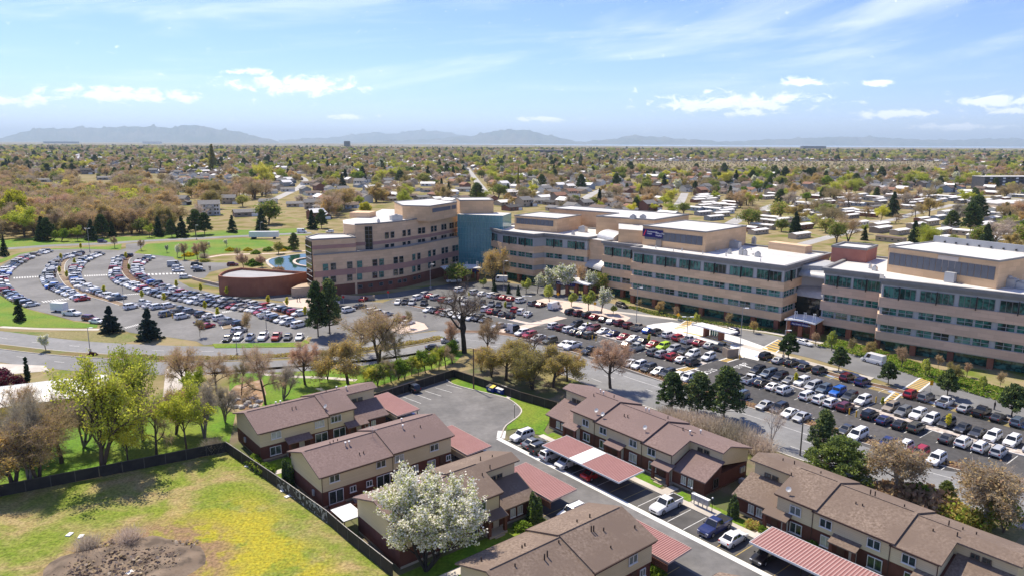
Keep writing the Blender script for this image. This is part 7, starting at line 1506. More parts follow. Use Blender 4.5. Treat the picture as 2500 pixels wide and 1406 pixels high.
for t in TL: tree(t[0],t[1],t[2],t[3],w=t[4]*WIDE.get(t[0][:4],1.0))
SAP=[(1435,804,785,'the centre-right lot upper island'),(1584,839,815,'the centre-right lot lower island'),(1941,938,907,'the right lot beside the white off-roader'),(2154,994,968,'the right lot beside the tan SUV'),(2314,1048,1008,'the right lot beside the dark SUV'),(1234,757,735,'the centre-left lot'),(1145,727,712,'the rear of the centre-left lot')]
for x,y,t,d in SAP: tree('sapling',(x,y),t,f'yellow-green columnar sapling in {d}',group='columnar saplings in the parking lots',w=1.1)
for i,(x,y) in enumerate(sorted(((620,348),(470,430),(460,535),(515,570),(575,470),(800,690),(985,515),(965,420),(1083,728),(1250,750),(1350,645),(1535,675),(1735,700),(1565,815),(1665,868),(2050,770),(2195,785),(2330,860)))): tree('sapling',C1(x,y),0,f'yellow-green sapling, {ordn(i+1)} from the left among those in the curved left lot',h=3.6,group='columnar saplings in the parking lots',w=1.2)
FE=[('spruce_dark',105,588,527),('scotch_pine',118,588,530),('spruce_dark',143,566,515),('spruce_dark',225,587,535),('scotch_pine',250,580,522),('spruce_dark',275,578,540),('spruce_dark',388,577,528),('spruce_dark',420,580,535),('spruce_dark',445,579,527),('scotch_pine',478,575,510),('scotch_pine',500,573,518),('spruce_dark',568,568,525),('spruce_dark',640,563,508),('spruce_dark',762,560,512),('scotch_pine',785,558,510),('spruce_dark',718,612,568)]
for i,(k,x,y,t) in enumerate(sorted(FE,key=lambda e:e[1])): tree('scotch_pine' if i%3==1 else k,(x,y),t,f'dark evergreen, {ordn(i+1)} from the left in the line behind the far drive',group='evergreens along the far drive',parts=False,w=1.2)
for i,(k,x,y,t) in enumerate(sorted((('green_a',150,590,555),('lime_b',190,589,550),('lime_b',365,580,545),('green_a',130,589,560),('bare_reddish',280,606,575),('bare_reddish',345,612,583),('pear_small',408,617,597),('pear_small',433,628,595),('pear_small',512,604,590),('pear_small',554,603,583),('bare_reddish',450,634,590),('bare_reddish',482,634,590),('bare_reddish',500,634,585),('pink_bare',595,655,614),('pink_bare',640,652,620),('bare_reddish',580,630,603),('olive_shrub_tree',680,620,585)),key=lambda e:e[1])): tree(k,(x,y),t,f'{ {"g":"green","l":"lime-green","b":"bare reddish","p":"flowering","o":"olive"}[k[0]]} tree, {ordn(i+1)} from the left on the lawns behind the left lot',group='trees on the lawns behind the left lot',parts=False)
for i,(k,x,y,h) in enumerate(sorted((('shrub_forsythia',460,626,2.2),('shrub_forsythia',562,613,2.0),('shrub_forsythia',605,613,1.8),('shrub_forsythia',475,622,1.8),('shrub_green',625,620,2.0),('shrub_green',655,613,2.2),('shrub_green',690,610,2.4),('shrub_green',715,609,2.2),('shrub_forsythia',692,613,1.2),('shrub_green',620,648,3.0),('shrub_rust',680,660,1.6),('shrub_bare',498,630,2.4),('shrub_olive',500,640,1.6)),key=lambda e:e[1])): tree(k,(x,y),0,f'{ {"f":"bright yellow","g":"green","r":"rusty","b":"bare","o":"olive"}[k[6]]} shrub, {ordn(i+1)} from the left round the pond',cat='shrub',h=h,w=1.4,group='shrubs round the pond',parts=False)
for i,(k,x,y,h) in enumerate(sorted((('shrub_plum',12,948,3.2),('shrub_plum',38,942,2.6),('shrub_plum',-8,925,3.0),('shrub_plum',225,868,1.2),('shrub_bare',1665,1040,3.5),('shrub_bare',1700,1052,4.0),('shrub_bare',1745,1065,4.2),('shrub_bare',1790,1080,4.2),('shrub_bare',1830,1095,3.8),('shrub_bare',1860,1110,3.2),('shrub_bare',1625,1030,3.2),('shrub_rust',2215,1225,3.0),('shrub_rust',2260,1235,3.2),('shrub_rust',2170,1215,2.6),('shrub_green',650,1150,1.6),('shrub_green',620,1128,1.5),('shrub_green',2250,1222,3.0),('shrub_bare',520,1100,2.5),('shrub_olive',2330,1262,2.6),('shrub_olive',2380,1280,2.4),('shrub_green',1275,1290,1.3),('shrub_green',1600,1400,1.3),('shrub_green',1862,1296,0.9),('shrub_olive',1835,1285,1.0),('shrub_green',1985,1335,1.1),('shrub_bare',215,1340,2.0),('shrub_bare',315,1325,2.2)),key=lambda e:e[1])): tree(k,(x,y),0,f'{ {"p":"plum-red","b":"bare grey twiggy","r":"rusty dry","g":"green","o":"olive"}[k[6]]} shrub, {ordn(i+1)} from the left of the loose shrubs round the townhouses',cat='shrub',h=h,w=1.15,group='loose shrubs round the townhouses',parts=False)
for i in range(13):   # leafing trees along the turning-circle fence
    t=i/12; x=905+t*200; y=948-t*58+rng.uniform(-3,3)
    tree(('green_a','olive_shrub_tree','lime_b','bare_brown_a')[i%4 if i%7 else 2],(x,y),0,f'leafing fence tree, {ordn(i+1)} from the left behind the turning circle',h=rng.uniform(4.6,6.4),group='trees along the turning-circle fence',parts=False)
for i,(x,y) in enumerate(sorted(((1700,795),(1650,785),(1780,803),(1840,818),(1560,762),(1610,772),(1990,850),(2030,862),(2080,872),(2120,880),(2200,905),(2260,925),(2330,945),(2400,962),(2440,955),(2290,905),(2360,925)))):
    tree(('young_bare','gold_b','bare_reddish','pear_lime')[i%4],(x,y-6),0,f'small bed tree, {ordn(i+1)} from the left along the hospital front drive',h=rng.uniform(3.6,6.0),group='small trees in the hospital beds',w=.9,parts=False)
# ground-cover planting as masses of leaves
def leafmass(name,label,L,w,h,dens,mats,wts,size,seed,off=0.0):
    R=np.random.default_rng(seed); N=normals2(L); P=[]
    for i in range(len(L)-1):
        a,b=L[i],L[i+1]; ln=(b-a).length; k=int(ln*w*dens); t=R.random(k); s=(R.random(k)-.5)*w+off
        P.append(np.stack([a.x+(b.x-a.x)*t+N[i].x*s,a.y+(b.y-a.y)*t+N[i].y*s,.15+h*R.random(k)**.5*(1-.55*(np.abs(s-off)/(w/2))**3)*(0.75+.25*np.sin((a.x+t*ln)*.9+s))],1))
    P=np.concatenate(P); v,f=leaf_quads(R,P,size,flat=.4); o=link(name,mesh_np(name,v,[f],[LF[m] for m in mats],mi_rand(R,len(f),wts))); tag(o,label,'planting',kind='stuff'); return o
leafmass('median_hedge','low brown and olive hedge filling the road median',smooth_line(gpoly([(300,872),(400,876),(544,876),(700,869),(850,858),(980,843),(1075,826)])),2.6,.8,26,['leaf_olive','leaf_gold_dk','twig_brown'],[3,2,2],.24,61)
leafmass('ground_cover','dense green ground cover along the foot of the right hospital wing',smooth_line(gpoly([(2000,843),(2080,862),(2160,890),(2260,925),(2360,955),(2470,985),(2580,1010)])),9.5,.55,22,['leaf_green','leaf_green_lt','leaf_olive'],[3,2,1],.3,62,off=4.0)
leafmass('foundation_shrubs','low dark shrubs along the foot of the centre hospital wing',smooth_line(gpoly([(1520,752),(1640,778),(1760,797),(1905,815)])),3.0,.6,22,['leaf_green','leaf_olive','needle_mid'],[2,2,2],.28,63,off=2.2)
leafmass('roadside_shrubs','clumps of brown dry shrubs in the bed beside the road',[p for p in Lmain[6:]],2.0,.45,7,['leaf_rust','leaf_gold_dk','twig_brown'],[1,2,2],.25,64,off=9.3)
leafmass('fence_ivy','leafy vine hanging over the graffiti fence',[G(600,1138),G(640,1165)],1.0,1.9,60,['leaf_green','leaf_lime_deep'],[2,1],.22,65,off=.4)
#leafmass('field_weeds','tufts of grass and weeds over the field',[G(100,1406),G(300,1300),G(520,1200)],46,.07,5,['leaf_green_lt','leaf_gold'],[2,2],.13,66)
leafmass('hollow_sticks','dead sticks and litter in the burnt hollow',[Vector((HOL.x-7,HOL.y)),Vector((HOL.x+7,HOL.y))],13,.5,7,['twig_dark','twig_grey','twig_brown'],[3,1,2],.3,67)
# pale boulders of the dry bed
r=random.Random(5); RK=mat('boulder_grey',(0.42,0.40,0.38),(0.52,0.5,0.47),1.0)
for i in range(16):
    g=G(560+i*5+r.uniform(0,3),985+r.uniform(-12,12)); m=MB(); m.sphere((0,0,.2),1,7,4,sc=(r.uniform(.4,.9),r.uniform(.4,.7),r.uniform(.3,.55))); o=m.obj('boulder',RK); o.location=(g.x,g.y,0); o.rotation_euler=(0,0,r.uniform(0,6)); tag(o,f'pale boulder, {ordn(i+1)} from the left in the dry rock bed','boulder','boulders in the dry bed')
for i,px in enumerate(((605,1138),(616,1142),(692,1198),(703,1212),(318,1398),(170,1305),(198,1310))):
    g=G(*px); m=MB(); m.box((0,0,.02),(.9,.6,.12),.3*i); o=m.obj('litter_board',WHITEM); o.location=(g.x,g.y,0.02); tag(o,['pale slab below the fence vine, left','pale slab below the fence vine, right','white board lying by the graffiti fence, upper','white board lying by the graffiti fence, lower','white scrap in the burnt hollow','small white scrap at the left rim of the hollow','small white scrap inside the left rim of the hollow'][i],'debris','loose boards and scraps')
# ================================================================ suburb behind the hospital
BND=[(-900,600),(-400,590),(0,585),(330,575),(600,566),(760,553),(850,520),(930,500),(1200,505),(1260,520),(1700,540),(1800,575),(2030,595),(2140,615),(2500,650),(2900,690),(4000,760)]
def bound(x):
    for (x0,y0),(x1,y1) in zip(BND,BND[1:]):
        if x0<=x<=x1: return y0+(y1-y0)*(x-x0)/(x1-x0)
    return 600
STREETS=[]
ST_M=mat('street_concrete',(0.33,0.32,0.31),(0.4,0.39,0.37),0.05)
for px,w in (([(1140,410),(1165,445),(1180,465),(1196,492)],9),([(1420,492),(1450,472),(1500,452),(1540,440)],9),([(1640,520),(1662,492),(1672,472)],8),([(1760,560),(1830,523),(1900,498),(1960,482),(2010,470)],9),([(640,500),(690,478),(735,455),(740,436),(690,420)],9),([(900,462),(960,452),(1040,446),(1100,450)],9),([(1860,640),(1950,600),(2100,560)],7),([(2020,540),(2160,540),(2240,520),(2330,500)],7),([(2250,470),(2400,478),(2520,490)],8),([(610,478),(560,470),(500,455)],8)):
    o,L=strip('street',px,w,0.02,ST_M,step=12); STREETS+=[(p.x,p.y,w) for p in L]
OCC={}
def occ_add(x,y): OCC.setdefault((int(x//12),int(y//12)),[]).append((x,y))
def occ_near(x,y,d):
    i,j=int(x//12),int(y//12)
    for a in (-1,0,1):
        for b in (-1,0,1):
            for (u,v) in OCC.get((i+a,j+b),()):
                if (u-x)**2+(v-y)**2<d*d: return True
    return False
SGRID={}
for x,y,w in STREETS: SGRID.setdefault((int(x//30),int(y//30)),[]).append((x,y,w))
def on_street(x,y,ex=3):
    i,j=int(x//30),int(y//30)
    for a in (-1,0,1):
        for b in (-1,0,1):
            for (u,v,w) in SGRID.get((i+a,j+b),()):
                if (u-x)**2+(v-y)**2<(w/2+ex+5)**2: return True
    return False
WALLS=[mat('hw_'+n,c) for n,c in (('white',(.68,.67,.64)),('beige',(.46,.38,.29)),('grey',(.30,.31,.32)),('brick',(.22,.105,.075)),('blue_grey',(.3,.35,.42)),('taupe',(.26,.22,.19)))]
WN=['white','beige','grey','brick','blue-grey','taupe']
ROOFS=[mat('hr_'+n,c,tuple(min(1,v*1.25) for v in c),0.8,0.95) for n,c in (('grey',(.17,.165,.16)),('brown',(.14,.105,.085)),('dark',(.06,.058,.058)),('rust',(.24,.13,.09)),('white',(.68,.67,.65)))]
RN=['grey','brown','dark','rust','white']
HGL=mat('far_window',(0.03,0.035,0.04),rough=0.1,spec=0.6)
def gable(mb,x0,x1,y0,y1,ze,rise,ov=.5,mw=0,mr=1,axis='x'):
    mb.obox((x0,y0,0),(x1-x0,0,0),(0,y1-y0,0),(0,0,ze),mw)
    if axis=='x':
        ym=(y0+y1)/2; mb.add([(x0,y0,ze),(x0,y1,ze),(x0,ym,ze+rise),(x1,y0,ze),(x1,y1,ze),(x1,ym,ze+rise)],[(0,2,1),(3,4,5)],mw)
        a,b=x0-ov,x1+ov; d=ov*rise/((y1-y0)/2)
        for s,yy in ((1,y0-ov),(-1,y1+ov)):
            vs=[(a,yy,ze-d),(b,yy,ze-d),(b,ym,ze+rise),(a,ym,ze+rise)]; vs+= [(p[0],p[1],p[2]+.18) for p in vs]; fs=[(3,2,1,0),(4,5,6,7),(0,1,5,4),(1,2,6,5),(2,3,7,6),(3,0,4,7)]
            mb.add(vs,fs if s>0 else [tuple(reversed(f)) for f in fs],mr)
    else:
        t=MB(); gable(t,y0,y1,-x1,-x0,ze,rise,ov,mw,mr); o=len(mb.v); mb.v.extend([(-y,x,z) for x,y,z in t.v]); mb.f+= [tuple(i+o for i in f) for f in t.f]; mb.m+=t.m
def house_geo(tp):
    """materials: 0 wall 1 roof 2 glass 3 white"""
    m=MB(); W=[]
    if tp=='ranch': gable(m,-7,7,-4.5,4.5,2.7,1.5); W=[(-4.5,-4.5,1.5,1.6,1.2),(-.5,-4.5,1.5,1.8,1.3),(-4,4.5,1.5,1.6,1.2),(3,4.5,1.5,1.6,1.2)]; g=(4.6,-4.5,3.6,2.1)
    elif tp=='two': gable(m,-5.5,5.5,-4.5,4.5,5.3,2.3); gable(m,3.0,8.8,-6.5,.5,2.8,1.6,axis='y'); W=[(-3.4,-4.5,4.2,1.3,1.2),(-.4,-4.5,4.2,1.3,1.2),(2.4,-4.5,4.2,1.1,1.2),(-3.2,-4.5,1.5,1.7,1.4),(-3,4.5,4.2,1.3,1.2),(2,4.5,4.2,1.3,1.2),(-1,4.5,1.5,2.0,1.6)]; g=(5.9,-6.5,4.4,2.2)
    elif tp=='big': gable(m,-7,7,-5.5,5.5,8.0,2.4); gable(m,-2,2.5,-7.5,-5,6.0,1.6,axis='y'); W=[(x,-5.5,z,1.2,1.4) for x in (-5.2,-3.4,3.6,5.4) for z in (1.6,4.2,6.8)]+[(0,-7.5,4.4,1.6,1.4),(0,-7.5,1.7,1.6,1.6)]; g=None
    else: gable(m,-8,8,-2.6,2.6,2.8,.55,.3); W=[(x,-2.6,1.6,1.2,.9) for x in (-5.5,-2,2,5.5)]; g=None
    return m,W,g
HOUSE={}
def house_parts(tp):
    if tp not in HOUSE:
        m,W,g=house_geo(tp); wall=MB(); roof=MB()
        for f,mi in zip(m.f,m.m):
            d=wall if mi==0 else roof; o=len(d.v); d.v.extend(m.v[i] for i in f); d.f.append(tuple(range(o,o+len(f)))); d.m.append(0)
        HOUSE[tp]=(wall,roof,W,g,{},{})
    return HOUSE[tp]
def wmesh(w,h):
    k=('hw',w,h)
    if k not in _winc:
        m=MB(); m.box((0,0,-h/2),(w,.1,h),0,0); m.box((0,-.04,-h/2-.1),(w+.2,.12,.1),0,1); m.box((0,-.04,h/2),(w+.2,.12,.1),0,1); _winc[k]=m.mesh('window',[HGL,WHITEM])
    return _winc[k]
def house(tp,g,rz,wi,ri,label,group,sc=1.0,parts=True,name='house'):
    wall,roof,W,gd,cw,cr=house_parts(tp)
    if not parts:
        k=(tp,wi,ri)
        if k not in cw:
            m=MB(); 
            for src,mi in ((wall,0),(roof,1)):
                o=len(m.v); m.v.extend(src.v); m.f+=[tuple(i+o for i in f) for f in src.f]; m.m+=[mi]*len(src.f)
            for x,y,z,w,h in W: m.box((x,y+(-.03 if y<0 else .03),z-h/2),(w,.12,h),0,2)
            if gd: m.box((gd[0],gd[1]-.03,.05),(gd[2],.12,gd[3]),0,3)
            cw[k]=m.mesh('house',[WALLS[wi],ROOFS[ri],HGL,WHITEM])
        o=link(name,cw[k],None,(g.x,g.y,0),rz,(sc,sc,sc)); return tag(o,label,'house',group)
    r=thing(name,label,'house',(g.x,g.y,0),group); r.rotation_euler=(0,0,rz); r.scale=(sc,sc,sc)
    def ch(n,me,loc=(0,0,0),a=0): o=bpy.data.objects.new(n,me); COL.objects.link(o); o.parent=r; o.location=loc; o.rotation_euler=(0,0,a); return o
    kw=('w',wi); kr=('r',ri)
    if kw not in cr: cr[kw]=wall.mesh('wall',[WALLS[wi]])
    if kr not in cr: cr[kr]=roof.mesh('roof',[ROOFS[ri]])
    ch('wall',cr[kw]); ch('roof',cr[kr])
    for x,y,z,w,h in W: ch('window',wmesh(w,h),(x,y+(-.03 if y<0 else .03),z),0 if y<0 else math.pi)
    if gd:
        k='gd'+tp
        if k not in cr: m=MB(); m.box((0,0,0),(gd[2],.12,gd[3])); m.box((0,-.03,gd[3]*.5),(gd[2]-.2,.1,.06)); cr[k]=m.mesh('garage_door',[WHITEM])
        ch('garage_door',cr[k],(gd[0],gd[1]-.03,.05))
    return r
# named houses on the rise behind the left lot
EXH=[('big',(512,525),0,0,'tall white three-storey house above the left lot evergreens',R_(25),1.0),('ranch',(600,528),5,0,'taupe grey-roofed house right of the tall white house',R_(30),1.15),('two',(443,500),2,0,'grey two-storey house left of the tall white house',R_(-5),1.0),('two',(560,498),1,0,'beige two-storey house behind the tall white house',R_(10),1.0),('ranch',(655,498),0,0,'white house behind the taupe house',R_(5),1.0),('ranch',(722,505),1,0,'cream house with pale grey roof right of the taupe house',R_(15),1.0),('two',(760,510),1,0,'beige stepped house nearest the curved wing',R_(20),1.0),('two',(212,426),5,2,'dark brown chalet house on the left ridge',R_(15),1.3),('ranch',(255,440),2,0,'grey house below the dark chalet',R_(40),1.2),('two',(375,424),2,0,'grey house with blue-grey roof left of the tall poplar',R_(15),1.1),('two',(436,428),4,0,'blue-grey house under the tall poplar',R_(0),1.0),('two',(493,420),0,0,'white gabled house right of the tall poplar',R_(10),1.0),('two',(880,455),0,0,'bright white two-storey house on the bend of the street',R_(-12),1.2),('ranch',(702,468),0,0,'white low house beside the bending street',R_(25),1.0),('two',(688,450),2,0,'grey house with cars outside on the bending street',R_(15),1.0),('ranch',(750,452),0,1,'white brown-roofed house on the bending street',R_(40),1.0),('ranch',(1130,468),1,0,'beige hip house beside the straight street',R_(5),1.1),('ranch',(1045,455),0,4,'long white-roofed bungalow behind the curved wing roof',R_(0),1.2),('ranch',(110,445),2,0,'grey house among trees at far left',R_(20),1.1),('ranch',(1315,498),0,0,'white gambrel house behind the stepped wing',R_(10),1.2)]
for tp,px,wi,ri,lb,a,s in EXH:
    g=G(*px); house(tp,g,a,wi,ri,lb,'houses behind the hospital',s); occ_add(g.x,g.y)
# the rest of the suburb
hr=random.Random(21); HL=[]
for mob in (0,1):
    gs=(30,22) if not mob else (22,13)
    for i in range(-90,130):
        for j in range(-60,160):
            u=i*gs[0]+hr.uniform(-4,4); v=j*gs[1]+hr.uniform(-2.5,2.5); a=R_(38); x=u*math.cos(a)-v*math.sin(a); y=u*math.sin(a)+v*math.cos(a)+900
            if y<270 or y>3600 or abs(x)>y*.82+40: continue
            X,Y=PXY(x,y,0)
            if Y>bound(X)-3 or on_street(x,y): continue
            mz=X>1690 and Y>478 and Y<660
            if mob!=mz: continue
            if X<1010 and Y>470+max(0,(X-400)*.02) and X<760: continue       # the wood
            if X<420 and Y>425: continue
            if 1500<X<2300 and 395<Y<420 and not mob: continue                 # bluff
            if hr.random()<(.45 if mob else .30) or occ_near(x,y,12 if not mob else 10): continue
            HL.append((x,y,mob,X,Y)); occ_add(x,y)
HL.sort(key=lambda h:h[1])
def zone(X):
    return ['left of the tall poplar','between the poplar and curved wing','behind the curved wing','behind the stepped wing','behind the centre wing','behind the red stair tower','behind the right wing'][min(6,int(max(0,X)//360))]
zc={}
NH=300-len(EXH); far=MB(); inview=0
for k,(x,y,mob,X,Y) in enumerate(HL):
    tp='mobile' if mob else hr.choices(['ranch','two'],[6,4])[0]; wi=hr.choices(range(6),[6,6,2,3,1,2])[0]; ri=4 if mob and hr.random()<.85 else hr.choices(range(5),[8,7,2,2,4])[0]; rz=R_(38)+hr.choice((0,math.pi/2))+hr.uniform(-.1,.1) if not mob else R_(38 if hr.random()<.7 else -52)
    vis=-40<X<2540
    if inview<NH and vis:
        inview+=1; z=zone(X); kk=(z,tp,wi,ri); zc[kk]=zc.get(kk,0)+1
        nm={'ranch':'bungalow','two':'two-storey house','mobile':'mobile home'}[tp]
        house(tp,Vector((x,y)),rz,wi,ri,f'{WN[wi]} {nm} with {RN[ri]} roof {z}, {ordn(zc[kk])} from the front','houses behind the hospital',hr.uniform(.9,1.1),k<40,'mobile_home' if mob else 'house')
    else:
        wall,roof,_,_,_,_=house_parts(tp); ca,sa=math.cos(rz),math.sin(rz)
        for src,mi in ((wall,wi),(roof,6+ri)):
            o=len(far.v); far.v.extend([(x+ca*a-sa*b,y+sa*a+ca*b,c) for a,b,c in src.v]); far.f+=[tuple(i+o for i in f) for f in src.f]; far.m+=[mi]*len(src.f)
tag(far.obj('distant_houses',WALLS+ROOFS),'distant houses of the suburb reading as one spread','houses',kind='stuff')
# larger far buildings
def slab_building(name,label,px,size,rz,wallm,floors,nwin,roofm=ROOFW,cat='building',winm=None):
    g=G(*px); r=thing(name,label,cat,(g.x,g.y,0)); L,Wd,Hh=size; m=MB(); m.box((g.x,g.y,0),(L,Wd,Hh),rz); m.obj('wall',wallm,r); m=MB(); m.box((g.x,g.y,Hh),(L+.6,Wd+.6,.6),rz); m.obj('roof',roofm,r)
    ca,sa=math.cos(rz),math.sin(rz)
    for f in range(floors):
        for k in range(nwin):
            u=-L/2+L*(k+.5)/nwin; z=Hh*(f+.55)/floors; m=MB(); m.box((0,0,-.9),(L/nwin*.6,.25,1.8)); o=m.obj('window',(winm if winm and k%3==1 else HGL),r); o.location=Vector((g.x+ca*u+sa*(Wd/2),g.y+sa*u-ca*(Wd/2),z))-Vector(r.location); o.rotation_euler=(0,0,rz)
DKB=mat('dark_cladding',(.07,.075,.09),(.1,.1,.11),.3)
slab_building('apartment_block','dark modern apartment block with white balconies at the far right',(2448,462),(70,20,15),R_(8),DKB,4,12,winm=WHITEM)
slab_building('school_building','long low white-roofed school at the right edge',(2470,512),(60,30,6),R_(12),WALLS[1],1,14)
slab_building('office_block','low dark office block with pale columns in the far centre',(1335,378),(150,40,20),R_(5),DKB,2,8)
slab_building('office_tower','small dark tower standing on the far plain',(848,363),(45,40,60),0,DKB,4,3)
slab_building('warehouse','very long pale warehouse on the horizon at far left',(150,351),(600,80,35),R_(10),mat('grey_blue_wall',(.2,.22,.26)),1,10)
slab_building('factory','dark factory pair on the horizon at right',(1985,364),(300,80,34),R_(4),DKB,2,6)
slab_building('grain_store','white silo shed on the horizon at left',(372,352),(350,80,45),0,WALLS[0],1,8)
# --- trees of the wood and the suburb
tr=random.Random(33); TT=[]
SIGHT={}
def sight_add(X,Y,w,d,p):
    for c in range(int((X-w)//8),int((X+w)//8)+1): SIGHT.setdefault(c,[]).append((Y,d,p))
for e in EXH: sight_add(e[1][0],e[1][1],26,46,.97)
for h_ in HL[:420]: sight_add(h_[3],h_[4],9,13,.62)
def blocked(X,Y):
    for (Y0,d,p) in SIGHT.get(int(X//8),()):
        if Y0-1<Y<Y0+d and tr.random()<p: return True
    return False
def add_t(x,y,kind,h,w=1.0): TT.append((h*w**.5/y,x,y,kind,h,w))
BASEK={'wood':(['bare_brown_a','bare_brown_b','bare_reddish','gold_b','lime_b','olive_shrub_tree','bare_grey','gold_a'],[14,22,9,18,7,14,8,12]),
 'sub':(['bare_brown_a','bare_brown_b','bare_grey','lime_b','lime_a','green_a','gold_a','spruce_dark','fir_tall','pear_small','olive_shrub_tree','pink_bare','scotch_pine'],[15,15,9,9,4,6,10,5,1,4,16,2,8]),
 'bluff':(['bare_grey','bare_brown_a','olive_shrub_tree'],[5,4,3])}
y=268.0
while y<6800:
    s=(9.0 if y<620 else 13.0+(y-620)*.0066); x=-y*.84-60
    while x<y*.84+60:
        X0=x+tr.uniform(-.45,.45)*s; Y0=y+tr.uniform(-.45,.45)*s; x+=s
        X,Y=PXY(X0,Y0,0)
        if Y>bound(X)-(1 if X<760 else 4): continue
        wood=(X<760 and Y>468) or (X<430 and Y>440) or (760<=X<1010 and Y>488)
        bl=1500<X<2320 and 394<Y<421
        if y<620 and not wood:
            if tr.random()<.50: continue
        if wood and 425<X<785 and Y>488 and tr.random()<.86: continue
        if blocked(X,Y): continue
        nn_=math.sin(X0*.011+1.7*math.sin(Y0*.007))*math.sin(Y0*.0135+1.3*math.sin(X0*.009))+.5*math.sin(X0*.031+Y0*.027)
        if not wood and nn_>.35 and tr.random()<.6: continue
        if not wood and not bl and tr.random()<(.30 if Y<430 else .42): continue
        if X>1690 and Y>470 and tr.random()<.12: continue
        if on_street(X0,Y0,0) or occ_near(X0,Y0,7 if wood else 8): continue
        k,w=BASEK['wood' if wood else ('bluff' if bl else 'sub')]; kd=tr.choices(k,w)[0]
        h=tr.uniform(10,19) if wood else (tr.uniform(3,6) if bl else tr.uniform(6,15)*(1.2 if kd in('spruce_dark','fir_tall','scotch_pine','lime_a') else 1)*(1+min(.5,Y0/9000)))
        add_t(X0,Y0,kd,h,tr.uniform(.85,1.25)*(1.2 if wood else 1.25 if Y0<2500 else 1.5))
    y+=s
for kd,px,top,w in (('poplar',(520,417),352,1.7),('willow_yellow',(893,530),490,1.0),('lime_b',(985,520),460,.8),('lime_a',(640,468),392,.9),('spruce_dark',(1045,440),405,1.2),('lime_b',(1300,478),445,1.0),('lime_a',(1640,500),458,1.1),('lime_a',(2270,625),545,1.0),('lime_b',(2150,545),498,1.1),('spruce_dark',(2330,470),448,1.0),('scotch_pine',(2380,560),500,1.0),('willow_yellow',(40,560),455,.8),('lime_b',(60,575),500,.9),('poplar',(1265,470),405,.7),('poplar',(2190,462),415,.5)):
    g=G(*px); add_t(g.x,g.y,kd,max(5,ZAT(g,top)),w)
TT.sort(reverse=True,key=lambda t:t[0])
KNAME={'bare_brown_a':'bare brown tree','bare_brown_b':'budding brown tree','bare_grey':'bare grey tree','lime_b':'lime-green tree','lime_a':'tall lime-green tree','green_a':'green tree','gold_a':'golden drooping tree','gold_b':'golden-brown tree','spruce_dark':'dark spruce','fir_tall':'tall dark fir','pear_small':'white flowering tree','olive_shrub_tree':'olive bushy tree','pink_bare':'pinkish flowering tree','scotch_pine':'dark pine','bare_reddish':'reddish bare tree','poplar':'columnar poplar','willow_yellow':'bright yellow willow'}
NTI=max(60,300-NT[0]); first={}; cnt={}; restT=[]; made=0
for t in TT:
    _,x,y,kd,h,w=t; X,Y=PXY(x,y,0)
    if made<NTI and -30<X<2530 or (kd not in first):
        made+=1; z=zone(X); kk=(kd,z); cnt[kk]=cnt.get(kk,0)+1
        o=tree(kd,None,0,f'{KNAME[kd]} {z}, {ordn(cnt[kk])} largest of its kind there',h=h,w=w,parts=False,g=Vector((x,y)),group='trees of the wood and suburb',rz=tr.uniform(0,6.28)); first.setdefault(kd,o)
    else: restT.append(t)
# everything farther or smaller: one mass, instanced on points
kinds=sorted(first); n=len(restT)
pm=bpy.data.meshes.new('suburb_tree_mass'); pm.vertices.add(n); pm.vertices.foreach_set('co',np.array([(t[1],t[2],0) for t in restT],np.float32).ravel())
a=pm.attributes.new('kind','INT','POINT'); a.data.foreach_set('value',np.array([kinds.index(t[3]) for t in restT],np.int32))
a=pm.attributes.new('scl','FLOAT_VECTOR','POINT'); a.data.foreach_set('vector',np.array([(t[4]/PROTO[t[3]]['H']*t[5],)*2+(t[4]/PROTO[t[3]]['H'],) for t in restT],np.float32).ravel())
a=pm.attributes.new('rot','FLOAT','POINT'); a.data.foreach_set('value',np.array([tr.uniform(0,6.28) for _ in restT],np.float32))
po=link('suburb_tree_mass',pm); tag(po,'far-off trees of the suburb reading as one mass','trees',kind='stuff')
ng=bpy.data.node_groups.new('tree_mass','GeometryNodeTree'); ng.interface.new_socket('Geometry',in_out='INPUT',socket_type='NodeSocketGeometry'); ng.interface.new_socket('Geometry',in_out='OUTPUT',socket_type='NodeSocketGeometry')
N=ng.nodes; Lk=ng.links; gi=N.new('NodeGroupInput'); go=N.new('NodeGroupOutput'); jn=N.new('GeometryNodeJoinGeometry')
def attr(nm,tp): q=N.new('GeometryNodeInputNamedAttribute'); q.data_type=tp; q.inputs['Name'].default_value=nm; return q.outputs['Attribute']
ak,asc,ar=attr('kind','INT'),attr('scl','FLOAT_VECTOR'),attr('rot','FLOAT'); cx=N.new('ShaderNodeCombineXYZ'); Lk.new(ar,cx.inputs[2])
for i,kd in enumerate(kinds):
    oi=N.new('GeometryNodeObjectInfo'); oi.inputs['Object'].default_value=first[kd]; oi.inputs['As Instance'].default_value=True; oi.transform_space='ORIGINAL'
    cmp_=N.new('FunctionNodeCompare'); cmp_.data_type='INT'; cmp_.operation='EQUAL'; Lk.new(ak,cmp_.inputs[2]); cmp_.inputs[3].default_value=i
    ip=N.new('GeometryNodeInstanceOnPoints'); Lk.new(gi.outputs[0],ip.inputs['Points']); Lk.new(cmp_.outputs[0],ip.inputs['Selection']); Lk.new(oi.outputs['Geometry'],ip.inputs['Instance']); Lk.new(cx.outputs[0],ip.inputs['Rotation']); Lk.new(asc,ip.inputs['Scale']); Lk.new(ip.outputs[0],jn.inputs[0])
Lk.new(jn.outputs[0],go.inputs[0]); md=po.modifiers.new('tree_mass','NODES'); md.node_group=ng
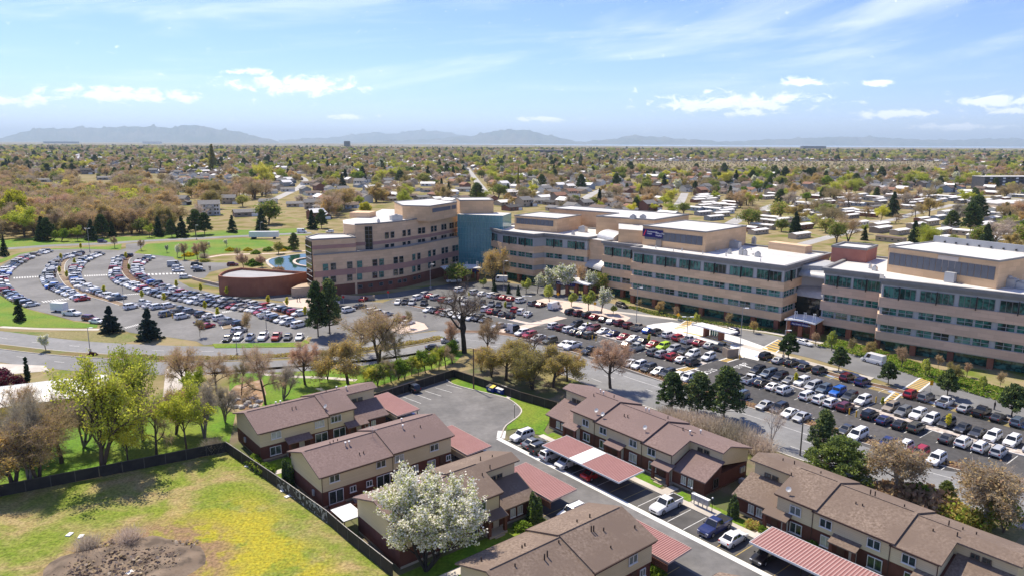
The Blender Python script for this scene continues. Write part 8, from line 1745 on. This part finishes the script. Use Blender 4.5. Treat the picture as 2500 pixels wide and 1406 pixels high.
# people walking near the hospital
def person(px,label,shirt,legs):
    g=G(*px); m=MB()
    P=[(0,0,0.0)]
    for s in (-1,1):
        m.tube((s*.10,.05*s,0),(s*.10,0,.45),.055,.07,7,1); m.tube((s*.10,0,.45),(s*.09,0,.88),.07,.09,7,1); m.box((s*.10,.05*s-.05,0),(.09,.26,.07),0,1)
        m.tube((s*.20,0,1.42),(s*.25,-.02,1.12),.05,.045,6,0); m.tube((s*.25,-.02,1.12),(s*.24,-.08,.86),.042,.035,6,2); m.sphere((s*.24,-.09,.81),.045,6,4,2)
    m.tube((0,0,.86),(0,0,1.1),.15,.14,8,0); m.tube((0,0,1.1),(0,0,1.45),.14,.19,8,0); m.tube((0,0,1.45),(0,0,1.52),.19,.06,8,0); m.tube((0,0,1.5),(0,0,1.58),.05,.05,6,2); m.sphere((0,-.01,1.66),.105,8,6,2,(.85,1,1.12)); m.sphere((0,.02,1.70),.108,8,6,3,(.9,1,.95)); m.sphere((0,-.115,1.65),.018,5,4,2)
    o=m.obj('person',[shirt,legs,mat('skin_tone',(.42,.26,.18)) if 'skin_tone' not in MATS else MATS['skin_tone'],BK_DK]); o.location=(g.x,g.y,.07); o.rotation_euler=(0,0,rng.uniform(0,6)); tag(o,label,'person','people on the footpaths')
person((726,737),'person in dark clothes walking left of a companion on the pale footpath',BLKPL,DKB); person((732,737),'person in dark clothes walking right of a companion on the pale footpath',DKB,BLKPL); person((511,660),'person in black standing left on the path by the drum building',BLKPL,BLKPL); person((514,660),'person in black standing right on the path by the drum building',BLKPL,DKB); person((1957,818),'person in a red top beside the white car at the right canopy',SGR,DKB); person((2427,1000),'person in dark clothes standing by the accessible row',BLKPL,DKB)
# ---------------------------------------------------------------- haze
hm=bpy.data.materials.new('haze_air'); hm.use_nodes=True; nt=hm.node_tree; nt.nodes.clear(); ou=nt.nodes.new('ShaderNodeOutputMaterial'); pv=nt.nodes.new('ShaderNodeVolumePrincipled'); pv.inputs['Color'].default_value=(.68,.85,1.0,1); pv.inputs['Density'].default_value=3.6e-5; pv.inputs['Anisotropy'].default_value=0.12; nt.links.new(pv.outputs[0],ou.inputs['Volume'])
mb=MB(); mb.obox((-75000,-3000,-6),(150000,0,0),(0,80000,0),(0,0,1060),0); mb.add([(-75000,-3000,-6),(75000,-3000,-6),(75000,77000,-6),(-75000,77000,-6)],[(3,2,1,0)]); 
mb.f=mb.f[:-1]; mb.m=mb.m[:-1]
ho=mb.obj('haze',hm); tag(ho,'pale blue air between the suburb and the far mountains','haze',kind='stuff')
print('trees near',NT[0],'rest',n,'cars',len(SPECS),'houses',len(HL),'objs',len(bpy.data.objects))
